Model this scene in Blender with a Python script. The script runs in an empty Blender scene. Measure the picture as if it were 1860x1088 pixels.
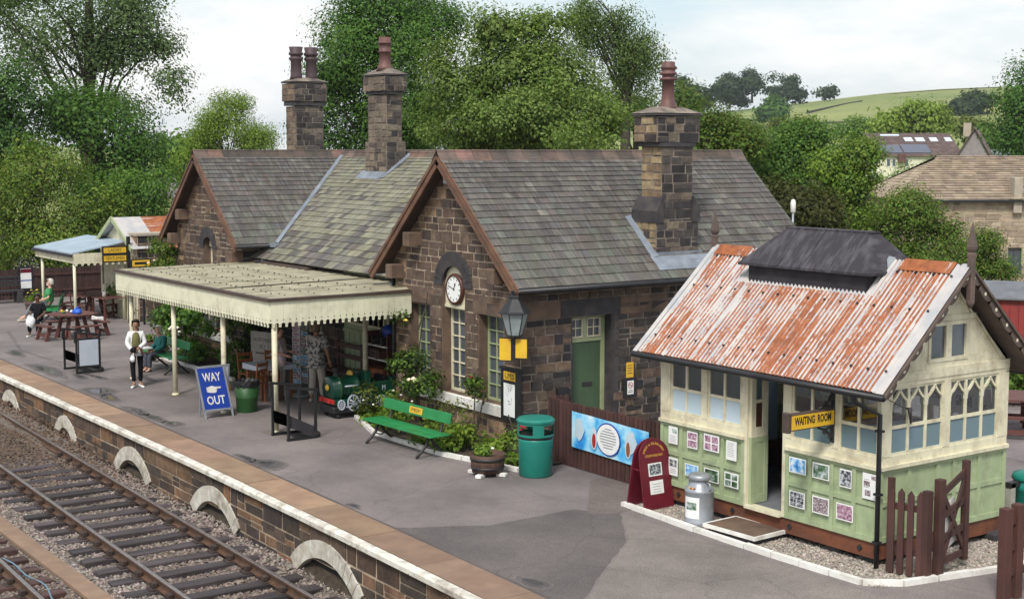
import bpy, bmesh, math, random
import numpy as np
from mathutils import Matrix, Vector
R = math.radians
SC = bpy.context.scene
C = SC.collection
rng = random.Random(7)
nrg = np.random.default_rng(11)

# ---------------------------------------------------------------- mesh builder
class MB:
    def __init__(self, m=None):
        self.v = []; self.f = []; self.mi = []; self.t = []; self.sm = []
        self.m = m or Matrix.Identity(4); self.tint = (1, 1, 1); self.k = 0; self.smooth = False
    def vert(self, p):
        q = self.m @ Vector(p); self.v.append((q.x, q.y, q.z)); return len(self.v) - 1
    def face(self, ids, mi=None):
        self.f.append(tuple(ids)); self.mi.append(self.k if mi is None else mi); self.t.append(self.tint); self.sm.append(self.smooth)
    def poly(self, pts, mi=None):
        self.face([self.vert(p) for p in pts], mi)
    def box(self, a, b, mi=None, bevel=0):
        x0, y0, z0 = [min(p, q) for p, q in zip(a, b)]; x1, y1, z1 = [max(p, q) for p, q in zip(a, b)]
        if bevel:
            c = bevel
            ring = lambda z, i: [(x0 + i, y0, z), (x1 - i, y0, z), (x1, y0 + i, z), (x1, y1 - i, z), (x1 - i, y1, z), (x0 + i, y1, z), (x0, y1 - i, z), (x0, y0 + i, z)]
            def inset(z):
                return [(x0 + c, y0 + c, z), (x1 - c, y0 + c, z), (x1 - c, y0 + c, z), (x1 - c, y1 - c, z), (x1 - c, y1 - c, z), (x0 + c, y1 - c, z), (x0 + c, y1 - c, z), (x0 + c, y0 + c, z)]
            self.loft([ring(z0 + c, c), ring(z1 - c, c)], True, False, mi)
            self.poly([(x0 + c, y0 + c, z1), (x1 - c, y0 + c, z1), (x1 - c, y1 - c, z1), (x0 + c, y1 - c, z1)], mi)
            r = ring(z1 - c, c); t = inset(z1)
            for i in range(8):
                j = (i + 1) % 8
                self.poly([r[i], r[j], t[j], t[i]] if t[i] != t[j] else [r[i], r[j], t[i]], mi)
            self.poly(ring(z0 + c, c)[::-1], mi)
            return
        i = [self.vert(p) for p in ((x0, y0, z0), (x1, y0, z0), (x1, y1, z0), (x0, y1, z0), (x0, y0, z1), (x1, y0, z1), (x1, y1, z1), (x0, y1, z1))]
        for q in ((0, 3, 2, 1), (4, 5, 6, 7), (0, 1, 5, 4), (1, 2, 6, 5), (2, 3, 7, 6), (3, 0, 4, 7)):
            self.face([i[k] for k in q], mi)
    def bar(self, p, q, w, h, mi=None, up=(0, 0, 1)):
        p = Vector(p); q = Vector(q); d = (q - p).normalized(); up = Vector(up)
        s = d.cross(up)
        if s.length < 1e-4: s = d.cross(Vector((0, 1, 0)))
        s.normalize(); u = s.cross(d)
        s *= w / 2; u *= h / 2
        i = [self.vert(c) for c in (p - s - u, p + s - u, p + s + u, p - s + u, q - s - u, q + s - u, q + s + u, q - s + u)]
        for k in ((0, 3, 2, 1)[::-1], (4, 5, 6, 7)[::-1], (0, 1, 5, 4)[::-1], (1, 2, 6, 5)[::-1], (2, 3, 7, 6)[::-1], (3, 0, 4, 7)[::-1]):
            self.face([i[a] for a in k], mi)
    def loft(self, rings, closed=True, caps=True, mi=None):
        ids = [[self.vert(p) for p in r] for r in rings]; n = len(ids[0])
        for a, b in zip(ids, ids[1:]):
            for i in range(n if closed else n - 1):
                j = (i + 1) % n; self.face([a[i], a[j], b[j], b[i]], mi)
        if caps and closed:
            self.face(ids[0][::-1], mi); self.face(ids[-1], mi)
    def tube(self, pts, r, n=8, mi=None, caps=True):
        pts = [Vector(p) for p in pts]; rs = r if isinstance(r, (list, tuple)) else [r] * len(pts)
        rings = []; prev = None
        for i, p in enumerate(pts):
            d = (pts[min(i + 1, len(pts) - 1)] - pts[max(i - 1, 0)]).normalized()
            s = prev - d * prev.dot(d) if prev is not None else d.cross(Vector((0, 0, 1)) if abs(d.z) < .9 else Vector((1, 0, 0)))
            s.normalize(); prev = s; t = d.cross(s)
            rings.append([p + (s * math.cos(a) + t * math.sin(a)) * rs[i] for a in [2 * math.pi * k / n for k in range(n)]])
        o = self.smooth; self.smooth = n > 5; self.loft(rings, True, caps, mi); self.smooth = o
    def lathe(self, prof, n=16, c=(0, 0, 0), mi=None, caps=True, sq=False):
        a0 = math.pi / 4 if sq else 0
        rings = [[(c[0] + r * math.cos(a0 + 2 * math.pi * k / n), c[1] + r * math.sin(a0 + 2 * math.pi * k / n), c[2] + z) for k in range(n)] for r, z in prof]
        o = self.smooth; self.smooth = n > 8; self.loft(rings, True, caps, mi); self.smooth = o
    def prism(self, pts, vec, mi=None):
        v = Vector(vec); a = [Vector(p) for p in pts]; b = [p + v for p in a]
        ia = [self.vert(p) for p in a]; ib = [self.vert(p) for p in b]; n = len(a)
        self.face(ia[::-1], mi); self.face(ib, mi)
        for i in range(n):
            j = (i + 1) % n; self.face([ia[i], ia[j], ib[j], ib[i]], mi)
    def ball(self, c, r, n=10, mi=None):
        r = (r, r, r) if not isinstance(r, (tuple, list)) else r
        k = max(4, n // 2 + 1)
        rings = [[(c[0] + r[0] * math.sin(t) * math.cos(2 * math.pi * i / n), c[1] + r[1] * math.sin(t) * math.sin(2 * math.pi * i / n), c[2] - r[2] * math.cos(t)) for i in range(n)] for t in [math.pi * (j + .02) / (k + .04) for j in range(k + 1)]]
        o = self.smooth; self.smooth = True; self.loft(rings, True, True, mi); self.smooth = o
    def disc(self, c, r, nrm, n=12, mi=None):
        nrm = Vector(nrm).normalized(); s = nrm.orthogonal().normalized(); t = nrm.cross(s); c = Vector(c)
        self.poly([c + (s * math.cos(2 * math.pi * i / n) + t * math.sin(2 * math.pi * i / n)) * r for i in range(n)], mi)
    def text(self, s, M, size=1, mi=None, ext=.003, w=None, align='CENTER', bold=.0):
        """lettering as solid raised letters in the local XY plane of M"""
        cu = bpy.data.curves.new('t', 'FONT'); cu.body = s; cu.size = size; cu.align_x = align; cu.align_y = 'CENTER'
        cu.extrude = ext; cu.resolution_u = 2; cu.offset = bold
        ob = bpy.data.objects.new('t', cu); C.objects.link(ob)
        dg = bpy.context.evaluated_depsgraph_get(); me = ob.evaluated_get(dg).to_mesh()
        sx = 1
        if w and len(me.vertices):
            xs = [v.co.x for v in me.vertices]; sx = w / max(1e-6, max(xs) - min(xs))
        o = self.m; self.m = self.m @ M
        ids = [self.vert((v.co.x * sx, v.co.y, v.co.z)) for v in me.vertices]
        for p in me.polygons: self.face([ids[i] for i in p.vertices], mi)
        self.m = o
        ob.evaluated_get(dg).to_mesh_clear(); bpy.data.objects.remove(ob); bpy.data.curves.remove(cu)
    def obj(self, name, mats, parent=None, loc=None, rz=0):
        me = bpy.data.meshes.new(name); me.from_pydata(self.v, [], self.f)
        mats = mats if isinstance(mats, (list, tuple)) else [mats]
        for m in mats: me.materials.append(m)
        me.polygons.foreach_set('material_index', self.mi); me.polygons.foreach_set('use_smooth', self.sm)
        a = me.attributes.new('tint', 'FLOAT_COLOR', 'FACE')
        a.data.foreach_set('color', np.array([(*t, 1) for t in self.t], dtype=np.float32).ravel())
        me.update()
        o = bpy.data.objects.new(name, me); C.objects.link(o)
        if parent is not None: o.parent = parent
        if loc is not None: o.location = loc
        if rz: o.rotation_euler = (0, 0, rz)
        return o

def tag(o, label=None, cat=None, group=None, kind=None):
    if label: o['label'] = label
    if cat: o['category'] = cat
    if group: o['group'] = group
    if kind: o['kind'] = kind
    return o
def thing(name, label, cat, loc=(0, 0, 0), rz=0, group=None):
    o = bpy.data.objects.new(name, None); C.objects.link(o); o.location = loc; o.rotation_euler = (0, 0, rz); o.empty_display_size = .2
    return tag(o, label, cat, group)
def copy_thing(o, loc=None, rz=None, label=None, group=None, parent=None):
    c = o.copy(); C.objects.link(c)
    if parent is not None: c.parent = parent
    for ch in [q for q in bpy.data.objects if q.parent == o]: copy_thing(ch, parent=c)
    if loc is not None: c.location = loc
    if rz is not None: c.rotation_euler = (0, 0, rz)
    if label: c['label'] = label
    if group: c['group'] = group
    return c
def frame(o, u, w):
    """local X along u, local Y along w, Z = X x Y, origin o"""
    u = Vector(u).normalized(); w = Vector(w).normalized(); n = u.cross(w)
    return Matrix(((u.x, w.x, n.x, o[0]), (u.y, w.y, n.y, o[1]), (u.z, w.z, n.z, o[2]), (0, 0, 0, 1)))

# ---------------------------------------------------------------- materials
def new_mat(name):
    m = bpy.data.materials.new(name); m.use_nodes = True; nt = m.node_tree; nt.nodes.clear()
    return m, nt
def N(nt, t, **k):
    n = nt.nodes.new(t)
    for a, b in k.items():
        if a.startswith('i_'): n.inputs[a[2:].replace('_', ' ')].default_value = b
        else: setattr(n, a, b)
    return n
def L(nt, a, b): nt.links.new(a, b)
def ramp(nt, src, stops, interp='LINEAR'):
    r = N(nt, 'ShaderNodeValToRGB'); r.color_ramp.interpolation = interp; e = r.color_ramp.elements
    while len(e) < len(stops): e.new(.5)
    for q, (p, c) in zip(e, stops): q.position = p; q.color = (*c, 1) if len(c) == 3 else c
    L(nt, src, r.inputs[0]); return r
def mixc(nt, f, a, b, mode='MIX'):
    m = N(nt, 'ShaderNodeMix', data_type='RGBA', blend_type=mode)
    for s, v in ((m.inputs['Factor'], f), (m.inputs['A'], a), (m.inputs['B'], b)):
        if hasattr(v, 'node'): L(nt, v, s)
        else: s.default_value = v if not isinstance(v, tuple) or len(v) == 4 else (*v, 1)
    return m.outputs['Result']
def noise(nt, vec, scale, detail=3, rough=.55):
    n = N(nt, 'ShaderNodeTexNoise', i_Scale=scale, i_Detail=detail, i_Roughness=rough); L(nt, vec, n.inputs['Vector']); return n
def pos(nt, sc=None):
    g = N(nt, 'ShaderNodeNewGeometry')
    if sc is None: return g.outputs['Position']
    m = N(nt, 'ShaderNodeMapping'); m.inputs['Scale'].default_value = sc; L(nt, g.outputs['Position'], m.inputs['Vector']); return m.outputs[0]
def mat(name, col, col2=None, scale=4, amt=1.0, rough=.6, bump=0, bscale=40, tint=False, metal=0, spec=.4, stretch=None, lo=.35, hi=.65, dirt=None, dscale=1.2):
    m, nt = new_mat(name)
    out = N(nt, 'ShaderNodeOutputMaterial'); p = N(nt, 'ShaderNodeBsdfPrincipled'); L(nt, p.outputs[0], out.inputs[0])
    p.inputs['Roughness'].default_value = rough; p.inputs['Metallic'].default_value = metal; p.inputs['Specular IOR Level'].default_value = spec
    v = pos(nt, stretch)
    c = (*col, 1)
    if col2 is not None:
        n = noise(nt, v, scale, 4); r = ramp(nt, n.outputs['Fac'], [(lo, (0, 0, 0)), (hi, (amt,) * 3)])
        c = mixc(nt, r.outputs[0], c, (*col2, 1))
    if dirt is not None:
        n = noise(nt, pos(nt), dscale, 6, .65); r = ramp(nt, n.outputs['Fac'], [(.48, (0, 0, 0)), (.72, (1, 1, 1))])
        c = mixc(nt, r.outputs[0], c, (*dirt, 1))
    if tint:
        a = N(nt, 'ShaderNodeAttribute', attribute_name='tint'); c = mixc(nt, 1.0, c, a.outputs['Color'], 'MULTIPLY')
    if hasattr(c, 'node'): L(nt, c, p.inputs['Base Color'])
    else: p.inputs['Base Color'].default_value = c
    if bump:
        n = noise(nt, pos(nt), bscale, 4); b = N(nt, 'ShaderNodeBump', i_Strength=bump, i_Distance=.02); L(nt, n.outputs['Fac'], b.inputs['Height']); L(nt, b.outputs[0], p.inputs['Normal'])
    return m
W1 = (1, 1, 1)
MT = {}
MT['stone'] = mat('squared_sandstone', (1, 1, 1), (.55, .5, .48), 9, .8, .85, .6, 45, tint=True, dirt=(.35, .32, .32), dscale=2.2)
MT['mortar'] = mat('lime_mortar', (.46, .36, .26), (.28, .21, .155), 5, .9, .9, .4, 60)
MT['mortar_dark'] = mat('sooty_mortar', (.26, .21, .17), (.09, .075, .065), 3, 1, .9, .4, 60)
MT['dressed'] = mat('dressed_stone', (.17, .11, .075), (.09, .06, .045), 3, 1, .85, .3, 50)
MT['black_stone'] = mat('soot_blackened_stone', (.030, .028, .032), (.065, .056, .055), 4, 1, .8, .3, 50)
MT['slate'] = mat('roof_slate', (1.12, 1.12, 1.12), (.6, .58, .58), 1.6, 1, .66, .35, 60, tint=True, stretch=(1.1, 10, 1.1), dirt=(.6, .56, .5), dscale=1.4)
MT['slate_mid'] = mat('mossy_roof_slate', (1.12, 1.12, 1.1), (.6, .57, .58), 1.6, 1, .66, .35, 60, tint=True, stretch=(10, 1.1, 1.1), dirt=(.66, .62, .52), dscale=1.4)
MT['ridge'] = mat('terracotta_ridge', (.165, .115, .092), (.085, .07, .06), 3, 1, .8, .3, 40, tint=True)
MT['lead'] = mat('lead_flashing', (.25, .28, .325), (.16, .18, .21), 3, 1, .45, .1, 20)
MT['cream'] = mat('cream_paint', (.70, .655, .48), (.58, .535, .38), 5, .8, .55, .12, 30, dirt=(.40, .345, .24), dscale=3.2, stretch=(2, 2, .5))
MT['cream_pale'] = mat('pale_cream_paint', (.74, .72, .54), (.64, .62, .45), 2.5, .7, .5, .06, 30, dirt=(.52, .49, .36), dscale=2.4)
MT['green'] = mat('sage_green_paint', (.36, .425, .25), (.30, .365, .21), 5, .9, .55, .12, 30, dirt=(.235, .275, .165), dscale=3.2, stretch=(2, 2, .5))
MT['doorgreen'] = mat('dull_green_paint', (.06, .105, .055), (.05, .085, .045), 3, 1, .5, .05, 30)
MT['framegreen'] = mat('pale_green_paint', (.36, .40, .22), (.28, .32, .18), 3, 1, .5)
MT['bench'] = mat('bright_green_paint', (.02, .22, .065), (.015, .17, .05), 3, 1, .4)
MT['bargewood'] = mat('brown_bargeboard', (.17, .085, .05), (.10, .052, .034), 3, 1, .6, .15, 40)
MT['brown'] = mat('dark_brown_paint', (.085, .055, .043), (.055, .038, .032), 3, 1, .6)
MT['fence'] = mat('brown_fence_stain', (.075, .032, .026), (.05, .023, .019), 3, 1, .65, .1, 40, tint=True)
MT['red_beam'] = mat('rusty_red_beam', (.20, .068, .03), (.115, .04, .022), 3, 1, .65, .2, 30, dirt=(.06, .035, .028))
MT['black'] = mat('black_paint', (.012, .012, .014), (.02, .02, .022), 5, 1, .45)
MT['black_matt'] = mat('black_bitumen', (.022, .02, .024), (.04, .036, .042), 4, 1, .8, .3, 30)
MT['vent'] = mat('weathered_bitumen_felt', (.034, .03, .036), (.15, .14, .155), 5, .55, .8, .4, 30, stretch=(2.2, .7, .7), lo=.45, hi=.75)
MT['dark'] = mat('dark_void_shade', (.018, .015, .013), None, rough=.9)
MT['white'] = mat('white_paint', (.80, .78, .74), (.66, .63, .58), 4, .8, .6, .1, 30, dirt=(.48, .44, .38), dscale=2.6)
MT['whitewash'] = mat('weathered_whitewash', (.62, .59, .52), (.40, .36, .29), 6, .9, .8, .3, 30, dirt=(.17, .14, .10), dscale=2.5)
MT['paper'] = mat('paper', (.78, .78, .76), (.7, .7, .69), 8, .6, .6)
MT['tar_bolt'] = MT['black']
MT['coping'] = mat('sandstone_coping', (.30, .20, .135), (.225, .15, .105), 2.2, 1, .85, .2, 30, tint=True, dirt=(.24, .15, .105), dscale=1.1)
MT['bark'] = mat('bark', (.07, .055, .042), (.035, .028, .022), 8, 1, .9, .6, 25)
MT['iron'] = mat('cast_iron', (.018, .018, .02), (.035, .03, .028), 8, 1, .5)
MT['rust_rail'] = mat('rusty_rail_side', (.11, .058, .034), (.065, .036, .024), 6, 1, .8, .2, 50)
MT['chair'] = mat('dark_rusty_iron', (.06, .036, .026), (.03, .022, .02), 8, 1, .85)
MT['rail_top'] = mat('worn_rail_head', (.34, .30, .29), (.24, .20, .19), 12, 1, .33, metal=.75)
MT['sleeper'] = mat('creosoted_timber', (.08, .062, .062), (.034, .025, .025), 7, 1, .7, .6, 25, tint=True, stretch=(1, .12, 1))
MT['ballast_base'] = mat('ballast_bed', (.19, .155, .13), (.10, .08, .066), 22, 1, .95, 1, 60, dirt=(.07, .05, .04), dscale=.5)
MT['ballast'] = mat('ballast_stone', (1, 1, 1), (.75, .72, .7), 30, 1, .9, 0, tint=True)
MT['gravel'] = mat('pale_gravel', (1, 1, 1), (.75, .72, .7), 30, 1, .9, 0, tint=True)
MT['terracotta'] = mat('terracotta_pot', (.145, .065, .055), (.095, .05, .046), 5, 1, .55, .1, 20)
MT['grey_pot'] = mat('purple_grey_pot', (.075, .045, .05), (.055, .036, .04), 5, 1, .6)
MT['steel'] = mat('galvanised_steel', (.42, .44, .46), (.30, .32, .34), 5, 1, .45, metal=.55)
MT['alu'] = mat('silver_paint', (.36, .38, .41), (.27, .29, .325), 4, .8, .38, metal=.35)
MT['binGreen'] = mat('teal_bin_plastic', (.015, .20, .155), (.012, .165, .13), 4, 1, .38)
MT['dkgreen'] = mat('dark_green_metal', (.022, .085, .02), (.016, .06, .016), 4, 1, .5)
MT['locogreen'] = mat('gloss_green_fibreglass', (.004, .045, .026), (.004, .035, .02), 4, 1, .22)
MT['maroon'] = mat('maroon_paint', (.14, .012, .024), (.11, .010, .02), 4, 1, .4)
MT['gold'] = mat('gold_lettering', (.62, .38, .06), rough=.5)
MT['yellow'] = mat('sign_yellow', (.72, .44, .03), (.62, .37, .03), 4, 1, .5)
MT['blue'] = mat('sign_blue', (.012, .05, .34), (.012, .045, .29), 4, 1, .4)
MT['red'] = mat('signal_red', (.42, .02, .02), (.33, .02, .02), 4, 1, .5)
MT['orange'] = mat('varnished_wood', (.30, .10, .035), (.22, .07, .025), 4, 1, .45, stretch=(1, 1, .3))
MT['picnic'] = mat('red_brown_timber', (.125, .045, .035), (.09, .034, .028), 4, 1, .6, .1, 30)
MT['barrel'] = mat('oak_barrel', (.10, .052, .035), (.055, .030, .022), 5, 1, .7, .3, 30, stretch=(6, 6, .6))
MT['leather'] = mat('brown_leather', (.075, .032, .018), (.045, .02, .013), 5, 1, .5)
MT['skin'] = mat('skin_pale', (.55, .32, .23), (.48, .27, .2), 12, .6, .55)
MT['skin_tan'] = mat('skin_tan', (.33, .175, .11), (.28, .145, .09), 12, .6, .55)
MT['skin_dark'] = mat('skin_brown', (.12, .06, .04), (.1, .05, .033), 12, .6, .55)
MT['hair_dark'] = mat('dark_hair', (.014, .010, .008), (.03, .022, .018), 30, 1, .5)
MT['hair_white'] = mat('white_hair', (.62, .59, .52), (.48, .44, .38), 30, 1, .6)
MT['hair_grey'] = mat('grey_brown_hair', (.20, .12, .08), (.12, .075, .05), 30, 1, .6)
MT['blackcloth'] = mat('black_cloth', (.006, .006, .008), (.010, .010, .013), 8, 1, .85, spec=.15)
MT['trim'] = mat('faded_brown_trim', (.13, .092, .074), (.085, .062, .052), 5, 1, .65)
MT['edge_white'] = mat('worn_white_edge', (.70, .67, .60), (.52, .48, .41), 5, .9, .75, .3, 25, dirt=(.24, .20, .155), dscale=3.4)
MT['navy'] = mat('slate_blue_denim', (.07, .075, .10), (.05, .055, .075), 8, 1, .85)
MT['whitecloth'] = mat('white_knit', (.74, .74, .74), (.62, .62, .64), 8, .8, .85)
MT['olive'] = mat('olive_top', (.15, .14, .05), (.12, .11, .04), 8, 1, .85)
MT['tealcloth'] = mat('teal_jacket', (.008, .17, .15), (.006, .12, .11), 6, 1, .6)
MT['greencloth'] = mat('green_polo', (.05, .25, .09), (.04, .2, .07), 6, 1, .8)
MT['greycloth'] = mat('grey_trousers', (.18, .19, .20), (.14, .15, .16), 6, 1, .85)
MT['khaki'] = mat('stone_trousers', (.40, .36, .31), (.33, .29, .25), 6, 1, .85)
MT['pattern'] = mat('leaf_print_shirt', (.40, .37, .34), (.05, .055, .065), 17, 1, .8, lo=.5, hi=.56)
MT['pinkcloth'] = mat('pale_pink_top', (.58, .47, .50), (.5, .4, .43), 6, 1, .8)
MT['shoe'] = mat('white_trainer', (.7, .7, .68), (.5, .52, .5), 12, 1, .6)
MT['wagonred'] = mat('weathered_red_paint', (.29, .035, .03), (.21, .035, .032), 3, 1, .6, dirt=(.13, .03, .03), dscale=1.5)
MT['greyroof'] = mat('grey_canvas_roof', (.155, .16, .175), (.11, .115, .13), 3, 1, .6)
MT['blueroof'] = mat('blue_grey_sheet_roof', (.42, .50, .58), (.34, .42, .50), 1.5, 1, .35)
MT['thatchstone'] = mat('stone_slab_roof', (1, 1, 1), (.7, .68, .66), 3, 1, .9, .4, 20, tint=True)
MT['pale_stone'] = mat('pale_rubble_stone', (1, 1, 1), (.75, .72, .7), 4, 1, .9, .4, 20, tint=True)
MT['pale_mortar'] = mat('pale_mortar', (.42, .36, .28), (.34, .29, .23), 4, 1, .9)
MT['render'] = mat('pebbledash_render', (.27, .235, .24), (.23, .2, .205), 3, 1, .9)
MT['tile_brown'] = mat('brown_roof_tile', (.15, .095, .085), (.115, .075, .07), 6, 1, .8)
MT['solar'] = mat('solar_panel', (.10, .11, .15), (.075, .085, .12), 8, 1, .3)
MT['skyglass'] = mat('rooflight_glass', (.55, .62, .7), None, rough=.2)
MT['soil_and_void'] = mat('planting_soil_and_void_shade', (.035, .025, .018), (.06, .045, .03), 8, 1, .95, .6, 40)
MT['oldboard'] = mat('weathered_notice', (.36, .34, .30), (.26, .24, .21), 5, 1, .8)
MT['lblue'] = mat('pale_blue_panel', (.52, .62, .68), (.46, .57, .63), 2, 1, .5)
MT['mahogany'] = mat('dark_red_wood', (.085, .028, .018), (.06, .02, .014), 4, 1, .45)
MT['carpet'] = mat('grey_carpet', (.16, .17, .185), (.12, .13, .14), 8, 1, .95)
MT['tiles_blue'] = mat('inner_blue_wall', (.42, .56, .64), (.37, .50, .58), 2, 1, .7)
MT['bloom_white'] = mat('white_petals', (.75, .72, .62), None, rough=.7)
MT['bloom_red'] = mat('crimson_petals', (.30, .012, .02), (.2, .01, .02), 30, 1, .7)
MT['bloom_cream'] = mat('cream_rose_petals', (.80, .62, .38), (.78, .7, .55), 30, 1, .7)
MT['bloom_yellow'] = mat('yellow_petals', (.7, .55, .08), None, rough=.7)
MT['bloom_pink'] = mat('pink_petals', (.62, .28, .28), (.7, .42, .4), 30, 1, .7)
MT['bluebag'] = mat('bright_blue_bag', (.015, .10, .50), None, rough=.5)
MT['chalk'] = mat('grey_panel', (.47, .51, .58), (.42, .46, .53), 3, 1, .5)
MT['clockface'] = mat('clock_enamel', (.78, .78, .76), None, rough=.3)
MT['screen_dim'] = mat('dim_blue_panel', (.15, .215, .26), (.14, .21, .22), 2, 1, .25)
MT['lampglass'] = mat('frosted_lamp_glass', (.30, .34, .34), (.24, .27, .27), 4, 1, .25)

def m_glass(name='window_glass', tint=(.80, .86, .88), refl=.5):
    m, nt = new_mat(name); out = N(nt, 'ShaderNodeOutputMaterial')
    t = N(nt, 'ShaderNodeBsdfTransparent'); t.inputs[0].default_value = (*tint, 1)
    g = N(nt, 'ShaderNodeBsdfGlossy'); g.inputs['Roughness'].default_value = .04; g.inputs['Color'].default_value = (.9, .95, 1, 1)
    fr = N(nt, 'ShaderNodeFresnel', i_IOR=1.5)
    mx = N(nt, 'ShaderNodeMath', operation='MULTIPLY_ADD'); mx.inputs[1].default_value = 1; mx.inputs[2].default_value = refl * .2; L(nt, fr.outputs[0], mx.inputs[0])
    s = N(nt, 'ShaderNodeMixShader'); L(nt, mx.outputs[0], s.inputs[0]); L(nt, t.outputs[0], s.inputs[1]); L(nt, g.outputs[0], s.inputs[2]); L(nt, s.outputs[0], out.inputs[0])
    return m
MT['glass'] = m_glass()
MT['glass_dark'] = mat('dark_window_glass', (.055, .068, .08), (.09, .105, .12), 1.5, 1, .08, spec=.9)

def m_leaf(name='leaf'):
    m, nt = new_mat(name); out = N(nt, 'ShaderNodeOutputMaterial')
    a = N(nt, 'ShaderNodeAttribute', attribute_name='tint')
    p = N(nt, 'ShaderNodeBsdfPrincipled'); p.inputs['Roughness'].default_value = .55; p.inputs['Specular IOR Level'].default_value = .22; L(nt, a.outputs['Color'], p.inputs['Base Color'])
    t = N(nt, 'ShaderNodeBsdfTranslucent'); c = mixc(nt, 1.0, a.outputs['Color'], (1.25, 1.35, .55, 1), 'MULTIPLY'); L(nt, c, t.inputs[0])
    s = N(nt, 'ShaderNodeMixShader'); s.inputs[0].default_value = .36; L(nt, p.outputs[0], s.inputs[1]); L(nt, t.outputs[0], s.inputs[2]); L(nt, s.outputs[0], out.inputs[0])
    return m
MT['leaf'] = m_leaf()

def m_tarmac():
    m, nt = new_mat('worn_tarmac'); out = N(nt, 'ShaderNodeOutputMaterial'); p = N(nt, 'ShaderNodeBsdfPrincipled'); L(nt, p.outputs[0], out.inputs[0])
    v = pos(nt); big = noise(nt, v, .55, 5, .6); fine = noise(nt, v, 42, 5, .75); mid = noise(nt, v, 6, 5, .65)
    a = N(nt, 'ShaderNodeAttribute', attribute_name='tint')
    c = mixc(nt, ramp(nt, big.outputs['Fac'], [(.35, (0, 0, 0)), (.65, (1, 1, 1))]).outputs[0], (.74, .73, .74, 1), (1.22, 1.19, 1.16, 1))
    c = mixc(nt, ramp(nt, mid.outputs['Fac'], [(.3, (0, 0, 0)), (.7, (1, 1, 1))]).outputs[0], c, mixc(nt, 1., c, (.86, .85, .85, 1), 'MULTIPLY'))
    c = mixc(nt, .95, c, ramp(nt, fine.outputs['Fac'], [(.3, (.5, .5, .5)), (.7, (1.5, 1.48, 1.45))]).outputs[0], 'MULTIPLY')
    vo = N(nt, 'ShaderNodeTexVoronoi', feature='DISTANCE_TO_EDGE', i_Scale=.38); wv = noise(nt, v, 1.5, 4); mv = mixc(nt, .35, v, wv.outputs['Color'], 'ADD'); L(nt, mv, vo.inputs['Vector'])
    cr = ramp(nt, vo.outputs['Distance'], [(0, (.6, .6, .6)), (.009, (1, 1, 1))])
    c = mixc(nt, .5, c, cr.outputs[0], 'MULTIPLY')
    c = mixc(nt, 1., c, a.outputs['Color'], 'MULTIPLY'); L(nt, c, p.inputs['Base Color'])
    p.inputs['Roughness'].default_value = .88
    b = N(nt, 'ShaderNodeBump', i_Strength=.35, i_Distance=.01); L(nt, fine.outputs['Fac'], b.inputs['Height']); L(nt, b.outputs[0], p.inputs['Normal'])
    return m
MT['tarmac'] = m_tarmac()
def m_puddle():
    m, nt = new_mat('wet_tarmac'); out = N(nt, 'ShaderNodeOutputMaterial'); p = N(nt, 'ShaderNodeBsdfPrincipled'); L(nt, p.outputs[0], out.inputs[0])
    n = noise(nt, pos(nt), 3, 4); c = ramp(nt, n.outputs['Fac'], [(.4, (.075, .072, .078)), (.7, (.12, .11, .11))]); L(nt, c.outputs[0], p.inputs['Base Color'])
    r = ramp(nt, n.outputs['Fac'], [(.5, (.07, .07, .07)), (.75, (.4, .4, .4))]); L(nt, r.outputs[0], p.inputs['Roughness'])
    return m
MT['puddle'] = m_puddle()
def m_rust():
    m, nt = new_mat('rusty_corrugated_iron'); out = N(nt, 'ShaderNodeOutputMaterial'); p = N(nt, 'ShaderNodeBsdfPrincipled'); L(nt, p.outputs[0], out.inputs[0])
    v1 = pos(nt, (16, 1.1, 1.1)); v2 = pos(nt, (1.5, .6, .6)); v3 = pos(nt, (46, 16, 16))
    a = noise(nt, v1, 1, 4, .6); b = noise(nt, v2, 1, 3); d = noise(nt, v3, 1, 3)
    s = N(nt, 'ShaderNodeMath', operation='MULTIPLY_ADD'); L(nt, b.outputs['Fac'], s.inputs[0]); s.inputs[1].default_value = .75; L(nt, a.outputs['Fac'], s.inputs[2])
    s2 = N(nt, 'ShaderNodeMath', operation='MULTIPLY_ADD'); L(nt, d.outputs['Fac'], s2.inputs[0]); s2.inputs[1].default_value = .42; L(nt, s.outputs[0], s2.inputs[2])
    t = N(nt, 'ShaderNodeAttribute', attribute_name='tint'); sp = N(nt, 'ShaderNodeSeparateColor'); L(nt, t.outputs['Color'], sp.inputs[0])
    s3 = N(nt, 'ShaderNodeMath', operation='ADD'); L(nt, s2.outputs[0], s3.inputs[0]); L(nt, sp.outputs[0], s3.inputs[1])
    k = ramp(nt, s3.outputs[0], [(.0, (0, 0, 0)), (.985, (0, 0, 0)), (1.0, (1, 1, 1))])
    s3b = N(nt, 'ShaderNodeMath', operation='MULTIPLY'); s3b.inputs[1].default_value = .5; L(nt, s3.outputs[0], s3b.inputs[0])
    k = ramp(nt, s3b.outputs[0], [(.490, (0, 0, 0)), (.515, (.92, .92, .92)), (.57, (1, 1, 1))])
    rc = ramp(nt, noise(nt, pos(nt), 7, 5, .7).outputs['Fac'], [(.3, (.16, .045, .018)), (.55, (.31, .09, .024)), (.75, (.38, .14, .05))])
    wc = ramp(nt, noise(nt, pos(nt), 3, 4).outputs['Fac'], [(.35, (.36, .36, .375)), (.6, (.48, .445, .42))])
    c = mixc(nt, k.outputs[0], wc.outputs[0], rc.outputs[0]); L(nt, c, p.inputs['Base Color']); p.inputs['Roughness'].default_value = .7
    return m
MT['rust'] = m_rust()
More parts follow.
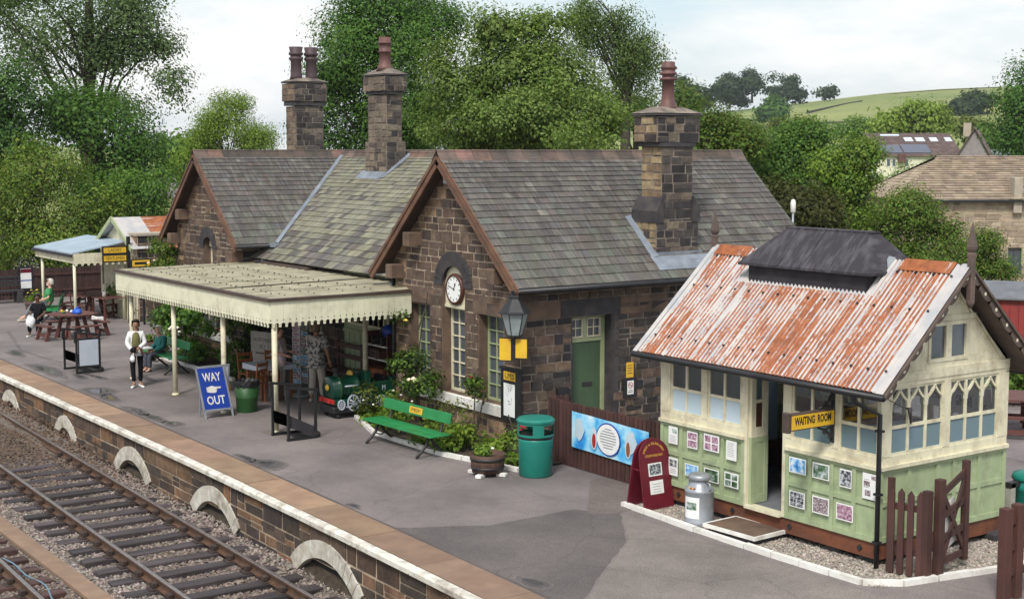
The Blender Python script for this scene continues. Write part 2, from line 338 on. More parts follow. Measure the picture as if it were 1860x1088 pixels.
def m_photo(name, cols, sc=11):
    m, nt = new_mat(name); out = N(nt, 'ShaderNodeOutputMaterial'); p = N(nt, 'ShaderNodeBsdfPrincipled'); L(nt, p.outputs[0], out.inputs[0])
    n = noise(nt, pos(nt), sc, 3, .5); n2 = len(cols); r = ramp(nt, n.outputs['Fac'], [(.32 + .36 * i / (n2 - 1), c) for i, c in enumerate(cols)]); L(nt, r.outputs[0], p.inputs['Base Color']); p.inputs['Roughness'].default_value = .4
    return m
MT['ph_green'] = m_photo('green_landscape_print', [(.02, .03, .02), (.05, .12, .05), (.18, .25, .2), (.5, .55, .55)])
MT['ph_dark'] = m_photo('monochrome_print', [(.015, .015, .02), (.06, .07, .08), (.3, .32, .34), (.6, .62, .64)], 26)
MT['ph_mauve'] = m_photo('mauve_print', [(.1, .04, .09), (.28, .14, .22), (.42, .25, .32), (.6, .5, .5)], 24)
MT['ph_blue'] = m_photo('blue_print', [(.03, .15, .4), (.10, .35, .65), (.35, .55, .75), (.7, .75, .8)], 12)
MT['ph_mixed'] = m_photo('crowd_print', [(.03, .03, .04), (.2, .13, .13), (.35, .32, .35), (.6, .5, .5)], 40)
MT['text_grey'] = mat('printed_text', (.30, .30, .32), rough=.6)
MT['banner'] = m_photo('blue_banner_print', [(.02, .22, .66), (.07, .42, .78), (.35, .68, .86), (.68, .82, .88)], 2.4)
# ---------------------------------------------------------------- masonry and slates
def clip(sub, poly):
    out = sub
    for i in range(len(poly)):
        a = poly[i]; b = poly[(i + 1) % len(poly)]; inp = out; out = []
        if not inp: return []
        side = lambda p: (b[0] - a[0]) * (p[1] - a[1]) - (b[1] - a[1]) * (p[0] - a[0])
        for j in range(len(inp)):
            p = inp[j]; q = inp[(j + 1) % len(inp)]; sp = side(p); sq = side(q)
            if sp >= 0: out.append(p)
            if sp * sq < 0:
                t = sp / (sp - sq); out.append((p[0] + (q[0] - p[0]) * t, p[1] + (q[1] - p[1]) * t))
    return out
def pick(cols, r, j=.12):
    c = r.choices([q[0] for q in cols], [q[1] for q in cols])[0]; k = 1 + r.uniform(-j, j)
    return tuple(max(0, x * k * (1 + r.uniform(-.04, .04))) for x in c)
BROWN = [((.150, .105, .078), 4), ((.118, .084, .065), 4), ((.085, .065, .055), 3), ((.205, .148, .104), 2.4), ((.132, .090, .070), 3)]
BUFF = [((.36, .25, .155), 3), ((.30, .20, .125), 3), ((.24, .16, .105), 2), ((.16, .105, .075), 1)]
SOOT = [((.052, .044, .043), 5), ((.034, .031, .033), 4), ((.09, .072, .064), 4), ((.15, .11, .08), 2), ((.068, .056, .052), 4)]
PLATW = [((.20, .125, .075), 3), ((.10, .065, .045), 4), ((.07, .052, .042), 4), ((.22, .125, .065), 1.4), ((.12, .085, .062), 3)]
PALE = [((.40, .32, .22), 3), ((.33, .26, .18), 3), ((.46, .37, .26), 2), ((.26, .2, .14), 1)]
def masonry(mb, M, poly, holes=(), ch=(.12, .24), wr=(.16, .44), cols=BROWN, seed=1, proud=.017, gap=.011, colf=None, base=True):
    r = random.Random(seed); o = mb.m; mb.m = o @ M
    us = [p[0] for p in poly]; zs = [p[1] for p in poly]; u0, u1, z0, z1 = min(us), max(us), min(zs), max(zs)
    if base:
        cu = sorted({u0, u1, *[h[0] for h in holes], *[h[1] for h in holes]}); cz = sorted({z0, z1, *[h[2] for h in holes], *[h[3] for h in holes]})
        mb.tint = W1
        for a, b in zip(cu, cu[1:]):
            for c, d in zip(cz, cz[1:]):
                if any(h[0] <= (a + b) / 2 <= h[1] and h[2] <= (c + d) / 2 <= h[3] for h in holes): continue
                p = clip([(a, c), (b, c), (b, d), (a, d)], poly)
                if len(p) > 2: mb.poly([(x, y, 0) for x, y in p], 1)
    br = sorted({z0, z1, *[h[2] for h in holes if z0 < h[2] < z1], *[h[3] for h in holes if z0 < h[3] < z1]})
    rows = []
    for a, b in zip(br, br[1:]):
        z = a
        while b - z > ch[0] * .5:
            h = r.uniform(*ch)
            if b - z - h < ch[0]: h = b - z if b - z < ch[1] * 1.25 else (b - z) / 2
            rows.append((z, z + h)); z += h
    for a, b in rows:
        segs = [(u0, u1)]
        for h in holes:
            if h[2] < b - .001 and h[3] > a + .001:
                segs = [s for q in segs for s in ((q[0], min(q[1], h[0])), (max(q[0], h[1]), q[1])) if s[1] - s[0] > .04]
        for s, e in segs:
            u = s - r.uniform(0, .15) if s == u0 else s
            while u < e - .02:
                w = r.uniform(*wr) * (.7 + .6 * (b - a) / ch[1])
                if e - u - w < wr[0] * .6: w = e - u
                cells = [(max(u, s), u + w, a, b)]
                if b - a > .19 and r.random() < .3: m = a + (b - a) * r.uniform(.4, .6); cells = [(max(u, s), u + w, a, m), (max(u, s), u + w, m, b)]
                elif r.random() < .12 and w > .3: m = u + w * r.uniform(.4, .6); cells = [(max(u, s), m, a, b), (m, u + w, a, b)]
                for c in cells:
                    g = gap * r.uniform(.7, 1.5); j = lambda: r.uniform(-.005, .005)
                    q = [(c[0] + g + j(), c[2] + g + j()), (c[1] - g + j(), c[2] + g + j()), (c[1] - g + j(), c[3] - g + j()), (c[0] + g + j(), c[3] - g + j())]
                    q = clip(q, poly)
                    if len(q) < 3: continue
                    uu = (c[0] + c[1]) / 2; zz = (c[2] + c[3]) / 2
                    mb.tint = pick(colf(uu, zz, r) if colf else cols, r)
                    d = proud * r.uniform(.5, 1.5); cx = sum(p[0] for p in q) / len(q); cz_ = sum(p[1] for p in q) / len(q)
                    k = 1 - .012 / max(.06, (b - a))
                    ids0 = [mb.vert((x, y, -.01)) for x, y in q]; ids1 = [mb.vert((cx + (x - cx) * k, cz_ + (y - cz_) * k, d + r.uniform(-.005, .005))) for x, y in q]; n = len(q)
                    mb.face(ids1, 0)
                    for i in range(n): mb.face([ids0[i], ids0[(i + 1) % n], ids1[(i + 1) % n], ids1[i]], 0)
                u += w
    mb.tint = W1; mb.m = o
PURPLE = [((.120, .106, .096), 5), ((.10, .09, .084), 4), ((.138, .127, .106), 3), ((.124, .124, .102), 1.8), ((.140, .110, .100), 2), ((.108, .107, .106), 3), ((.19, .178, .15), 1.2), ((.122, .135, .118), .7), ((.075, .068, .07), 1.5)]
MOSSY = [((.25, .243, .168), 5), ((.23, .222, .158), 4), ((.20, .187, .158), 4), ((.27, .262, .188), 3), ((.155, .14, .134), 2.6), ((.225, .223, .155), 3)]
def slates(mb, M, poly, cols=PURPLE, seed=3, big=.23, small=.115, wr=(.13, .28), colf=None, lift=.016):
    r = random.Random(seed); o = mb.m; mb.m = o @ M
    us = [p[0] for p in poly]; vs = [p[1] for p in poly]; u0, u1, v0, v1 = min(us), max(us), min(vs), max(vs)
    mb.tint = (.05, .045, .05); mb.poly([(x, y, -.004) for x, y in poly], 0)
    v = v0
    while v < v1 - .01:
        t = (v - v0) / (v1 - v0); h = big + (small - big) * t; top = min(v + h, v1)
        u = u0 - r.uniform(0, .3)
        while u < u1:
            w = r.uniform(*wr) * (1.1 - .35 * t)
            q = clip([(u + .003, v), (u + w - .003, v + r.uniform(-.004, .004)), (u + w - .003, top), (u + .003, top)], poly)
            if len(q) > 2:
                cl_ = colf(u + w / 2, v, r) if colf else cols; mean = [sum(c[0][i] * c[1] for c in cl_) / sum(c[1] for c in cl_) for i in range(3)]; mb.tint = tuple(a * .6 + m_ * .4 for a, m_ in zip(pick(cl_, r, .2), mean))
                zf = lambda y: lift * (1 - (y - v) / h) + .002 + kz
                kz = r.uniform(0, .005)
                ids = [mb.vert((x, y, zf(y))) for x, y in q]; mb.face(ids, 0)
                low = [k for k, (x, y) in enumerate(q) if y < v + .008]
                if len(low) >= 2:
                    a, b = q[low[0]], q[low[1]]; mb.tint = tuple(c * .8 for c in mb.tint)
                    mb.face([mb.vert((a[0], a[1], -.004)), mb.vert((b[0], b[1], -.004)), ids[low[1]], ids[low[0]]], 0)
            u += w
        v += h
    mb.tint = W1; mb.m = o
def ridge_tiles(mb, p, q, slope, w=.17, seg=.42, seed=5, cols=None):
    """angled terracotta tiles with a roll, from p to q; slope = rise/run"""
    r = random.Random(seed); p = Vector(p); q = Vector(q); Ln = (q - p).length; n = max(1, round(Ln / seg)); d = (q - p) / n; s = d.normalized().cross(Vector((0, 0, 1))).normalized()
    for i in range(n):
        mb.tint = pick(cols or [((1, 1, 1), 3), ((.6, .62, .62), 3), ((1.35, 1.1, 1.05), 1.5), ((.8, .78, .76), 2)], r)
        a = p + d * i + d * .01; b = p + d * (i + 1) - d * .01; e = Vector((0, 0, r.uniform(-.004, .004)))
        prof = [s * -w + Vector((0, 0, -w * slope)), s * -.035 + Vector((0, 0, .012)), s * -.03 + Vector((0, 0, .05)), Vector((0, 0, .066)), s * .03 + Vector((0, 0, .05)), s * .035 + Vector((0, 0, .012)), s * w + Vector((0, 0, -w * slope))]
        mb.loft([[a + e + x for x in prof], [b + e + x for x in prof]], False, False, 0)
    mb.tint = W1
def ring_sector(mb, M, c, r0, r1, a0, a1, n, depth, mi=0, tints=None, gap=.0):
    o = mb.m; mb.m = o @ M
    for i in range(n):
        p = a0 + (a1 - a0) * i / n + gap; q = a0 + (a1 - a0) * (i + 1) / n - gap
        if tints: mb.tint = tints(i)
        k = 2
        pts = [(c[0] + r1 * math.cos(p + (q - p) * j / k), c[1] + r1 * math.sin(p + (q - p) * j / k), 0) for j in range(k + 1)] + [(c[0] + r0 * math.cos(q + (p - q) * j / k), c[1] + r0 * math.sin(q + (p - q) * j / k), 0) for j in range(k + 1)]
        mb.prism(pts, (0, 0, depth), mi)
    mb.tint = W1; mb.m = o

# ---------------------------------------------------------------- camera, world, sun
H = 5.55; F_PX = 2600.0; YAW = math.atan2(1840, math.hypot(F_PX, 272)); PIT = math.atan2(272, F_PX)
fh = Vector((-math.cos(YAW), math.sin(YAW), 0)); rt = Vector((math.sin(YAW), math.cos(YAW), 0)); up = Vector((0, 0, 1))
FW = fh * math.cos(PIT) - up * math.sin(PIT); UP = fh * math.sin(PIT) + up * math.cos(PIT)
cd = bpy.data.cameras.new('camera'); cam = bpy.data.objects.new('camera', cd); C.objects.link(cam)
cam.matrix_world = Matrix(((rt.x, UP.x, -FW.x, 0), (rt.y, UP.y, -FW.y, 0), (rt.z, UP.z, -FW.z, H), (0, 0, 0, 1)))
cd.sensor_width = 36; cd.lens = F_PX / 1860 * 36; cd.clip_end = 6000; cd.clip_start = .2
SC.camera = cam
def at(u, v, D):
    """world point seen D metres ahead in the direction (u, v) of the survey photograph"""
    return Vector((0, 0, H)) + (FW + rt * ((u - 930) / F_PX) - UP * ((v - 544) / F_PX)) * D
def size(px, D): return px * D / F_PX

SUN_DIR = Vector((.50, -.62, .95)).normalized()      # towards the sun
w = bpy.data.worlds.new('World'); SC.world = w; w.use_nodes = True; nt = w.node_tree; nt.nodes.clear()
out = N(nt, 'ShaderNodeOutputWorld'); bg = N(nt, 'ShaderNodeBackground', i_Strength=.118); L(nt, bg.outputs[0], out.inputs[0])
sky = N(nt, 'ShaderNodeTexSky', sky_type='NISHITA', sun_disc=False, sun_elevation=math.asin(SUN_DIR.z), sun_rotation=math.atan2(SUN_DIR.x, SUN_DIR.y), air_density=1.2, dust_density=1.5, altitude=150)
tc = N(nt, 'ShaderNodeTexCoord'); mp = N(nt, 'ShaderNodeMapping'); mp.inputs['Scale'].default_value = (1, 1, 3.2); L(nt, tc.outputs['Generated'], mp.inputs['Vector'])
n1 = noise(nt, mp.outputs[0], 3.6, 8, .6); n2 = noise(nt, mp.outputs[0], 1.1, 3)
ad = N(nt, 'ShaderNodeMath', operation='MULTIPLY_ADD'); L(nt, n2.outputs['Fac'], ad.inputs[0]); ad.inputs[1].default_value = .6; L(nt, n1.outputs['Fac'], ad.inputs[2])
cl = ramp(nt, ad.outputs[0], [(.62, (.45, .45, .45)), (.78, (.80, .80, .80)), (.98, (1, 1, 1))])
cc = ramp(nt, n1.outputs['Fac'], [(.36, (4.4, 5.5, 6.3)), (.47, (5.8, 6.25, 6.55)), (.60, (7.2, 7.2, 7.1))])
L(nt, mixc(nt, cl.outputs[0], sky.outputs[0], cc.outputs[0]), bg.inputs[0])
sl = bpy.data.lights.new('sun', 'SUN'); sl.energy = 2.7; sl.angle = R(13); sl.color = (1, .965, .91)
so = bpy.data.objects.new('sun', sl); C.objects.link(so); so.rotation_euler = SUN_DIR.to_track_quat('Z', 'Y').to_euler(); so.location = (0, 0, 60)
SC.view_settings.view_transform = 'Standard'; SC.view_settings.look = 'None'; SC.view_settings.exposure = 0.40; SC.view_settings.gamma = 1
SC.render.engine = 'CYCLES'; SC.cycles.use_denoising = True; SC.cycles.max_bounces = 6; SC.cycles.transparent_max_bounces = 8; SC.cycles.diffuse_bounces = 3; SC.cycles.glossy_bounces = 2
SC.cycles.sample_clamp_indirect = 6

# ---------------------------------------------------------------- ground, hill, platform, track
def interp(x, tab):
    if x <= tab[0][0]: return tab[0][1]
    for (a, b), (c, d) in zip(tab, tab[1:]):
        if x <= c: return b + (d - b) * (x - a) / (c - a)
    return tab[-1][1]
SKYLINE = [(-900, .02), (-200, .012), (0, .004), (250, .003), (420, .0), (1000, .0), (1200, .026), (1330, .027), (1450, .034), (1530, .0362), (1600, .0398), (1700, .0425), (1810, .0442), (2000, .046), (2600, .04), (3400, .03)]
def terrain(D, u):
    s = min(1, max(0, (D - 240) / 470)); s = s * s * (3 - 2 * s)
    e = interp(u, SKYLINE)
    return -.06 + s * (e * 700 + 4.5)
def m_ground():
    m, nt = new_mat('pasture_grass'); out = N(nt, 'ShaderNodeOutputMaterial'); p = N(nt, 'ShaderNodeBsdfPrincipled'); L(nt, p.outputs[0], out.inputs[0])
    a = noise(nt, pos(nt), .012, 3); b = noise(nt, pos(nt), .25, 5, .7)
    c = ramp(nt, a.outputs['Fac'], [(.4, (.145, .185, .045)), (.6, (.24, .255, .075))]); c = mixc(nt, .55, c.outputs[0], ramp(nt, b.outputs['Fac'], [(.3, (.6, .65, .6)), (.7, (1.2, 1.2, 1.2))]).outputs[0], 'MULTIPLY')
    L(nt, c, p.inputs['Base Color']); p.inputs['Roughness'].default_value = .95; return m
MT['ground'] = m_ground()
mb = MB(); mb.smooth = True
Ds = [8 * 1.13 ** k for k in range(28)] + [250, 300, 350, 400, 450, 500, 550, 600, 640, 680, 710, 760, 900, 1400, 2600]; Us = list(range(-2600, 4700, 100))
g = [[None] * len(Us) for _ in Ds]
for i, D in enumerate(Ds):
    for j, u in enumerate(Us):
        p = fh * D + rt * ((u - 930) / F_PX * D)
        z = terrain(D, u)
        if D > 760: z -= (D - 760) * .05
        if p.y < 11 + .2 * D and D < 300: z = -1.2
        g[i][j] = mb.vert((p.x, p.y, z))
for i in range(len(Ds) - 1):
    for j in range(len(Us) - 1): mb.face([g[i][j], g[i][j + 1], g[i + 1][j + 1], g[i + 1][j]])
tag(mb.obj('ground', MT['ground']), kind='structure')
mb = MB(); mb.poly([(-400, -60, -1.1), (60, -60, -1.1), (60, 9.97, -1.1), (-400, 9.97, -1.1)])
tag(mb.obj('track_bed_ground', MT['ballast_base']), kind='structure')

def plat_sheet(name, pts, z, tint, m='tarmac', rough=False):
    b = MB(); b.tint = tint; q = []
    if rough:
        rr = random.Random(len(pts))
        for (x, y), (x2, y2) in zip(pts, pts[1:] + pts[:1]):
            n = max(1, int(math.hypot(x2 - x, y2 - y) / .16)); q += [(x + (x2 - x) * i / n + rr.uniform(-.018, .018), y + (y2 - y) * i / n + rr.uniform(-.018, .018)) for i in range(n)]
    b.poly([(x, y, z) for x, y in (q or pts)]); return tag(b.obj(name, MT[m]), kind='structure')
def bend_y(x): return -.0013 * max(0, x + 28) ** 2
def bend(b, ox=0): b.v = [(x, y + bend_y(x - ox), z) for x, y, z in b.v]
TAR = (.182, .160, .156)
plat_sheet('platform', [(-75, 10.3), (-30, 10.3), (-16, 10.1), (-2, 9.9), (-2, 60), (-75, 60)], 0, TAR)
plat_sheet('platform_repair_patch', [(-18.0, 10.3), (-17.2, 11.7), (-17.25, 13.3), (-16.62, 13.72), (-15.4, 12.85), (-14.4, 11.6), (-13.3, 10.3), (-13.2, 10.05)], .004, tuple(c * .60 for c in TAR), rough=True)
plat_sheet('platform_path', [(-16.6, 13.74), (-15.36, 12.87), (-14.37, 11.62), (-13.25, 10.3), (-13.15, 10.05), (-9, 10.0), (-9, 13.8)], .004, tuple(c * 1.0 for c in (.196, .176, .162)))
plat_sheet('platform_gutter', [(-18.7, 14.95), (-18.6, 14.7), (-16.9, 13.3), (-16.66, 13.7), (-16.9, 15.2), (-18.4, 15.2)], .0052, (.145, .122, .112), rough=True)
XS_ = [-75, -50] + [-28 + 1.5 * i for i in range(14)]; plat_sheet('platform_dark_strip', [(x, 10.55 + bend_y(x)) for x in XS_] + [(x, 10.62 + bend_y(x) + .03 * math.sin(x * 2)) for x in XS_[::-1]], .005, (.085, .075, .072))
plat_sheet('car_park', [(-30, 22), (-3, 22), (-3, 50), (-40, 50)], .004, (.225, .195, .195))
# far dark resurfaced strip
plat_sheet('platform_crack', [(-44.6, 12.4), (-40.2, 11.5), (-38.0, 11.6), (-36.0, 11.9), (-36.0, 11.95), (-38.0, 11.68), (-40.2, 11.6), (-44.6, 12.52)], .004, (.135, .12, .117))
# puddles: a damp margin, a wetter middle and standing water
PUD = [(-36.1, 11.02, 1.3, .3), (-34.6, 11.35, .45, .14), (-35.1, 11.6, .6, .1), (-34.2, 11.7, .5, .1), (-32.2, 11.0, .8, .34), (-31.2, 10.9, .6, .2), (-29.3, 10.8, .7, .18), (-28.3, 10.82, .55, .18), (-27.5, 10.9, .42, .16), (-22.9, 10.88, .55, .24), (-23.6, 10.75, .4, .12), (-19.4, 10.72, .26, .07), (-14.55, 10.8, .4, .16), (-39.6, 11.25, .8, .2), (-33.3, 12.6, .5, .12)]
for nm, m_, kk, zz_, tn in (('damp_tarmac', 'tarmac', 1.0, .0062, tuple(c * .74 for c in TAR)), ('wet_tarmac', 'tarmac', .8, .0074, tuple(c * .5 for c in TAR)), ('puddles', 'puddle', .5, .0086, W1)):
    b = MB(); b.tint = tn; rr = random.Random(4)
    for cx, cy, rx, ry in PUD:
        n = 36; ph = rr.uniform(0, 6); e = rr.uniform(.1, .25); q = []
        for k in range(n):
            a = 2 * math.pi * k / n; f = 1 + e * math.sin(2 * a + ph) + .12 * math.sin(3 * a + 2 * ph) + .06 * math.sin(7 * a + ph)
            q.append((cx + rx * kk * f * math.cos(a), max(10.57 + bend_y(cx), cy + bend_y(cx) + ry * kk * f * math.sin(a)), zz_))
        b.poly(q)
    tag(b.obj(nm, MT[m_]), kind='structure')
# coping slabs: stone flags with a whitened nosing
b = MB(); rr = random.Random(9); x = -75.0
while x < -8:
    w_ = rr.uniform(1.5, 2.3); k = rr.uniform(.80, 1.14); b.tint = (k, k * rr.uniform(.94, 1.0), k * rr.uniform(.9, 1)); dz = rr.uniform(-.004, .003)
    b.box((x + .006, 9.925, -.14), (x + w_ - .006, 10.56, .012 + dz), 0)
    b.tint = W1; b.box((x + .004, 9.765, -.105), (x + w_ - .004, 9.925, .010 + dz), 1, .025); x += w_
bend(b); tag(b.obj('platform_coping_edge', [MT['coping'], MT['edge_white']]), kind='structure')
# retaining wall with whitewashed drain arches
wall = thing('platform_retaining_wall', 'long low stone retaining wall carrying the platform edge above the track', 'retaining wall', (-30, 9.85, -1.1))
arches = [(-36.0, -34.45), (-31.85, -30.3), (-28.0, -25.98), (-24.0, -21.85), (-19.85, -17.45), (-15.6, -13.2), (-40.4, -38.6)]
WX0 = -75
b = MB(Matrix.Translation((30, -9.85, 1.1)))
def pcol(u, z, r): return PLATW if z > .35 or r.random() < .6 else SOOT
masonry(b, frame((WX0, 9.86, -1.15), (1, 0, 0), (0, 0, 1)), [(0, 0), (67, 0), (67, 1.02), (0, 1.02)], [(a - WX0 + .2, c - WX0 - .2, 0, .52) for a, c in arches], (.14, .26), (.2, .55), seed=21, colf=pcol, proud=.016)
bend(b, 30); b.obj('wall', [MT['stone'], MT['mortar']], wall)
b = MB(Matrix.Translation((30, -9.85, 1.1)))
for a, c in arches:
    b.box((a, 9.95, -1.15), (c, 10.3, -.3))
bend(b, 30); b.obj('drain_shade_block', MT['dark'], wall)  # solid block behind each arch, darkness of the unlit hollow put into its colour
for a, c in arches:
    cx = (a + c) / 2; half = (c - a) / 2; rise = .50; Rr = (half * half + rise * rise) / (2 * rise); a0 = math.asin(half / Rr); b = MB(Matrix.Translation((30, -9.85, 1.1)))
    M_ = frame((cx, 9.955, -.27 - Rr), (1, 0, 0), (0, 0, 1)); rr = random.Random(int(cx * 7))
    ring_sector(b, M_, (0, 0), Rr - .27, Rr, math.pi / 2 + a0, math.pi / 2 - a0, 13, .14, 0, lambda i: W1, -.0035)
    bend(b, 30); ob = b.obj('arch_ring', MT['whitewash'], wall); b = MB(Matrix.Translation((30, -9.85, 1.1))); b.prism([(a + .1, 9.70, -1.05), (a + .1, 9.88, -.86), (a + .1, 9.949, -.76), (a + .1, 9.949, -1.05)], (c - a - .2, 0, 0)); bend(b, 30); b.obj('void_shade_infill', MT['soil_and_void'], wall)  # infill under each ring: shade of the arch void put into its colour
# ballast
def rock_field(name, pts, sizes, cols, m, kind='stuff'):
    n = len(pts); base = np.array([(1, 0, 0), (0, 1, 0), (-1, 0, 0), (0, -1, 0), (0, 0, 1)], dtype=float)
    ang = nrg.uniform(0, 6.28, n); s = sizes[:, None, None] * nrg.uniform(.6, 1.35, (n, 5, 1))
    ca, sa = np.cos(ang), np.sin(ang); bx = base[None] * s * np.array([1.2, .85, .75])
    v = np.empty((n, 5, 3)); v[:, :, 0] = bx[:, :, 0] * ca[:, None] - bx[:, :, 1] * sa[:, None]; v[:, :, 1] = bx[:, :, 0] * sa[:, None] + bx[:, :, 1] * ca[:, None]; v[:, :, 2] = bx[:, :, 2]
    tl = nrg.normal(0, .35, (n, 2)); v[:, :, 2] += v[:, :, 0] * tl[:, :1] + v[:, :, 1] * tl[:, 1:]
    v += pts[:, None, :]
    fi = np.array([(0, 1, 4), (1, 2, 4), (2, 3, 4), (3, 0, 4)]); f = (np.arange(n)[:, None, None] * 5 + fi[None]).reshape(-1, 3)
    me = bpy.data.meshes.new(name); me.vertices.add(n * 5); me.vertices.foreach_set('co', v.ravel()); me.loops.add(len(f) * 3); me.loops.foreach_set('vertex_index', f.ravel())
    me.polygons.add(len(f)); me.polygons.foreach_set('loop_start', np.arange(len(f)) * 3); me.polygons.foreach_set('loop_total', np.full(len(f), 3)); me.update(calc_edges=True)
    a = me.attributes.new('tint', 'FLOAT_COLOR', 'FACE'); cc = np.repeat(cols, 4, axis=0); a.data.foreach_set('color', np.concatenate([cc, np.ones((len(cc), 1))], 1).astype(np.float32).ravel())
    me.materials.append(m); me.validate(); o = bpy.data.objects.new(name, me); C.objects.link(o); return tag(o, kind=kind)
def zbal(x, y):
    z = np.full_like(x, -.985) + .10 * np.clip((-26 - x) / 7, 0, 1)
    z += .13 * np.clip((y - 9.45) / .4, 0, 1) * (1 + 1.4 * np.clip((-27 - x) / 6, 0, 1)) - .03 * np.sin(x * 2.1) * np.cos(y * 3)
    return z
XS = np.arange(-75, -8, .5); YS = np.concatenate([[-6, 2], np.arange(4.5, 9.96, .25)])
b = MB(); ids = [[b.vert((x, y, float(zbal(np.array([x]), np.array([y]))[0]) - .012)) for y in YS] for x in XS]
for i in range(len(XS) - 1):
    for j in range(len(YS) - 1): b.face([ids[i][j], ids[i + 1][j], ids[i + 1][j + 1], ids[i][j + 1]])
tag(b.obj('ballast_bed', MT['ballast_base']), kind='structure')
n = 80000; X = -14 - 34 * nrg.random(n) ** 1.35; Y = nrg.uniform(4.8, 9.86, n)
keep = np.ones(n, bool)
slab = (Y - (6.78 + (X + 24) * .0)) ; keep &= ~((Y > 6.60) & (Y < 6.94))
X, Y = X[keep], Y[keep]; n = len(X)
pt = np.stack([X, Y, zbal(X, Y) - .008], 1)
pale = np.array([.275, .23, .205]); brown = np.array([.12, .075, .05]); dk = np.array([.09, .068, .058]); tan = np.array([.19, .135, .095])
far = np.clip((-25.5 - X + nrg.normal(0, 1.2, n)) / 4.5, 0, 1); inner = (((Y > 7.85) & (Y < 9.1)) * .85 + (Y < 6.6) * .9)
cols = pale * (1 - far[:, None]) + brown * far[:, None]; mixk = np.clip(inner * nrg.uniform(.2, 1.0, n), 0, 1)[:, None]; cols = cols * (1 - mixk) + np.where(nrg.random((n, 1)) < .55, tan, dk) * mixk * (1 - .35 * far[:, None]) + 0
cols *= nrg.uniform(.45, 1.45, (n, 1)) * nrg.normal(1, .05, (n, 3)); cols = np.clip(cols, .01, 1)
rock_field('ballast_stones', pt, nrg.uniform(.018, .039, n), cols, MT['ballast'])
# rails
TA = -.027                                             # the track runs at a slight angle to the platform
def ty(y0, x): return y0 + (x + 24) * TA
def rail(y0, label, x0=-75, x1=-8):
    d = Vector((1, TA, 0)); c = (x0 + x1) / 2; t = thing('rail', label, 'rail', (c, ty(y0, c), -.92))
    P = [(-.065, 0), (.065, 0), (.065, .02), (.012, .035), (.010, .105), (.034, .115), (.034, .15), (-.034, .15), (-.034, .115), (-.010, .105), (-.012, .035), (-.065, .02)]
    b = MB(); h = (x1 - x0) / 2
    b.loft([[(-h, -h * TA + a, z) for a, z in P], [(h, h * TA + a, z) for a, z in P]][::-1]); b.obj('rail_body', MT['rust_rail'], t)
    b = MB(); b.box((-.001, 0, 0), (0, .0, 0)); b = MB(); Q = [(-.032, .1505), (.032, .1505), (.026, .156), (-.026, .156)]
    b.loft([[(-h, -h * TA + a, z) for a, z in Q], [(h, h * TA + a, z) for a, z in Q]][::-1]); b.obj('rail_head', MT['rail_top'], t); return t
rail(9.25, 'running rail nearest the platform wall'); rail(7.745, 'running rail between the platform track and the stone slab strip'); rail(6.02, 'worn rail of the second track, beyond the stone slab strip from the platform')
rr = random.Random(2)
def sleeper(x, y0, k, label, group, half=1.28):
    t = thing('sleeper', label, 'sleeper', (x, ty(y0, x), -.945), rr.uniform(-.02, .02), group)
    b = MB(); s = rr.uniform(.6, 1.2); b.tint = (s * k[0], s * k[1], s * k[2]); b.box((-.125, -half, -.09), (.125, half, rr.uniform(.008, .03)), 0, .012); b.obj('timber', MT['sleeper'], t)
    for yy in (-.7525, .7525):
        c = MB(); c.box((-.10, yy - .17, .0), (.10, yy + .17, .045), 0, .01); c.box((-.06, yy - .125, .045), (.06, yy - .038, .125), 0, .01); c.box((-.06, yy + .038, .045), (.06, yy + .125, .125), 0, .01); c.obj('rail_chair', MT['chair'], t)
x = -29.9
while x < -14:
    sleeper(x, 8.4975, (1, 1, 1.05), 'dark timber sleeper across the track beside the platform wall', 'sleepers of the platform track'); x += .66 + rr.uniform(-.02, .02)
x = -27.5
while x < -17:
    sleeper(x, 5.2675, (1.25, .8, .68), 'reddish timber sleeper of the second track, half buried in dark ballast', 'sleepers of the second track'); x += .68
b = MB(); x = -40
while x < -16:
    w_ = rr.uniform(1.0, 1.5); k = rr.uniform(.8, 1.05); b.tint = (k, k, k); b.box((x + .01, 6.62, -1.0), (x + w_ - .01, 6.93, -.925), 0, .012); x += w_
tag(b.obj('kerb_strip', MT['coping']), kind='structure')
b = MB(); b.tube([(x, 6.22 + .05 * math.sin(x * 1.7) + .03 * math.sin(x * 4.1) + (x + 22) * -.01, -.925 + .012 * math.sin(x * 5)) for x in np.arange(-29, -17, .25)], .013, 6)
tag(b.obj('blue_rope', mat('faded_blue_rope', (.16, .26, .34), (.12, .2, .27), 30, 1, .8)), 'faded blue rope lying on the dark ballast beside the stone slab strip', 'rope')
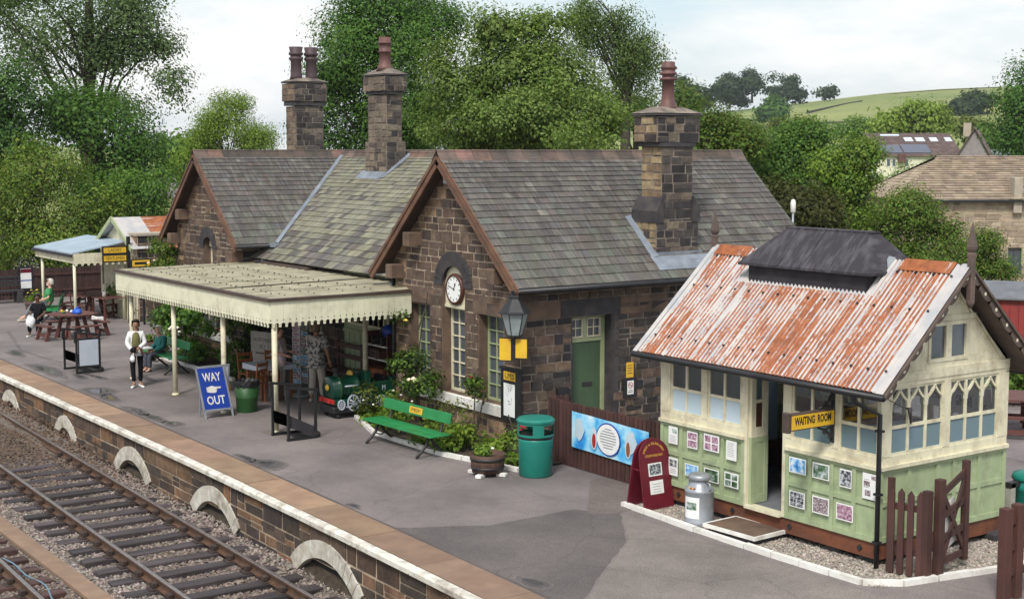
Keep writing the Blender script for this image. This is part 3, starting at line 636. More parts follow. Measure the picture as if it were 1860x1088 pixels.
# ---------------------------------------------------------------- station building
ST = thing('station_building', 'long sooty sandstone station house with two gabled wings and slate roofs', 'station', (-28, 19, 0))
SOFF = Matrix.Translation((28, -19, 0))
def SB(): return MB(SOFF.copy())
SM = [MT['stone'], MT['mortar'], MT['dressed'], MT['black_stone']]
SMD = [MT['stone'], MT['mortar_dark'], MT['dressed'], MT['black_stone']]
KR = .919
def window(parent, off, M, w_, h, cols, rows, depth=.14, fm='cream', arch=False, pane='glass_dark', name='window', border=.055, bar=.022, split=None, label=None):
    """sash window lying in the XY plane of M (X right, Y up, Z out), set back by depth"""
    b = MB(off @ M); t = .05; z0, z1 = -depth - t, -depth
    for a, c in (((0, 0), (border, h)), ((w_ - border, 0), (w_, h)), ((border, 0), (w_ - border, border)), ((border, h - border), (w_ - border, h))): b.box((*a, z0), (*c, z1))
    iw = w_ - 2 * border; ih = h - 2 * border
    for i in range(1, cols):
        x = border + iw * i / cols; b.box((x - bar / 2, border, z0 + .01), (x + bar / 2, h - border, z1 - .004))
    for j in range(1, rows):
        y = border + ih * j / rows; k = 1.8 if split == j else 1
        b.box((border, y - bar * k / 2, z0 + .012), (w_ - border, y + bar * k / 2, z1 - .002))
    o = b.obj(name, MT[fm], parent)
    if label: o['label'] = label
    p = MB(off @ M); p.poly([(border, border, z0 + .02), (w_ - border, border, z0 + .02), (w_ - border, h - border, z0 + .02), (border, h - border, z0 + .02)]); p.obj('pane', MT[pane], o)
    return o
def reveal(b, M, w_, h, d=.2, mi=2, t=.012):
    o = b.m; b.m = o @ M
    b.box((-.05, -.0, -d), (t, h, .004), mi); b.box((w_ - t, 0, -d), (w_ + .05, h, .004), mi); b.box((t, h - t, -d), (w_ - t, h + .05, .003), mi); b.box((t, -.05, -d), (w_ - t, t, .003), mi); b.m = o
# --- near wing, track gable
X0, X1, YF = -26.06, -21.45, 15.3; XC = (X0 + X1) / 2; EZ = 3.03; RZ = 5.47
def wing(x0, x1, yf, holes, seed, quoin):
    xc = (x0 + x1) / 2; zt = RZ - .1 - KR * (x1 - xc)
    poly = [(0, 0), (x1 - x0, 0), (x1 - x0, zt), ((x1 - x0) / 2, RZ - .1), (0, zt)]
    b = SB(); W = x1 - x0
    def cf(u, z, r):
        edge = u < .42 or abs(u - W / 2) > W / 2 - .35 - max(0, (z - zt)) / KR * 1 and z > zt
        if u < .45 and z > .9 or (z > zt and u < W / 2 and u < (z - zt) / KR + .5): return BUFF if r.random() < .75 else BROWN
        if z < .55: return BUFF if r.random() < .6 else BROWN
        return BROWN
    masonry(b, frame((x0, yf, 0), (1, 0, 0), (0, 0, 1)), poly, holes, (.11, .23), (.15, .38), seed=seed, colf=cf)
    return b
xw = XC + .01
b = wing(X0, X1, YF, [(xw - .42 - X0, xw + .42 - X0, .72, 3.28), (-22.85 - X0, -21.98 - X0, .70, 2.40), (-25.42 - X0, -24.62 - X0, .72, 2.42)], 31, 1)
MF = frame((0, YF, 0), (1, 0, 0), (0, 0, 1))
ring_sector(b, frame((xw, YF, 2.86), (1, 0, 0), (0, 0, 1)), (0, 0), .40, .69, math.pi, 0, 15, .03, 3, None, .008)
for x_, w_, h in ((xw - .42, .84, 2.56), (-22.85, .87, 1.7), (-25.42, .8, 1.7)): reveal(b, frame((x_, YF, .71), (1, 0, 0), (0, 0, 1)), w_, h, .3, 2)
# dressed lintel band
b.box((-23.02, YF - .022, 2.40), (-21.62, YF + .05, 2.74), 2); b.box((-25.75, YF - .022, 2.43), (-24.45, YF + .05, 2.74), 2)
b.obj('gable_wall', SM, ST)
# arch spandrels behind the ring and timber tympanum with the clock panel
M_ = frame((xw - .42, YF, .72), (1, 0, 0), (0, 0, 1))
b = MB(SOFF @ M_); n = 16; pts = [(0, 1.74, -.07), (.84, 1.74, -.07)] + [(.42 + .42 * math.cos(math.pi * i / n), 2.14 + .42 * math.sin(math.pi * i / n), -.07) for i in range(n + 1)]
b.prism(pts, (0, 0, -.06)); b.box((0, 1.70, -.16), (.84, 1.76, -.05)); b.obj('window_tympanum', MT['cream'], ST)
window(ST, SOFF, M_, .84, 1.70, 3, 6, .2, 'cream', label='tall sash window under the clock')
window(ST, SOFF, frame((-22.85, YF, .71), (1, 0, 0), (0, 0, 1)), .87, 1.69, 3, 6, .2, 'framegreen')
window(ST, SOFF, frame((-25.42, YF, .73), (1, 0, 0), (0, 0, 1)), .80, 1.69, 3, 6, .2, 'framegreen')
b = SB(); b.box((-25.62, YF - .085, .50), (-21.93, YF + .02, .715), 0, .01); b.obj('sill', MT['white'], ST)
for x_, z_ in ((-25.05, 3.72), (-25.75, 3.02), (-22.0, 3.18)): b = SB(); b.box((x_ - .12, YF - .33, z_ - .14), (x_ + .12, YF + .02, z_ + .16), 0, .02); b.obj('purlin_corbel', MT['dressed'], ST)
# --- near wing, side wall with the door
b = SB(); MS = frame((X1, YF, 0), (0, 1, 0), (0, 0, 1)); SW = 7.45
def cf(u, z, r):
    if u < .3: return BROWN if r.random() < .5 else SOOT
    if z > 2.32: return [((.10, .072, .055), 3), ((.15, .105, .072), 3), ((.2, .14, .09), 1.5), ((.05, .04, .038), 2)]
    return SOOT if r.random() < .75 else BROWN
masonry(b, MS, [(0, 0), (SW, 0), (SW, 3.2), (0, 3.2)], [(1.17, 2.19, 0, 2.385), (.1, 2.37, 2.385, 2.715)], (.11, .21), (.16, .42), seed=33, colf=cf)
o = b.m; b.m = o @ MS
b.box((.92, 2.385, -.3), (2.37, 2.715, .012), 3); b.box((.10, 2.387, -.3), (.915, 2.713, .008), 2); b.box((2.375, 2.36, -.3), (3.6, 2.70, .016), 2)
b.box((2.15, 0, -.32), (2.19, 2.385, .006), 3); b.box((1.17, 0, -.32), (1.2, 2.385, .006), 3); b.box((2.19, .0, -.02), (2.33, 2.384, .02), 3); b.m = o
b.obj('side_wall', SMD, ST)
dr = MB(SOFF @ MS); dr.box((1.2, 0, -.27), (1.26, 2.385, -.2)); dr.box((2.06, 0, -.27), (2.15, 2.385, -.2)); dr.box((1.26, 1.86, -.27), (2.06, 1.93, -.2)); dr.box((1.26, 2.33, -.27), (2.06, 2.385, -.2)); dr.box((1.62, 1.93, -.265), (1.70, 2.33, -.205))
df = dr.obj('door_frame', MT['framegreen'], ST)
dr = MB(SOFF @ MS); dr.box((1.26, .02, -.26), (2.06, 1.855, -.225)); 
for x_ in (1.26 + .135 * i for i in range(1, 6)): dr.box((x_ - .004, .05, -.226), (x_ + .004, 1.83, -.2235), 0)
door = dr.obj('door', MT['doorgreen'], ST)
dr = MB(SOFF @ MS); dr.box((1.62, .98, -.226), (1.86, 1.06, -.215)); dr.obj('letter_plate', MT['iron'], door)
for u in (1.27, 1.71): window(ST, SOFF, SOFF.inverted() @ SOFF @ MS @ Matrix.Translation((u, 1.94, 0)), .345, .38, 2, 2, .205, 'cream', border=.03, bar=.018)
b = SB(); b.box((X1 - .02, 16.1, .68), (X1 + .1, 16.38, 1.05), 0, .01); b.obj('letterbox', MT['black'], ST)
# back and inner walls (plain masonry, seen only from the side)
b = SB()
masonry(b, frame((X0, 22.75, 0), (0, -1, 0), (0, 0, 1)), [(0, 0), (7.45, 0), (7.45, 3.2), (0, 3.2)], cols=SOOT, seed=41)
zt = RZ - .1 - KR * (X1 - XC); masonry(b, frame((X1, 22.75, 0), (-1, 0, 0), (0, 0, 1)), [(0, 0), (X1 - X0, 0), (X1 - X0, zt), ((X1 - X0) / 2, RZ - .1), (0, zt)], cols=SOOT, seed=42)
b.obj('back_wall', SMD, ST)
# --- far wing
FX0, FX1 = -37.9, -33.7; FXC = -35.8
b = wing(FX0, FX1, YF, [(FXC - .31 - FX0, FXC + .31 - FX0, 1.5, 3.26), (-36.6 - FX0, -34.9 - FX0, .75, 1.5)], 51, 1)
ring_sector(b, frame((FXC, YF, 2.95), (1, 0, 0), (0, 0, 1)), (0, 0), .29, .56, math.pi, 0, 13, .03, 3, None, .008)
reveal(b, frame((FXC - .31, YF, 1.51), (1, 0, 0), (0, 0, 1)), .62, 1.74, .3, 2)
b.obj('gable_wall', SM, ST)
M_ = frame((FXC - .31, YF, 1.51), (1, 0, 0), (0, 0, 1)); window(ST, SOFF, M_, .62, 1.46, 2, 4, .2, 'cream')
b = MB(SOFF @ M_); pts = [(0, 1.46, -.15), (.62, 1.46, -.15)] + [(.31 + .30 * math.cos(math.pi * i / n), 1.46 + .29 * math.sin(math.pi * i / n), -.15) for i in range(n + 1)]; b.prism(pts, (0, 0, -.06)); b.obj('window_tympanum', MT['cream'], ST)
window(ST, SOFF, frame((-36.6, YF, .75), (1, 0, 0), (0, 0, 1)), 1.7, .75, 4, 2, .12, 'cream')
b = SB(); b.box((-36.9, YF - .09, .52), (-34.4, YF + .02, .74), 0, .01); b.obj('sill', MT['white'], ST)
b = SB(); masonry(b, frame((FX1, YF, 0), (0, 1, 0), (0, 0, 1)), [(0, 0), (7.4, 0), (7.4, 3.2), (0, 3.2)], cols=SOOT, seed=55, ch=(.25, .36), wr=(.3, .6)); b.obj('side_wall', SMD, ST); b = SB(); masonry(b, frame((FX0, 22.7, 0), (0, -1, 0), (0, 0, 1)), [(0, 0), (7.4, 0), (7.4, 3.2), (0, 3.2)], cols=SOOT, seed=56); b.obj('side_wall', SMD, ST)
for x_, z_ in ((-37.15, 3.78), (-37.75, 3.1)): b = SB(); b.box((x_ - .11, YF - .33, z_ - .14), (x_ + .11, YF + .02, z_ + .16), 0, .02); b.obj('purlin_corbel', MT['dressed'], ST)
# --- middle range front: stone, then a timber screen under the canopy
b = SB(); masonry(b, frame((FX1, 16.3, 0), (1, 0, 0), (0, 0, 1)), [(0, 0), (3.6, 0), (3.6, 3.2), (0, 3.2)], [(1.5, 2.5, 1.0, 2.1)], cols=SOOT, seed=61, ch=(.22, .33), wr=(.3, .6)); b.obj('front_wall', SMD, ST)
window(ST, SOFF, frame((FX1 + 1.5, 16.3, 1.0), (1, 0, 0), (0, 0, 1)), 1.0, 1.1, 3, 3, .1, 'cream')
b = SB(); b.box((-30.1, 16.28, 0), (X0 + .01, 16.36, 3.1))
for i in range(16): b.box((-30.08 + i * .253, 16.262, .05), (-30.07 + i * .253, 16.28, 1.25))
b.box((-30.1, 16.24, 1.25), (X0, 16.28, 1.33)); b.obj('timber_screen', MT['green'], ST)
for i in range(4): window(ST, SOFF, frame((-29.9 + .95 * i, 16.28, 1.45), (1, 0, 0), (0, 0, 1)), .8, .8, 3, 2, -.03, 'cream')
# --- roofs
def roof_slope(name, o_, u, v, poly, cols, seed, parent=ST, colf=None, **k):
    b = SB(); slates(b, frame(o_, u, v), poly, cols, seed, colf=colf, **k); return b.obj(name, MT['slate_mid' if abs(u[0]) > .5 else 'slate'], parent)
def under(b, o_, u, v, poly, t=.07, mi=0):
    M_ = frame(o_, u, v); pts = [M_ @ Vector((x, y, -.012)) for x, y in poly]; n = M_.to_3x3() @ Vector((0, 0, -t)); b.prism(pts, n, mi)
EX1 = -21.1; hw = EX1 - XC; EX0 = XC - hw; SLn = hw * math.hypot(1, KR); VY = 14.93; BY = 23.08
def rcol(u, v, r):
    return PURPLE if v > 1.3 or r.random() < .5 else [((.135, .138, .112), 3), ((.115, .13, .105), 1.5), ((.135, .12, .118), 2), ((.17, .162, .135), 1)]
P_ = [(0, 0), (BY - VY, 0), (BY - VY, SLn), (0, SLn)]
roof_slope('roof', (EX1, VY, EZ), (0, 1, 0), (-1, 0, KR), P_, PURPLE, 71, colf=rcol)
roof_slope('roof', (EX0, BY, EZ), (0, -1, 0), (1, 0, KR), P_, PURPLE, 72)
FEX1 = -33.3; fhw = FEX1 - FXC; FSL = fhw * math.hypot(1, KR); FEZ = RZ - KR * fhw
PF = [(0, 0), (BY - VY, 0), (BY - VY, FSL), (0, FSL)]
roof_slope('roof', (FEX1, VY, FEZ), (0, 1, 0), (-1, 0, KR), PF, PURPLE, 73, colf=rcol, big=.25)
roof_slope('roof', (FXC - fhw, BY, FEZ), (0, -1, 0), (1, 0, KR), PF, PURPLE, 74)
KM = .69; MY0 = 15.55; MYR = 19.35; MZ0 = RZ - .04 - KM * (MYR - MY0); ML = (MYR - MY0) * math.hypot(1, KM)
def mcol(u, v, r):
    # stripe pattern: two slanting purple runs below the old chimney and the verge
    for c0, w_ in ((5.2, .35), (8.0, .5)):
        if abs(u - (c0 + v * .62)) < w_ * r.uniform(.5, 1.3): return PURPLE if r.random() < .75 else MOSSY
    if v < 1.0: return PURPLE if r.random() < .45 else MOSSY
    return MOSSY if r.random() < .88 else PURPLE
roof_slope('roof', (-36.0, MY0, MZ0), (1, 0, 0), (0, 1, KM), [(0, 0), (11.6, 0), (11.6, ML), (0, ML)], MOSSY, 75, colf=mcol, big=.25, small=.12)
roof_slope('roof', (-24.4, MYR * 2 - MY0, MZ0), (-1, 0, 0), (0, -1, KM), [(0, 0), (11.6, 0), (11.6, ML), (0, ML)], MOSSY, 76)
for a_ in (((EX1, VY, EZ), (0, 1, 0), (-1, 0, KR), P_), ((EX0, BY, EZ), (0, -1, 0), (1, 0, KR), P_), ((FEX1, VY, FEZ), (0, 1, 0), (-1, 0, KR), PF), ((FXC - fhw, BY, FEZ), (0, -1, 0), (1, 0, KR), PF)):
    b = SB(); under(b, *a_); b.obj('roof_boarding', MT['brown'], ST)
b = SB()
ridge_tiles(b, (XC, VY - .02, RZ + .012), (XC, BY + .02, RZ + .012), KR, seed=1); ridge_tiles(b, (FXC, VY - .02, RZ + .012), (FXC, BY + .02, RZ + .012), KR, seed=2); ridge_tiles(b, (FXC, MYR, RZ - .03), (XC, MYR, RZ - .03), KM, seed=3)
b.obj('ridge_tiles', MT['ridge'], ST)
# bargeboards
def verge(xc, hw_, ez, side):
    b = SB(); p = Vector((xc, VY + .02, RZ - .12)); q = Vector((xc + side * (hw_ + .04), VY + .02, ez - .12)); d = (q - p).normalized()
    b.bar(p + Vector((0, 0, 0)), q, .045, .20, 0, (0, 0, 1)); b.bar(p + Vector((0, -.03, .05)), q + Vector((0, -.03, .05)), .03, .05, 0)
    return b.obj('bargeboard', MT['bargewood'], ST)
for s in (-1, 1): verge(XC, hw, EZ, s); verge(FXC, fhw, FEZ, s)
for x_, z_, s in ((EX1, EZ, 1), (FEX1, FEZ, 1), (EX0, EZ, -1)): b = SB(); b.tube([(x_ + s * .05, VY, z_ - .05), (x_ + s * .05, BY, z_ - .05)], .055, 8); b.obj('gutter', MT['black'], ST)
b = SB(); b.tube([(FEX1 + .05, 16.0, FEZ - .05), (FEX1 + .3, 15.7, 2.8), (FEX1 + .2, 15.4, 2.7)], .05, 8); b.obj('downpipe', MT['black'], ST)
b = SB(); b.tube([(X0 + .05, YF - .05, 3.0), (X0 + .05, YF - .05, 0)], .04, 8); b.obj('downpipe', MT['black'], ST)
b = SB(); b.box((FX1 - .36, YF - .3, 2.62), (FX1 + .02, YF + .05, 2.98), 0, .02); b.obj('kneeler_stone', MT['dressed'], ST)
# lead valley and flashings
b = SB(); va = []
for y in (16.05, 17.1, 17.15, 18.2, 19.25):
    z = MZ0 + KM * (y - MY0); x_ = FXC + (RZ - z) / KR; va.append(Vector((x_, y, z)))
for p, q in zip(va, va[1:]):
    e = .03 if p.y < 17.12 else .018; up_ = Vector((0, 0, e))
    b.poly([p + up_ + Vector((-.03, -.0, .03)), p + up_ + Vector((.17, 0, .012)), q + up_ + Vector((.17, 0, .012)), q + up_ + Vector((-.03, 0, .03))])
b.box((va[0].x - .02, 15.85, va[0].z - .06), (va[0].x + .22, 16.06, va[0].z + .03)); b.obj('valley_flashing', MT['lead'], ST)
# --- chimneys
def chimney(spec, pots, cols, seed, name='chimney', cols2=None):
    """spec: list of (x0, x1, y0, y1, z0, z1, kind)"""
    rootb = None
    for i, (x0, x1, y0, y1, z0, z1, kind) in enumerate(spec):
        b = SB()
        if kind == 'm':
            ch = (.15, .2)
            for k, (o_, u, W) in enumerate((((x0, y0), (1, 0, 0), x1 - x0), ((x1, y0), (0, 1, 0), y1 - y0), ((x1, y1), (-1, 0, 0), x1 - x0), ((x0, y1), (0, -1, 0), y1 - y0))):
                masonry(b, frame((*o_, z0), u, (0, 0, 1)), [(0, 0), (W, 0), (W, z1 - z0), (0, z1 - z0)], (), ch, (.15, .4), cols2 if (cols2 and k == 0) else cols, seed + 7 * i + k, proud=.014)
            b.tint = (.1, .08, .07); b.box((x0 + .02, y0 + .02, z1 - .02), (x1 - .02, y1 - .02, z1 - .001), 0)
        elif kind == 'c': b.box((x0, y0, z0), (x1, y1, z1), 3, .03)
        elif kind == 'w':   # weathering shoulder that slopes inwards
            zm_ = z0 + (z1 - z0) * .45
            for ya, yb in ((y0, y0 + .2), (y1, y1 - .2)): b = SB(); b.prism([(x0, ya, z0), (x0, yb, z0), (x0, yb, z1), (x0, yb + (ya - yb) * .15, z1), (x0, ya, zm_)], (x1 - x0, 0, 0), 3); b.obj('weathering_stone', SMD, rootb)
            continue
        elif kind == 's':   # mortar flaunching
            c = .3; b.loft([[(x0, y0, z0), (x1, y0, z0), (x1, y1, z0), (x0, y1, z0)], [(x0 + c, y0 + c, z1), (x1 - c, y0 + c, z1), (x1 - c, y1 - c, z1), (x0 + c, y1 - c, z1)]], True, True, 1)
        if rootb is None: rootb = b.obj(name, SMD, ST)
        else: b.obj('stack_course' if kind == 'm' else 'stack_cap', SMD, rootb)
    for (px_, py_, pz, prof, m) in pots:
        b = SB(); b.lathe(prof, 14, (px_, py_, pz)); b.obj('chimney_pot', MT[m], rootb)
    return rootb
POT_A = [(.17, 0), (.165, .03), (.125, .14), (.11, .2), (.105, .52), (.15, .53), (.15, .57), (.11, .58), (.11, .62), (.15, .63), (.15, .67), (.12, .68), (.125, .73), (.14, .74), (.14, .78), (.115, .80), (.115, .86), (.09, .87), (.085, .7)]
POT_B = [(.19, 0), (.15, .1), (.12, .18), (.112, .42), (.14, .43), (.14, .46), (.12, .47), (.12, .62), (.15, .63), (.15, .66), (.125, .67), (.125, .78), (.1, .78), (.09, .6)]
POT_C = [(.19, 0), (.165, .1), (.15, .5), (.205, .56), (.205, .6), (.16, .62), (.16, .66), (.205, .68), (.205, .74), (.17, .76), (.20, .9), (.16, .9), (.14, .6)]
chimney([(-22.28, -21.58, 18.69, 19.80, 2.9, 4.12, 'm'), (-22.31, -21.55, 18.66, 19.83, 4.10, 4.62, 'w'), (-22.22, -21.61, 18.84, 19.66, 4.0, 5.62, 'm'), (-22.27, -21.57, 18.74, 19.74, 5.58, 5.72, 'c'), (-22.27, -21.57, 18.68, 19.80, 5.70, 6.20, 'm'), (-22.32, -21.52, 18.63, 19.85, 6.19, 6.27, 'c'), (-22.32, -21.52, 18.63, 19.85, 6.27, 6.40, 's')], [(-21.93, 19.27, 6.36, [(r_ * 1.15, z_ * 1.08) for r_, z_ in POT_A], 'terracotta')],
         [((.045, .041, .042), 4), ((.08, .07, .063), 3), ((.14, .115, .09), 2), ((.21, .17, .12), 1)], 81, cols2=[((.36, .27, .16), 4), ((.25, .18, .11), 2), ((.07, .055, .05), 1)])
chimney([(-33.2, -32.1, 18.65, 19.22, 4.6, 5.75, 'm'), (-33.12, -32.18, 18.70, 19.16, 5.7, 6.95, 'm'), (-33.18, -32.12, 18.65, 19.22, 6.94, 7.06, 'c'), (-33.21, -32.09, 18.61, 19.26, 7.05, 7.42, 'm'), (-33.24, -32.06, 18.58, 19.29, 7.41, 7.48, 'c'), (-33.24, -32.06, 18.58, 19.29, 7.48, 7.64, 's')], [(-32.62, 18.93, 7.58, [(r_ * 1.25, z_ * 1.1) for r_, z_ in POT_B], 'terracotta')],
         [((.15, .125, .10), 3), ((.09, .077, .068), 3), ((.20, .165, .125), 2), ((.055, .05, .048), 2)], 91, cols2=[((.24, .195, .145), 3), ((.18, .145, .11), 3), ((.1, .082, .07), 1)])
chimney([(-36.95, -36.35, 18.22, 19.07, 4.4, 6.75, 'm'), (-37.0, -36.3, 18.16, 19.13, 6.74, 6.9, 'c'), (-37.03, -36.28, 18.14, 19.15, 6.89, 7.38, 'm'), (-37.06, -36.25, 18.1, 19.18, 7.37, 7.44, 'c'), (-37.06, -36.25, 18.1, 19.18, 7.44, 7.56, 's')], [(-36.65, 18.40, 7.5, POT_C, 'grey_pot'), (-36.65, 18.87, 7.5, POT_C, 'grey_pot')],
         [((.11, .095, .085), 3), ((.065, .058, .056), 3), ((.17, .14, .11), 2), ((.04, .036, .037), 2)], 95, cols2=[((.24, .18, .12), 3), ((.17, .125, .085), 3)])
# lead apron round the near stack and the middle stack
b = SB(); zz = lambda x_: RZ - KR * (x_ - XC)
for (xa, xb) in ((-22.35, -21.5),): b.poly([(xa, 18.52, zz(xa) + .03), (xb, 18.52, zz(xb) + .03), (xb, 18.70, zz(xb) + .06), (xa, 18.70, zz(xa) + .06)]); b.poly([(-21.52, 18.5, zz(-21.52) + .03), (-21.25, 18.52, zz(-21.25) + .03), (-21.25, 20.1, zz(-21.25) + .03), (-21.52, 20.1, zz(-21.52) + .03)]); b.poly([(-21.565, 18.66, 3.35), (-21.565, 19.9, 3.35), (-21.555, 19.9, 3.52), (-21.555, 18.66, 3.52)])
b.obj('chimney_flashing', MT['lead'], ST); b = SB()
zm = lambda y: MZ0 + KM * (y - MY0)
b.poly([(-33.35, 18.4, zm(18.4) + .025), (-32.1, 18.4, zm(18.4) + .025), (-32.1, 18.66, zm(18.66) + .05), (-33.35, 18.66, zm(18.66) + .05)]); b.poly([(-32.1, 18.45, zm(18.45) + .03), (-31.93, 18.45, zm(18.45) + .03), (-31.93, 19.35, zm(19.35) + .03), (-32.1, 19.35, zm(19.35) + .06)])
b.obj('chimney_flashing', MT['lead'], ST)
# floodlights under the gable apexes
for xc in (XC, FXC):
    b = SB(); b.box((xc - .02, YF - .22, 4.88), (xc + .2, YF - .12, 5.0), 0, .01); b.bar((xc + .09, YF - .15, 4.9), (xc + .09, YF, 4.95), .03, .03); b.obj('floodlight', MT['steel'], ST)

# ---------------------------------------------------------------- platform canopy
CN = thing('platform_canopy', 'big cream canopy with scalloped valance and slim posts over the station front', 'canopy', (-29.5, 13.7, 0)); CO = Matrix.Translation((29.5, -13.7, 0))
CX0, CX1, CY0, CY1 = -33.85, -25.35, 12.08, 15.28; CZ = 2.64
MT['canopy_roof'] = mat('canopy_roof_sheet', (.36, .325, .225), (.28, .25, .17), 1.6, 1, .6, .05, 20, dirt=(.17, .15, .10), dscale=1.5)
b = MB(CO); nx = 100; rise = .045; prof = []
for i in range(nx + 1):
    x = CX0 + (CX1 - CX0) * i / nx; m_ = i % 4; prof.append((x, .028 if m_ in (1, 2) else 0))
rowa = [b.vert((x, CY0 + .03, CZ + z)) for x, z in prof]; rowb = [b.vert((x, MY0 + .35, CZ + z + rise)) for x, z in prof]
for i in range(nx): b.face([rowa[i], rowa[i + 1], rowb[i + 1], rowb[i]])
for k in range(8):
    x = CX0 + .55 + k * 1.08; b.poly([(x, CY0 + .05, CZ + .036), (x + .06, CY0 + .05, CZ + .036), (x + .06, 15.6, CZ + .036 + rise * .95), (x, 15.6, CZ + .036 + rise * .95)])
b.obj('roof_sheet', MT['canopy_roof'], CN)
b = MB(CO)
for yy in (12.55, 13.2, 13.85, 14.5):
    x = CX0 + .2
    while x < CX1 - .1:
        b.lathe([(.015, 0), (.015, .012), (.006, .02)], 6, (x, yy + .05 * ((int(x * 7) % 3) - 1), CZ + .03 + (yy - CY0) / 3.4 * rise * .95)); x += .34 if int(x * 3) % 3 else .17
b.obj('roof_bolts', MT['black'], CN)
b = MB(CO); b.box((CX0 - .06, CY0 - .07, CZ - .035), (CX1 + .06, CY0 + .03, CZ + .025)); b.box((CX1 - .03, CY0 + .03, CZ - .034), (CX1 + .06, CY1, CZ + .024)); b.box((CX0 - .06, CY0 + .03, CZ - .03), (CX0 + .05, CY1 + .4, CZ + .03)); b.box((CX0 + .05, CY1 + .22, CZ - .02), (CX0 + 3.4, CY1 + .38, CZ + .13)); b.obj('gutter', MT['brown'], CN)
def valance(b, M, Lh, top, bot, pitch=.142, dep=.085, t=.025, hole=True):
    n = round(Lh / pitch); p = Lh / n; o = b.m; b.m = o @ M
    for i in range(n):
        u = i * p + .0015; e = (i + 1) * p - .0015; r_ = p * .33
        arc = lambda c, s: [(c + s * r_ * math.cos(a) , bot + dep * .45 + dep * .55 * math.sin(a)) for a in [math.pi / 2 - math.pi / 2 * j / 4 for j in range(5)]]
        pts = [(u, top), (u, bot + dep)] + [(x, z) for x, z in arc(u, 1)][1:] + [(u + r_, bot), (e - r_, bot)] + [(x, z) for x, z in arc(e, -1)][::-1][:-1] + [(e, bot + dep), (e, top)]
        b.prism([(x, z, 0) for x, z in pts], (0, 0, t), 0)
        if hole: b.disc((u - .0015, bot + dep + .055, t + .0015), .013, (0, 0, 1), 8, 1); b.disc(((u + e) / 2, bot + .05, t + .0015), .008, (0, 0, 1), 6, 1)
    b.m = o
b = MB(CO); valance(b, frame((CX0, CY0, 0), (1, 0, 0), (0, 0, 1)), CX1 - CX0, CZ - .03, 2.1); b.obj('front_valance', [MT['cream_pale'], MT['black']], CN)
b = MB(CO); valance(b, frame((CX1, CY0, 0), (0, 1, 0), (0, 0, 1)), CY1 - CY0, CZ - .03, 2.1); b.obj('end_valance', [MT['cream_pale'], MT['black']], CN)
b = MB(CO); valance(b, frame((CX0, CY1, 0), (0, -1, 0), (0, 0, 1)), CY1 - CY0, CZ - .03, 2.1, hole=False); b.obj('end_valance', [MT['cream_pale'], MT['black']], CN)
b = MB(CO)
for x in np.linspace(CX0 + .1, CX1 - .1, 7): b.box((x - .04, CY0 + .06, CZ - .16), (x + .04, CY1, CZ - .04))
b.box((CX0 + .1, 12.2, CZ - .28), (CX1 - .1, 12.3, CZ - .16)); b.obj('roof_beams', MT['cream'], CN)
for x, y in ((-30.72, 12.26), (-28.0, 12.26), (-25.42, 12.2), (-33.5, 12.3), (-27.4, 15.33), (-31.0, 15.55)):
    b = MB(CO); b.tube([(x, y, 0), (x, y, CZ - .2)], .056, 12); b.lathe([(.085, 0), (.085, .03), (.06, .05)], 12, (x, y, 0)); b.obj('post', MT['cream'], CN)
    plat_sheet('post_footing', [(x - .25, y - .2), (x + .22, y - .2), (x + .22, y + .2), (x - .25, y + .2)], .0045, (.17, .14, .115))
# ---------------------------------------------------------------- waiting room
WR = thing('waiting_room', 'small green and cream timber waiting room with rust streaked corrugated roof', 'waiting room', (-14.6, 16.05, 0)); WO = Matrix.Translation((14.6, -16.05, 0))
wx0, wx1, wy0, wy1, wf = -16.82, -12.42, 14.7, 17.4, .33
def WB(): return MB(WO.copy())
def wpart(b, name, m): return b.obj(name, MT[m] if isinstance(m, str) else [MT[x] for x in m], WR)
b = WB(); b.box((wx0 + .02, wy0 + .03, .10), (wx1 - .02, wy0 + .15, wf - .003)); b.box((wx0 + .02, wy1 - .15, .10), (wx1 - .02, wy1 - .03, wf - .003)); b.box((wx1 - .14, wy0 + .152, .102), (wx1 - .022, wy1 - .152, wf - .004)); b.box((wx0 + .022, wy0 + .152, .102), (wx0 + .14, wy1 - .152, wf - .004)); wpart(b, 'base_beam', 'red_beam')
b = WB()
for x in (-16.4, -15.2, -14.05, -12.75):
    b.prism([(x - .045, wy0 + .028, .21), (x, wy0 + .028, .165), (x + .045, wy0 + .028, .21), (x, wy0 + .028, .255)], (0, -.018, 0))
wpart(b, 'beam_bolt', 'iron')
b = WB()
for x in (-16.5, -15.4, -14.3, -13.3, -12.7):
    for y in (wy0 + .2, wy1 - .3): b.box((x - .13, y - .1, -.02), (x + .13, y + .12, .11), 0, .015)
b.box((wx1 - .35, wy1 - .35, -.02), (wx1 + .12, wy1 + .05, .12), 0, .02); wpart(b, 'support_block', 'black_stone')
b = WB(); b.box((wx0 + .05, wy0 + .06, wf - .02), (wx1 - .05, wy1 - .06, wf + .03)); wpart(b, 'floor', 'carpet')
def boarded(M, W, z0, z1, cols, mid=.85, closed=True):
    b = MB(WO @ M); b.box((0, z0, -.05), (W, z1, -.02))
    n = max(1, round(W / .105))
    for i in range(1, n): b.tint = (.55, .55, .55); b.box((W * i / n - .004, z0, -.021), (W * i / n + .004, z1, -.0185))
    b.tint = W1
    b.box((0, z0, -.02), (W, z0 + .075, .006)); b.box((0, z1 - .055, -.02), (W, z1, .003)); b.box((0, mid - .035, -.02), (W, mid + .035, .002))
    for x in cols: b.box((x - .035, z0 + .075, -.02), (x + .035, z1 - .055, .004))
    return wpart(b, 'boarded_panel', ['green'])
MF = frame((wx0, wy0, 0), (1, 0, 0), (0, 0, 1))
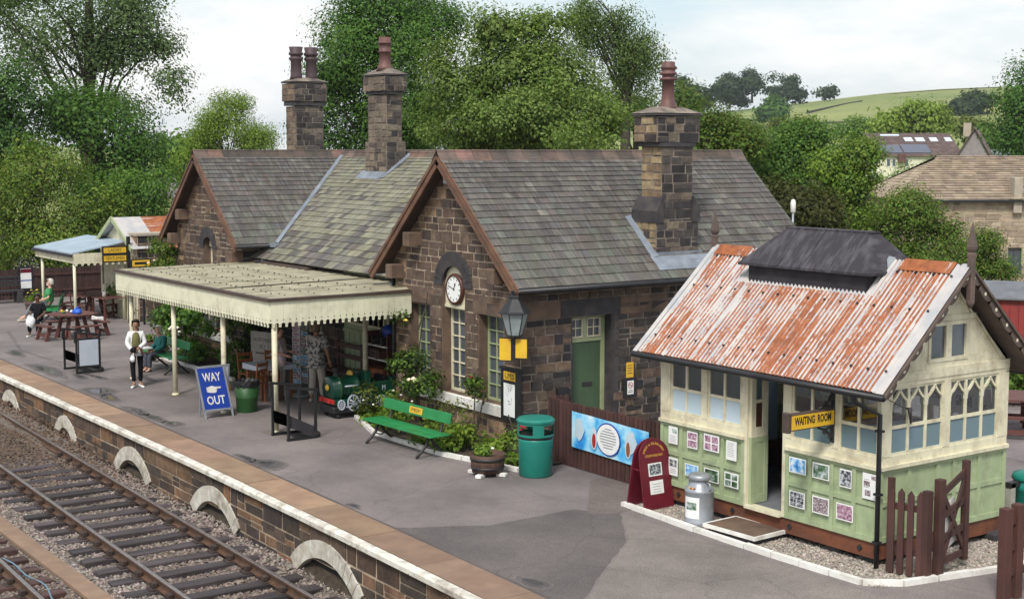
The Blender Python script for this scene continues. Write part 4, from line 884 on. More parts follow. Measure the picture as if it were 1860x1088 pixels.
boarded(MF, 1.87, wf, 1.32, (.035, .48, .94, 1.40, 1.835)); boarded(frame((-14.13, wy0, 0), (1, 0, 0), (0, 0, 1)), 1.71, wf, 1.32, (.035, .47, .87, 1.27, 1.675))
boarded(frame((wx1, wy0, 0), (0, 1, 0), (0, 0, 1)), 2.7, wf, 1.32, (.035, .6, 1.2, 1.55, 2.1, 2.665)); boarded(frame((wx1, wy1, 0), (-1, 0, 0), (0, 0, 1)), 4.4, wf, 1.32, (.035, .9, 1.8, 2.7, 3.6, 4.365)); boarded(frame((wx0, wy1, 0), (0, -1, 0), (0, 0, 1)), 2.7, wf, 1.32, (.035, .6, 1.2, 2.0, 2.665))
# glazed upper walls
def glazed(M, spans, W, z0=1.32, z1=2.42, trans=1.87, lower=None, ogee=False, name='window', posts=True):
    """spans: list of (u0, u1, lights)"""
    b = MB(WO @ M); b.box((0, z0, -.07), (W, z0 + .05, .045)); b.box((0, z0 + .05, -.06), (W, z0 + .17, -.004)); b.box((0, z1 - .06, -.06), (W, z1 + .0, .0))
    edges = [0]; 
    for s in spans: edges += [s[0], s[1]]
    edges.append(W)
    for i in range(0, len(edges), 2):
        if edges[i + 1] - edges[i] > .005: b.box((edges[i], z0 + .17, -.065), (edges[i + 1], z1 - .06, .004))
    wpart(b, 'wall_frame', 'cream')
    for (u0, u1, n) in spans:
        b = MB(WO @ M); za, zb = z0 + .17, z1 - .06; bw = .035; fz = (-.055, -.015)
        b.box((u0, za, fz[0]), (u0 + bw, zb, fz[1])); b.box((u1 - bw, za, fz[0]), (u1, zb, fz[1])); b.box((u0 + bw, za, fz[0]), (u1 - bw, za + bw, fz[1])); b.box((u0 + bw, zb - bw, fz[0]), (u1 - bw, zb, fz[1])); b.box((u0 + bw, trans - .022, fz[0] + .002), (u1 - bw, trans + .022, fz[1] + .003))
        p = (u1 - u0) / n
        for i in range(1, n): b.box((u0 + p * i - .021, za + bw, fz[0] + .004), (u0 + p * i + .021, zb - bw, fz[1] + .005))
        if ogee:
            for i in range(n):
                a = u0 + p * i + .014; c = u0 + p * (i + 1) - .014; m_ = (a + c) / 2; hz = zb - .30
                for s, e in ((a, 1), (c, -1)):
                    hw_ = abs(m_ - s); pts = []
                    for k in range(9):
                        t = k / 8; xx = s + e * hw_ * (1.0 - math.cos(math.pi * t / 2) if t < .5 else .293 + .707 * ((t - .5) * 2) ** .8) ; zz = hz + .255 * (t ** .8 if t < .5 else t ** 1.05)
                        pts.append((xx, zz, -.025))
                    for q, r_ in zip(pts, pts[1:]): b.bar(q, r_, .03, .034, 0, (0, 0, 1))
                b.box((m_ - .012, hz + .24, -.04), (m_ + .012, zb - bw, -.012))
        o = wpart(b, name, 'cream')
        g = MB(WO @ M); zg = -.036; g.poly([(u0 + bw, za + bw, zg), (u1 - bw, za + bw, zg), (u1 - bw, zb - bw, zg), (u0 + bw, zb - bw, zg)]); g.obj('pane', MT['glass'], o)
        if lower:
            g = MB(WO @ M); g.box((u0 + .03, za + .03, -.034), (u1 - .03, trans, -.031)); g.obj('screen_panel', MT[lower], o)
glazed(MF, [(.22, .94, 2), (1.06, 1.78, 2)], 1.87, lower='lblue')
glazed(frame((-14.13, wy0, 0), (1, 0, 0), (0, 0, 1)), [(.10, .85, 2), (.97, 1.66, 2)], 1.71, lower='screen_dim')
glazed(frame((wx1, wy0, 0), (0, 1, 0), (0, 0, 1)), [(.20, 1.28, 3), (1.41, 2.48, 3)], 2.7, z1=2.47, ogee=True, lower='screen_dim')
glazed(frame((wx1, wy1, 0), (-1, 0, 0), (0, 0, 1)), [(.2, 1.3, 3), (1.45, 2.95, 4), (3.1, 4.2, 3)], 4.4, name='window')
b = MB(WO @ frame((wx0, wy1, 0), (0, -1, 0), (0, 0, 1))); b.box((0, 1.32, -.06), (2.7, 2.72, 0)); wpart(b, 'end_wall', 'cream')
b = WB(); b.prism([(wx0 + .06, wy0, 2.42), (wx0 + .06, wy1, 2.42), (wx0 + .06, wy1, 2.70), (wx0 + .06, 16.05, 3.88), (wx0 + .06, wy0, 2.70)], (-.05, 0, 0)); wpart(b, 'end_gable', 'cream')
# gable boarding with two-light window
b = WB(); G0 = wx1 - .05
def tri(pts, d=.04): b.prism([(G0, y, z) for y, z in pts], (d, 0, 0))
zr = lambda y: 3.80 - .934 * abs(y - 16.05) 
tri([(wy0, 2.60), (15.62, 2.60), (15.62, zr(15.62)), (wy0, zr(wy0))]); tri([(16.46, 2.60), (wy1, 2.60), (wy1, zr(wy1)), (16.46, zr(16.46))]); tri([(15.62, 3.22), (16.46, 3.22), (16.46, zr(16.46)), (16.05, zr(16.05)), (15.62, zr(15.62))]); tri([(15.62, 2.60), (16.46, 2.60), (16.46, 2.68), (15.62, 2.68)])
for i in range(24):
    y = wy0 + .0425 * i; b.tint = (.6, .6, .55)
    if zr(y) - .03 > 2.62 and not 15.6 < y < 16.5: b.box((G0 + .039, y - .003, 2.62), (G0 + .0415, y + .003, zr(y) - .03))
b.tint = W1; b.box((wx1 - .06, wy0, 2.471), (wx1 + .012, wy1, 2.60)); b.bar((wx1 + .0, 16.56, 3.3), (wx1 + .0, 17.2, 2.64), .03, .04, 0, (1, 0, 0)); b.bar((wx1, 16.2, 3.62), (wx1, 16.5, 3.32), .03, .04, 0, (1, 0, 0)); b.box((wx1 - .03, 15.5, 3.24), (wx1 + .012, 16.6, 3.31))
wpart(b, 'gable_boarding', 'cream')
b = WB()
for y0_, y1_ in ((15.62, 15.67), (15.98, 16.10), (16.41, 16.46)): b.box((wx1 - .05, y0_, 2.68), (wx1 + .004, y1_, 3.22))
b.box((wx1 - .05, 15.67, 2.68), (wx1 + .002, 16.41, 2.73)); b.box((wx1 - .05, 15.67, 3.17), (wx1 + .002, 16.41, 3.22)); gw = wpart(b, 'gable_window', 'cream')
b = WB(); b.poly([(wx1 - .03, 15.67, 2.73), (wx1 - .03, 16.41, 2.73), (wx1 - .03, 16.41, 3.17), (wx1 - .03, 15.67, 3.17)]); b.obj('pane', MT['glass_dark'], gw)
# door leaf swung inwards, jambs, threshold
b = WB(); b.box((-14.99, wy0 - .002, wf), (-14.9, wy0 + .1, 2.42)); b.box((-14.19, wy0 - .002, wf), (-14.125, wy0 + .1, 2.42)); b.box((-14.9, wy0, 2.34), (-14.19, wy0 + .1, 2.42)); b.box((-14.9, wy0 - .05, wf - .01), (-14.19, wy0 + .12, wf + .035)); wpart(b, 'door_frame', 'cream')
b = WB(); dx = -14.9
b.box((dx, wy0 + .04, wf + .04), (dx + .045, wy0 + .38, 1.36)); 
for y in (wy0 + .04, wy0 + .31): b.box((dx + .045, y, wf + .04), (dx + .053, y + .07, 1.36))
b.box((dx + .045, wy0 + .11, wf + .04), (dx + .052, wy0 + .31, wf + .16)); b.box((dx + .045, wy0 + .11, 1.28), (dx + .052, wy0 + .31, 1.36))
d = wpart(b, 'door', 'green')
b = WB(); b.box((dx, wy0 + .04, 1.36), (dx + .045, wy0 + .13, 2.33)); b.box((dx, wy0 + .27, 1.36), (dx + .045, wy0 + .38, 2.33)); b.box((dx, wy0 + .13, 1.36), (dx + .045, wy0 + .27, 1.50)); b.box((dx, wy0 + .13, 2.26), (dx + .045, wy0 + .27, 2.33)); b.box((dx, wy0 + .13, 1.86), (dx + .045, wy0 + .27, 1.91)); b.obj('upper_sash', MT['cream'], d)
b = WB(); b.box((dx + .015, wy0 + .13, 1.50), (dx + .025, wy0 + .27, 1.86)); b.obj('lower_pane', MT['mahogany'], d)
b = WB(); b.poly([(dx + .02, wy0 + .13, 1.91), (dx + .02, wy0 + .27, 1.91), (dx + .02, wy0 + .27, 2.26), (dx + .02, wy0 + .13, 2.26)]); b.obj('pane', MT['glass'], d)
# inside: bench, panelling, notices, blue screens
b = WB(); b.box((wx0 + .2, wy1 - .55, .72), (wx1 - .2, wy1 - .1, .78)); b.box((wx0 + .2, wy1 - .14, .78), (wx1 - .2, wy1 - .09, 1.5)); b.box((wx0 + .2, wy1 - .5, wf + .03), (wx1 - .2, wy1 - .45, .72)); b.box((wx0 + .1, wy0 + .3, .72), (wx0 + .5, wy1 - .6, .78)); wpart(b, 'inside_bench', 'mahogany')
b = WB(); b.box((wx0 + .07, wy0 + .2, wf + .03), (wx0 + .09, wy1 - .2, 2.4)); b.box((-14.1, wy0 + .06, wf + .03), (wx1 - .07, wy0 + .07, 1.49)); b.box((wx1 - .075, wy0 + .08, wf + .03), (wx1 - .06, wy1 - .1, 1.49)); b.box((-12.98, wy0 + .35, .9), (-12.95, wy0 + 1.3, 1.8)); wpart(b, 'inside_lining', 'tiles_blue')
b = WB(); 
for i, (x, z, w_, h) in enumerate(((-14.75, 1.65, .5, .6), (-13.9, 1.75, .45, .4), (-13.3, 1.7, .4, .5), (-15.9, 1.6, .5, .6), (-12.9, 1.62, .25, .5))): b.k = 0; b.box((x, wy1 - .09, z), (x + w_, wy1 - .08, z + h)); b.box((x + .06, wy1 - .092, z + .12), (x + w_ - .06, wy1 - .089, z + h * .55), 1)
wpart(b, 'inside_notices', ['paper', 'ph_dark'])
# roof: corrugated sheets, laps, bolts
RX0, RX1, ey, ez, ry, rz = -17.06, -12.13, 14.36, 2.43, 16.05, 4.0; kr = (rz - ez) / (ry - ey)
def corr(name, side):
    b = WB(); b.smooth = True; wl = .0762; per = 6; n = int((RX1 - RX0) / wl * per); rows = [0, .12, .25, .4, .55, .7, .80, .86, .93, 1.0]; rr = random.Random(5 + side)
    nrm = Vector((0, -side * kr, 1)).normalized() if side == 1 else Vector((0, kr, 1)).normalized(); ids = []
    for j, t in enumerate(rows):
        y = ey + (ry - ey) * t if side == 1 else 2 * ry - (ey + (ry - ey) * t); z = ez + (rz - ez) * t + (.006 if t >= .80 else 0) 
        ids.append([b.vert(Vector((RX0 + (RX1 - RX0) * i / n, y, z)) + nrm * (.015 * math.sin(2 * math.pi * i / per))) for i in range(n + 1)])
    for j in range(len(rows) - 1):
        t = (rows[j] + rows[j + 1]) / 2
        for i in range(n):
            x = RX0 + (RX1 - RX0) * (i + .5) / n; s = math.sin(2 * math.pi * (i + .5) / per)
            bias = -.02 + .17 * (-s)
            if x > RX1 - .22: bias -= .5 if x > RX1 - .16 else .12
            if x < RX0 + .16: bias -= .25
            if -16.1 < x < -13.35 and t > .62: bias -= .55 if t > .70 else .02
            if .62 < t < .72 and -15.95 < x < -13.5: bias += .10
            if t < .08: bias += .02
            if -16.6 < x < -15.9 and t > .45: bias -= .07
            seam = (x - RX0) % .62
            if seam < .07: bias -= .16
            if t > .86 and (x > -13.1 or x < -16.3): bias += .05
            b.tint = (bias, 0, 0); b.face([ids[j][i], ids[j][i + 1], ids[j + 1][i + 1], ids[j + 1][i]] if side == 1 else [ids[j][i + 1], ids[j][i], ids[j + 1][i], ids[j + 1][i + 1]])
    return wpart(b, name, 'rust')
corr('roof_sheet', 1); corr('roof_sheet', -1)
b = WB(); b.tint = (.12, 0, 0)
for s in (1, -1):
    for xa, xb in ((RX0 + .12, -16.2), (-13.2, RX1 - .2)): b.poly([(xa, ry, rz + .035), (xa, ry - s * .16, rz + .035 - .16 * kr), (xb, ry - s * .16, rz + .035 - .16 * kr), (xb, ry, rz + .035)])
b.tint = (-.5, 0, 0)
for s in (1, -1):
    for xa, xb in ((RX1 - .10, RX1 + .035), (RX0 - .02, RX0 + .08)): b.poly([(xa, ry, rz + .024), (xa, ry - s * (ry - ey + .03), ez + .024 - .03 * kr), (xb, ry - s * (ry - ey + .03), ez + .024 - .03 * kr), (xb, ry, rz + .024)])
wpart(b, 'ridge_cap', 'rust')
b = WB(); rr = random.Random(8)
for t in (.15, .62, .9):
    x = RX0 + .2
    while x < RX1 - .1:
        if not (t > .8 and -16.1 < x < -13.3): b.lathe([(.020, 0), (.018, .014), (.004, .02)], 6, (x, ey + (ry - ey) * t + rr.uniform(-.01, .01), ez + (rz - ez) * t + .012))
        x += .305
wpart(b, 'roof_bolts', 'black')
b = WB()
for s in (1, -1): M_ = frame((RX0 + .1, ry - s * (ry - ey - .04), ez - .045), (1, 0, 0), (0, s, kr)); b.box((0, 0, 0), (0, 0, 0)) if 0 else None; pts = [(RX0 + .1, ry - s * (ry - ey - .04), ez - .03), (RX0 + .1, ry, rz - .06)]; b.prism([(RX0 + .1, pts[0][1], pts[0][2]), (RX0 + .1, ry, rz - .06), (RX0 + .1, ry, rz - .09), (RX0 + .1, pts[0][1], pts[0][2] - .03)], (RX1 - RX0 - .15, 0, 0))
wpart(b, 'roof_boarding', 'trim')
# scalloped bargeboards with roundels, finials
for s in (1, -1):
    b = WB(); Lb = math.hypot(ry - ey, rz - ez) + .05; n = 7; p = Lb / n; pts = []
    for i in range(n):
        for k in range(8):
            t = (i + k / 8) * p; a = 2 * math.pi * k / 8; pts.append((t, -.075 - .055 * abs(math.sin(a / 2)) ** .6 + (.05 if k == 0 else 0)))
    pts.append((Lb, -.06)); out_ = [(0, .0)] + [(Lb, 0)] + pts[::-1]
    M_ = frame((RX1 + .0, ry, rz + .0), (0, -s, -kr), (0, -s * kr, 1)); M_ = Matrix.Translation((0, 0, 0)) @ M_
    q = [M_ @ Vector((x, y, 0)) for x, y in out_]; b.prism([(RX1 + .002, v.y, v.z) for v in (q if s < 0 else q[::-1])], (.028, 0, 0), 0)
    for i in range(1, n + 1):
        v = M_ @ Vector(((i - .5) * p, -.07, 0)); b.disc((RX1 + .032, v.y, v.z), .026, (1, 0, 0), 10, 1)
    v0 = M_ @ Vector((0, -.02, 0)); v1 = M_ @ Vector((Lb, -.02, 0)); b.bar((RX1 + .045, v0.y, v0.z), (RX1 + .045, v1.y, v1.z), .03, .045, 0, (1, 0, 0))
    wpart(b, 'bargeboard', ['trim', 'cream_pale'])
for x in (RX1 + .03, RX0 - .02):
    b = WB(); b.box((x - .045, ry - .045, 3.50), (x + .045, ry + .045, 4.17), 0, .012); b.lathe([(.02, -.12), (.055, -.05), (.045, 0)], 10, (x, ry, 3.55)); b.lathe([(.066, 0), (.066, .03), (.035, .05), (.055, .07), (.075, .10), (.05, .12)], 4, (x, ry, 4.13), 0, True, True); b.lathe([(.06, .10), (.075, .13), (.004, .46)], 4, (x, ry, 4.12), 1, True, True); wpart(b, 'finial', ['trim', 'trim'])
# ventilator
b = WB(); vx0, vx1, vy0, vy1 = -15.95, -13.36, 15.47, 16.63; vz = 3.83; rx0, rx1, vzr = -15.4, -13.78, 4.36
def q(*p): b.poly(p)
A = (vx0, vy0, vz); Bq = (vx1, vy0, vz); Cq = (vx1, vy1, vz); Dq = (vx0, vy1, vz); E_ = (rx0, 15.96, vzr); F_ = (rx1, 15.96, vzr); G_ = (rx1, 16.14, vzr); H_ = (rx0, 16.14, vzr)
q(A, Bq, F_, E_); q(Bq, Cq, G_, F_); q(Cq, Dq, H_, G_); q(Dq, A, E_, H_); q(E_, F_, G_, H_); q(A, Dq, Cq, Bq)
b.box((vx0 + .001, vy0 + .001, vz - .035), (vx1 - .001, vy1 - .001, vz - .002))
b.bar((rx0 - .02, 16.05, vzr + .01), (rx1 + .02, 16.05, vzr + .01), .2, .025)
for x in (-15.1, -14.62, -14.1): b.bar((x, 15.96, vzr + .004), (x - .02, vy0, vz + .006), .02, .012)
wpart(b, 'ventilator_roof', ['vent'] if 'vent' in MT else ['black_matt'])
b = WB(); b.box((vx0 + .14, vy0 + .1, 3.35), (vx1 - .14, vy1 - .1, vz - .034)); wpart(b, 'ventilator_box', 'black_matt')
b = WB(); b.poly([(vx1 - .14, vy0 + .08, 3.50), (vx1 - .02, vy0 + .08, 3.50), (vx1 - .02, 16.05, 4.035), (vx1 - .14, 16.05, 4.05)]); wpart(b, 'ventilator_flashing', 'steel')
b = WB(); b.tube([(RX0 - .02, ey - .035, ez - .055), (RX1 + .06, ey - .035, ez - .055)], .045, 8); b.tube([(RX0 - .02, 2 * ry - ey + .035, ez - .055), (RX1 + .06, 2 * ry - ey + .035, ez - .055)], .045, 8); b.tube([(-12.62, ey - .02, ez - .08), (-12.62, ey + .05, 2.24), (-12.40, wy0 - .05, 2.08), (-12.40, wy0 - .05, .02)], .034, 8)
for z in (1.85, 1.0, .35): b.box((-12.45, wy0 - .09, z), (-12.35, wy0 - .005, z + .03))
wpart(b, 'gutter', 'black')
b = WB(); b.bar((wx1 + .02, wy0 + .45, 2.12), (wx1 + .1, wy0 + .5, 2.1), .02, .02); b.tube([(wx1 + .0, wy0 + .06, 2.3), (wx1 + .08, wy0 + .3, 2.16), (wx1 + .09, wy0 + .48, 2.12)], .006, 5); b.tube([(wx1 + .1, wy0 + .44, 2.14), (wx1 + .11, wy0 + .44, 2.06), (wx1 + .13, wy0 + .44, 1.92)], [.03, .025, .008], 8); wpart(b, 'outside_lamp', 'iron')
# ---- loose things round the waiting room
def poster(x0, x1, z0, z1, label, m, lay, y=14.7 - .022, group='notices pinned on the waiting room'):
    t = thing('poster', label, 'poster', ((x0 + x1) / 2, y, (z0 + z1) / 2), 0, group); b = MB(); w_, h = (x1 - x0) / 2, (z1 - z0) / 2
    b.box((-w_, -.003, -h), (w_, .0, h), 0)
    def pic(a, c, d, e, k=1): b.box((w_ * a, -.005, h * c), (w_ * d, -.003, h * e), k)
    rr = random.Random(label)
    if lay == 'full': pic(-.88, -.85, .88, .85)
    if lay == 'top': pic(-.2, .25, .8, .75); [pic(-.75, -.1 - .16 * i, .5 + .25 * rr.random(), -.1 - .16 * i + .04, 2) for i in range(5)]
    if lay == 'two': pic(-.85, .08, .85, .85); pic(-.85, -.85, .85, -.08)
    if lay == 'grid': [pic(-.85 + .92 * i, -.85 + .92 * j, -.1 + .92 * i, -.1 + .92 * j) for i in (0, 1) for j in (0, 1)]
    if lay == 'gridtext': [pic(-.8 + .85 * i, .0 + .42 * j, -.08 + .85 * i, .36 + .42 * j) for i in (0, 1) for j in (0, 1)]; [pic(-.6, -.3 - .2 * i, .6, -.24 - .2 * i, 2) for i in range(3)]
    if lay == 'text': [pic(-.75, .75 - .17 * i, .3 + .45 * rr.random(), .79 - .17 * i, 2) for i in range(9)]
    if lay == 'mosaic': [pic(-.85 + .44 * i, -.85 + .44 * j, -.47 + .44 * i, -.47 + .44 * j) for i in range(4) for j in range(4)]
    if lay == 'side': pic(.3, .55, .9, .85, 1); pic(-.8, .0, .1, .4); pic(-.6, -.75, .2, -.3); [pic(-.8, .5 - .3 * i, -.1, .54 - .3 * i, 2) for i in range(3)]
    b.obj('sheet', [MT['paper'], MT[m], MT['text_grey']], t)
for a in ((-16.60, -16.39, 1.00, 1.27, 'tall white notice with one small picture, upper row by the corner nearest the maroon board', 'ph_green', 'top'), (-16.17, -15.94, 1.00, 1.26, 'tall white notice with two stacked mauve photographs on green boards', 'ph_mauve', 'two'), (-15.80, -15.46, 1.03, 1.28, 'mauve sheet of four photographs in the upper row left of the doorway', 'ph_mauve', 'grid'), (-15.31, -15.09, .97, 1.26, 'grey printed text notice hanging just left of the open doorway', 'ph_dark', 'text'),
          (-16.59, -16.38, .50, .78, 'white notice with four small black pictures, lower row by the corner', 'ph_dark', 'gridtext'), (-16.21, -15.91, .56, .75, 'bright blue picture behind the milk churn', 'ph_blue', 'full'), (-15.78, -15.46, .56, .76, 'dark locomotive photograph to the right of the blue picture', 'ph_green', 'full'), (-15.34, -15.04, .56, .78, 'sheet of four dark landscape pictures at bottom left of the doorway', 'ph_green', 'grid'),
          (-14.03, -13.71, 1.02, 1.24, 'blue green train photograph directly right of the doorway, upper row', 'ph_blue', 'full'), (-13.59, -13.28, 1.02, 1.24, 'white bordered steam train photograph under the hanging sign', 'ph_green', 'full'), (-13.09, -12.88, .99, 1.24, 'narrow dark photograph with a yellow patch, upper row', 'ph_dark', 'full'), (-12.69, -12.455, .91, 1.26, 'tall pale notice with mixed pictures beside the black downpipe', 'ph_mixed', 'side'),
          (-14.02, -13.72, .53, .76, 'white sheet packed with a mosaic of tiny dark pictures', 'ph_dark', 'mosaic'), (-13.58, -13.27, .53, .77, 'grey mauve crowd photograph, middle of the lower row right of the doorway', 'ph_mixed', 'full'), (-13.14, -12.84, .53, .76, 'reddish crowd photograph, last of the lower row right of the doorway', 'ph_mauve', 'full')): poster(*a)
# hanging sign
t = thing('hanging_sign', 'yellow and black waiting room sign hanging on an ornate iron bracket', 'sign', (-13.25, 14.7, 1.93)); b = MB()
b.box((-.045, -.88, -.12), (.045, -.02, .12), 0, .01); b.box((-.06, -.94, -.14), (.06, -.87, .14), 0, .01); b.obj('frame', MT['brown'], t)
b = MB(); b.box((.045, -.86, -.095), (.05, -.04, .095)); b.box((-.05, -.86, -.095), (-.045, -.04, .095)); b.text('WAITING  ROOM', frame((.0505, -.45, .01), (0, 1, 0), (0, 0, 1)), .15, 1, .002, .70, bold=.004); b.text('WAITING  ROOM', frame((-.0505, -.45, .01), (0, -1, 0), (0, 0, 1)), .15, 1, .002, .70); b.obj('board', [MT['yellow'], MT['black']], t)
b = MB(); b.box((-.03, -.035, -.36), (.03, -.004, .38))
for s in (1, -1):
    b.tube([(0, -.02, s * .32), (0, -.06, s * .30), (0, -.10, s * .22), (0, -.2, s * .16), (0, -.3, s * .13)], .018, 6)
    for c_, r_ in (((-.09), .045), ((-.17), .03)): b.tube([(0, c_ + r_ * math.cos(a), s * .19 + r_ * math.sin(a)) for a in np.linspace(0, 6.2, 11)], .013, 5)
    b.ball((0, -.02, s * .345), .022, 8)
b.obj('bracket', MT['iron'], t)
# milk churn
t = thing('milk_churn', 'silver painted milk churn with a notice stuck on it, beside the doorstep', 'churn', (-15.47, 14.3, 0)); b = MB()
b.lathe([(.215, 0), (.222, .02), (.222, .07), (.215, .08), (.215, .50), (.222, .51), (.222, .53), (.20, .56), (.15, .62), (.135, .66), (.135, .70), (.15, .70)], 24); b.obj('body', MT['alu'], t)
b = MB(); b.lathe([(.165, .69), (.17, .70), (.17, .74), (.15, .765), (.05, .775), (.04, .77)], 20); b.obj('lid', MT['steel'], t)
for s in (1, -1):
    b = MB(); b.tube([(s * .14, 0, .66), (s * .22, 0, .65), (s * .235, 0, .58), (s * .205, 0, .54)], .012, 6); b.obj('handle', MT['alu'], t)
b = MB(); hh = [(.219 * math.cos(a), .219 * math.sin(a)) for a in np.linspace(-1.95, -.75, 8)]
for (x, y), (x2, y2) in zip(hh, hh[1:]): b.poly([(x, y, .13), (x2, y2, .13), (x2, y2, .45), (x, y, .45)], 0)
hh = [(.221 * math.cos(a), .221 * math.sin(a)) for a in np.linspace(-1.75, -.95, 6)]
for (x, y), (x2, y2) in zip(hh, hh[1:]): b.poly([(x, y, .26), (x2, y2, .26), (x2, y2, .37), (x, y, .37)], 1)
b.obj('notice', [MT['paper'], MT['ph_green']], t)
b = MB(); 
for i, a in enumerate((-1.6, -1.45, -1.3, -1.15)): c = Vector((.19 * math.cos(a), .19 * math.sin(a), .575)); b.ball(c, .016, 6, i % 2)
b.obj('painted_motif', [MT['gold'], MT['red']], t)
# doorstep
t = thing('doorstep', 'white edged stone doorstep in front of the waiting room doorway', 'step', (-14.62, 14.42, 0), R(3)); b = MB(); b.box((-.45, -.32, .0), (.45, .32, .085), 0, .02); b.obj('plinth', MT['black_stone'], t)
b = MB(); b.box((-.50, -.36, .087), (.50, .34, .135), 0, .008); b.box((-.505, -.362, .085), (.505, -.33, .138), 1); b.box((-.506, -.33, .085), (-.47, .33, .138), 1); b.box((.47, -.33, .085), (.506, .33, .138), 1); b.box((-.5, .31, .085), (.5, .341, .138), 1); b.obj('slab', [MT['dressed'], MT['white']], t)
# gravel bed and white kerb
bed = [(-17.0, 14.1), (-13.6, 13.97), (-12.1, 13.98), (-11.74, 14.38), (-11.3, 16.3), (-11.2, 18.2), (-17.2, 18.2)]
b = MB(); b.tint = (.30, .27, .24); b.poly([(x, y, .006) for x, y in bed]); tag(b.obj('gravel_bed', MT['gravel']), kind='structure')
n = 26000; X = nrg.uniform(-17, -11.2, n); Y = nrg.uniform(14.0, 18.2, n); k = (X < -11.74 + (Y - 14.38) * .23) & (Y > 14.03 - (X + 13.6) * .03) & ~((X > wx0 + .3) & (X < wx1 - .5) & (Y > 15.2) & (Y < 17)); X, Y = X[k], Y[k]; n = len(X); cc = np.array([.40, .35, .30]) * nrg.uniform(.55, 1.4, (n, 1)) * nrg.normal(1, .05, (n, 3))
rock_field('gravel', np.stack([X, Y, np.full(n, .008)], 1), nrg.uniform(.012, .026, n), np.clip(cc, .02, .9), MT['gravel'])
def kerb(pts, name, label):
    b = MB(); rr = random.Random(3)
    for p, q_ in zip(pts, pts[1:]):
        p = Vector((*p, 0)); q_ = Vector((*q_, 0)); d = q_ - p; n = max(1, round(d.length / .62)); 
        for i in range(n):
            a = p + d * (i / n) + d.normalized() * .008; c = p + d * ((i + 1) / n) - d.normalized() * .008; z = rr.uniform(-.01, .008); a.z = c.z = .03 + z; e = rr.uniform(-.008, .008); b.bar(a + Vector((0, e, 0)), c + Vector((0, e, 0)), .085, .085)
    return tag(b.obj(name, MT['white']), label, 'kerb')
kerb([(-17.0, 14.09), (-15.2, 13.98), (-13.6, 13.94), (-12.05, 13.97), (-11.72, 14.37), (-11.4, 16.0), (-11.1, 18.0)], 'white_kerb', 'low white painted stone kerb round the gravel under the waiting room')
# ---------------------------------------------------------------- foliage
def leaf_mesh(name, P, Nn, S, T, aspect=.6, mats=None, parent=None, curl=.25, drop=None):
    """one quad per leaf: P centres, Nn normals, S lengths, T tints"""
    T = T * np.array([.87, .93, .47]); n = len(P); Nn = Nn / np.maximum(1e-6, np.linalg.norm(Nn, axis=1, keepdims=True))
    a = nrg.normal(0, 1, (n, 3)) if drop is None else np.tile([0, 0, -1.0], (n, 1)) + nrg.normal(0, drop, (n, 3))
    a -= Nn * (a * Nn).sum(1, keepdims=True); a /= np.maximum(1e-6, np.linalg.norm(a, axis=1, keepdims=True)); b = np.cross(Nn, a)
    s = S[:, None] * .5; v = np.empty((n, 4, 3)); w_ = s * aspect
    v[:, 0] = P - a * s; v[:, 1] = P + b * w_ + Nn * s * curl; v[:, 2] = P + a * s; v[:, 3] = P - b * w_ + Nn * s * curl
    me = bpy.data.meshes.new(name); me.vertices.add(n * 4); me.vertices.foreach_set('co', v.ravel()); me.loops.add(n * 4); me.loops.foreach_set('vertex_index', np.arange(n * 4))
    me.polygons.add(n); me.polygons.foreach_set('loop_start', np.arange(n) * 4); me.polygons.foreach_set('loop_total', np.full(n, 4)); me.update(calc_edges=True)
    at_ = me.attributes.new('tint', 'FLOAT_COLOR', 'FACE'); at_.data.foreach_set('color', np.concatenate([np.clip(T, .003, 1), np.ones((n, 1))], 1).astype(np.float32).ravel())
    me.materials.append(mats or MT['leaf']); o = bpy.data.objects.new(name, me); C.objects.link(o)
    if parent is not None: o.parent = parent
    return o
def crown_points(blobs, ncl, per, cr, seed, shell=.55, lump=.18, flat=.75, droop=0, fill=.0, fillsize=2.2):
    g = np.random.default_rng(seed); vol = np.array([b[3] * b[4] + b[4] * b[5] + b[3] * b[5] for b in blobs], float); vol /= vol.sum()
    P = []; Nn = []; K = []; cen = []
    bi = g.choice(len(blobs), ncl, p=vol)
    lob = g.normal(0, 1, (6, 3)); ph = g.uniform(0, 6, 6)
    nb = max(5, ncl // 13); bo = []          # boughs: clumps gather round them
    for q in range(nb):
        b = blobs[g.choice(len(blobs), p=vol)]; d = g.normal(0, 1, 3); d /= np.linalg.norm(d)
        if d[2] < -.5: d[2] *= -.6
        r = shell + (1 - shell) * math.sqrt(g.random()); r *= 1 + lump * float(np.sin(lob @ d * 2.4 + ph).sum()) / 2.2
        bo.append((np.array(b[:3]) + d * r * np.array(b[3:6]), d, min(b[3], b[5]) * g.uniform(.22, .42) + cr * .5, g.normal(0, .8)))
    for q in range(ncl):
        bc, bd, brd, bk = bo[g.integers(0, nb)]; e = g.normal(0, 1, 3); e /= np.linalg.norm(e); e[2] *= .8; c = bc + e * brd * g.random() ** .45; d = bd * .5 + e * .6; cen.append(c); k = bk * .75 + g.normal(0, .45); rad = cr * g.uniform(.6, 1.35)
        m_ = max(3, int(per * g.uniform(.6, 1.3))); o = g.normal(0, 1, (m_, 3)); o /= np.maximum(1, np.linalg.norm(o, axis=1, keepdims=True) / 1.6)
        if droop: o = o * np.array([.45, .45, 1.0]) ; o[:, 2] = -np.abs(o[:, 2]) * droop
        else: o[:, 2] *= flat
        p = c + o * rad; P.append(p); nn = d * .8 + np.array([0, 0, .5]) + o * .5 + g.normal(0, .33, (m_, 3)); Nn.append(nn); K.append(np.full(m_, k))
    return np.concatenate(P), np.concatenate(Nn), np.concatenate(K), cen
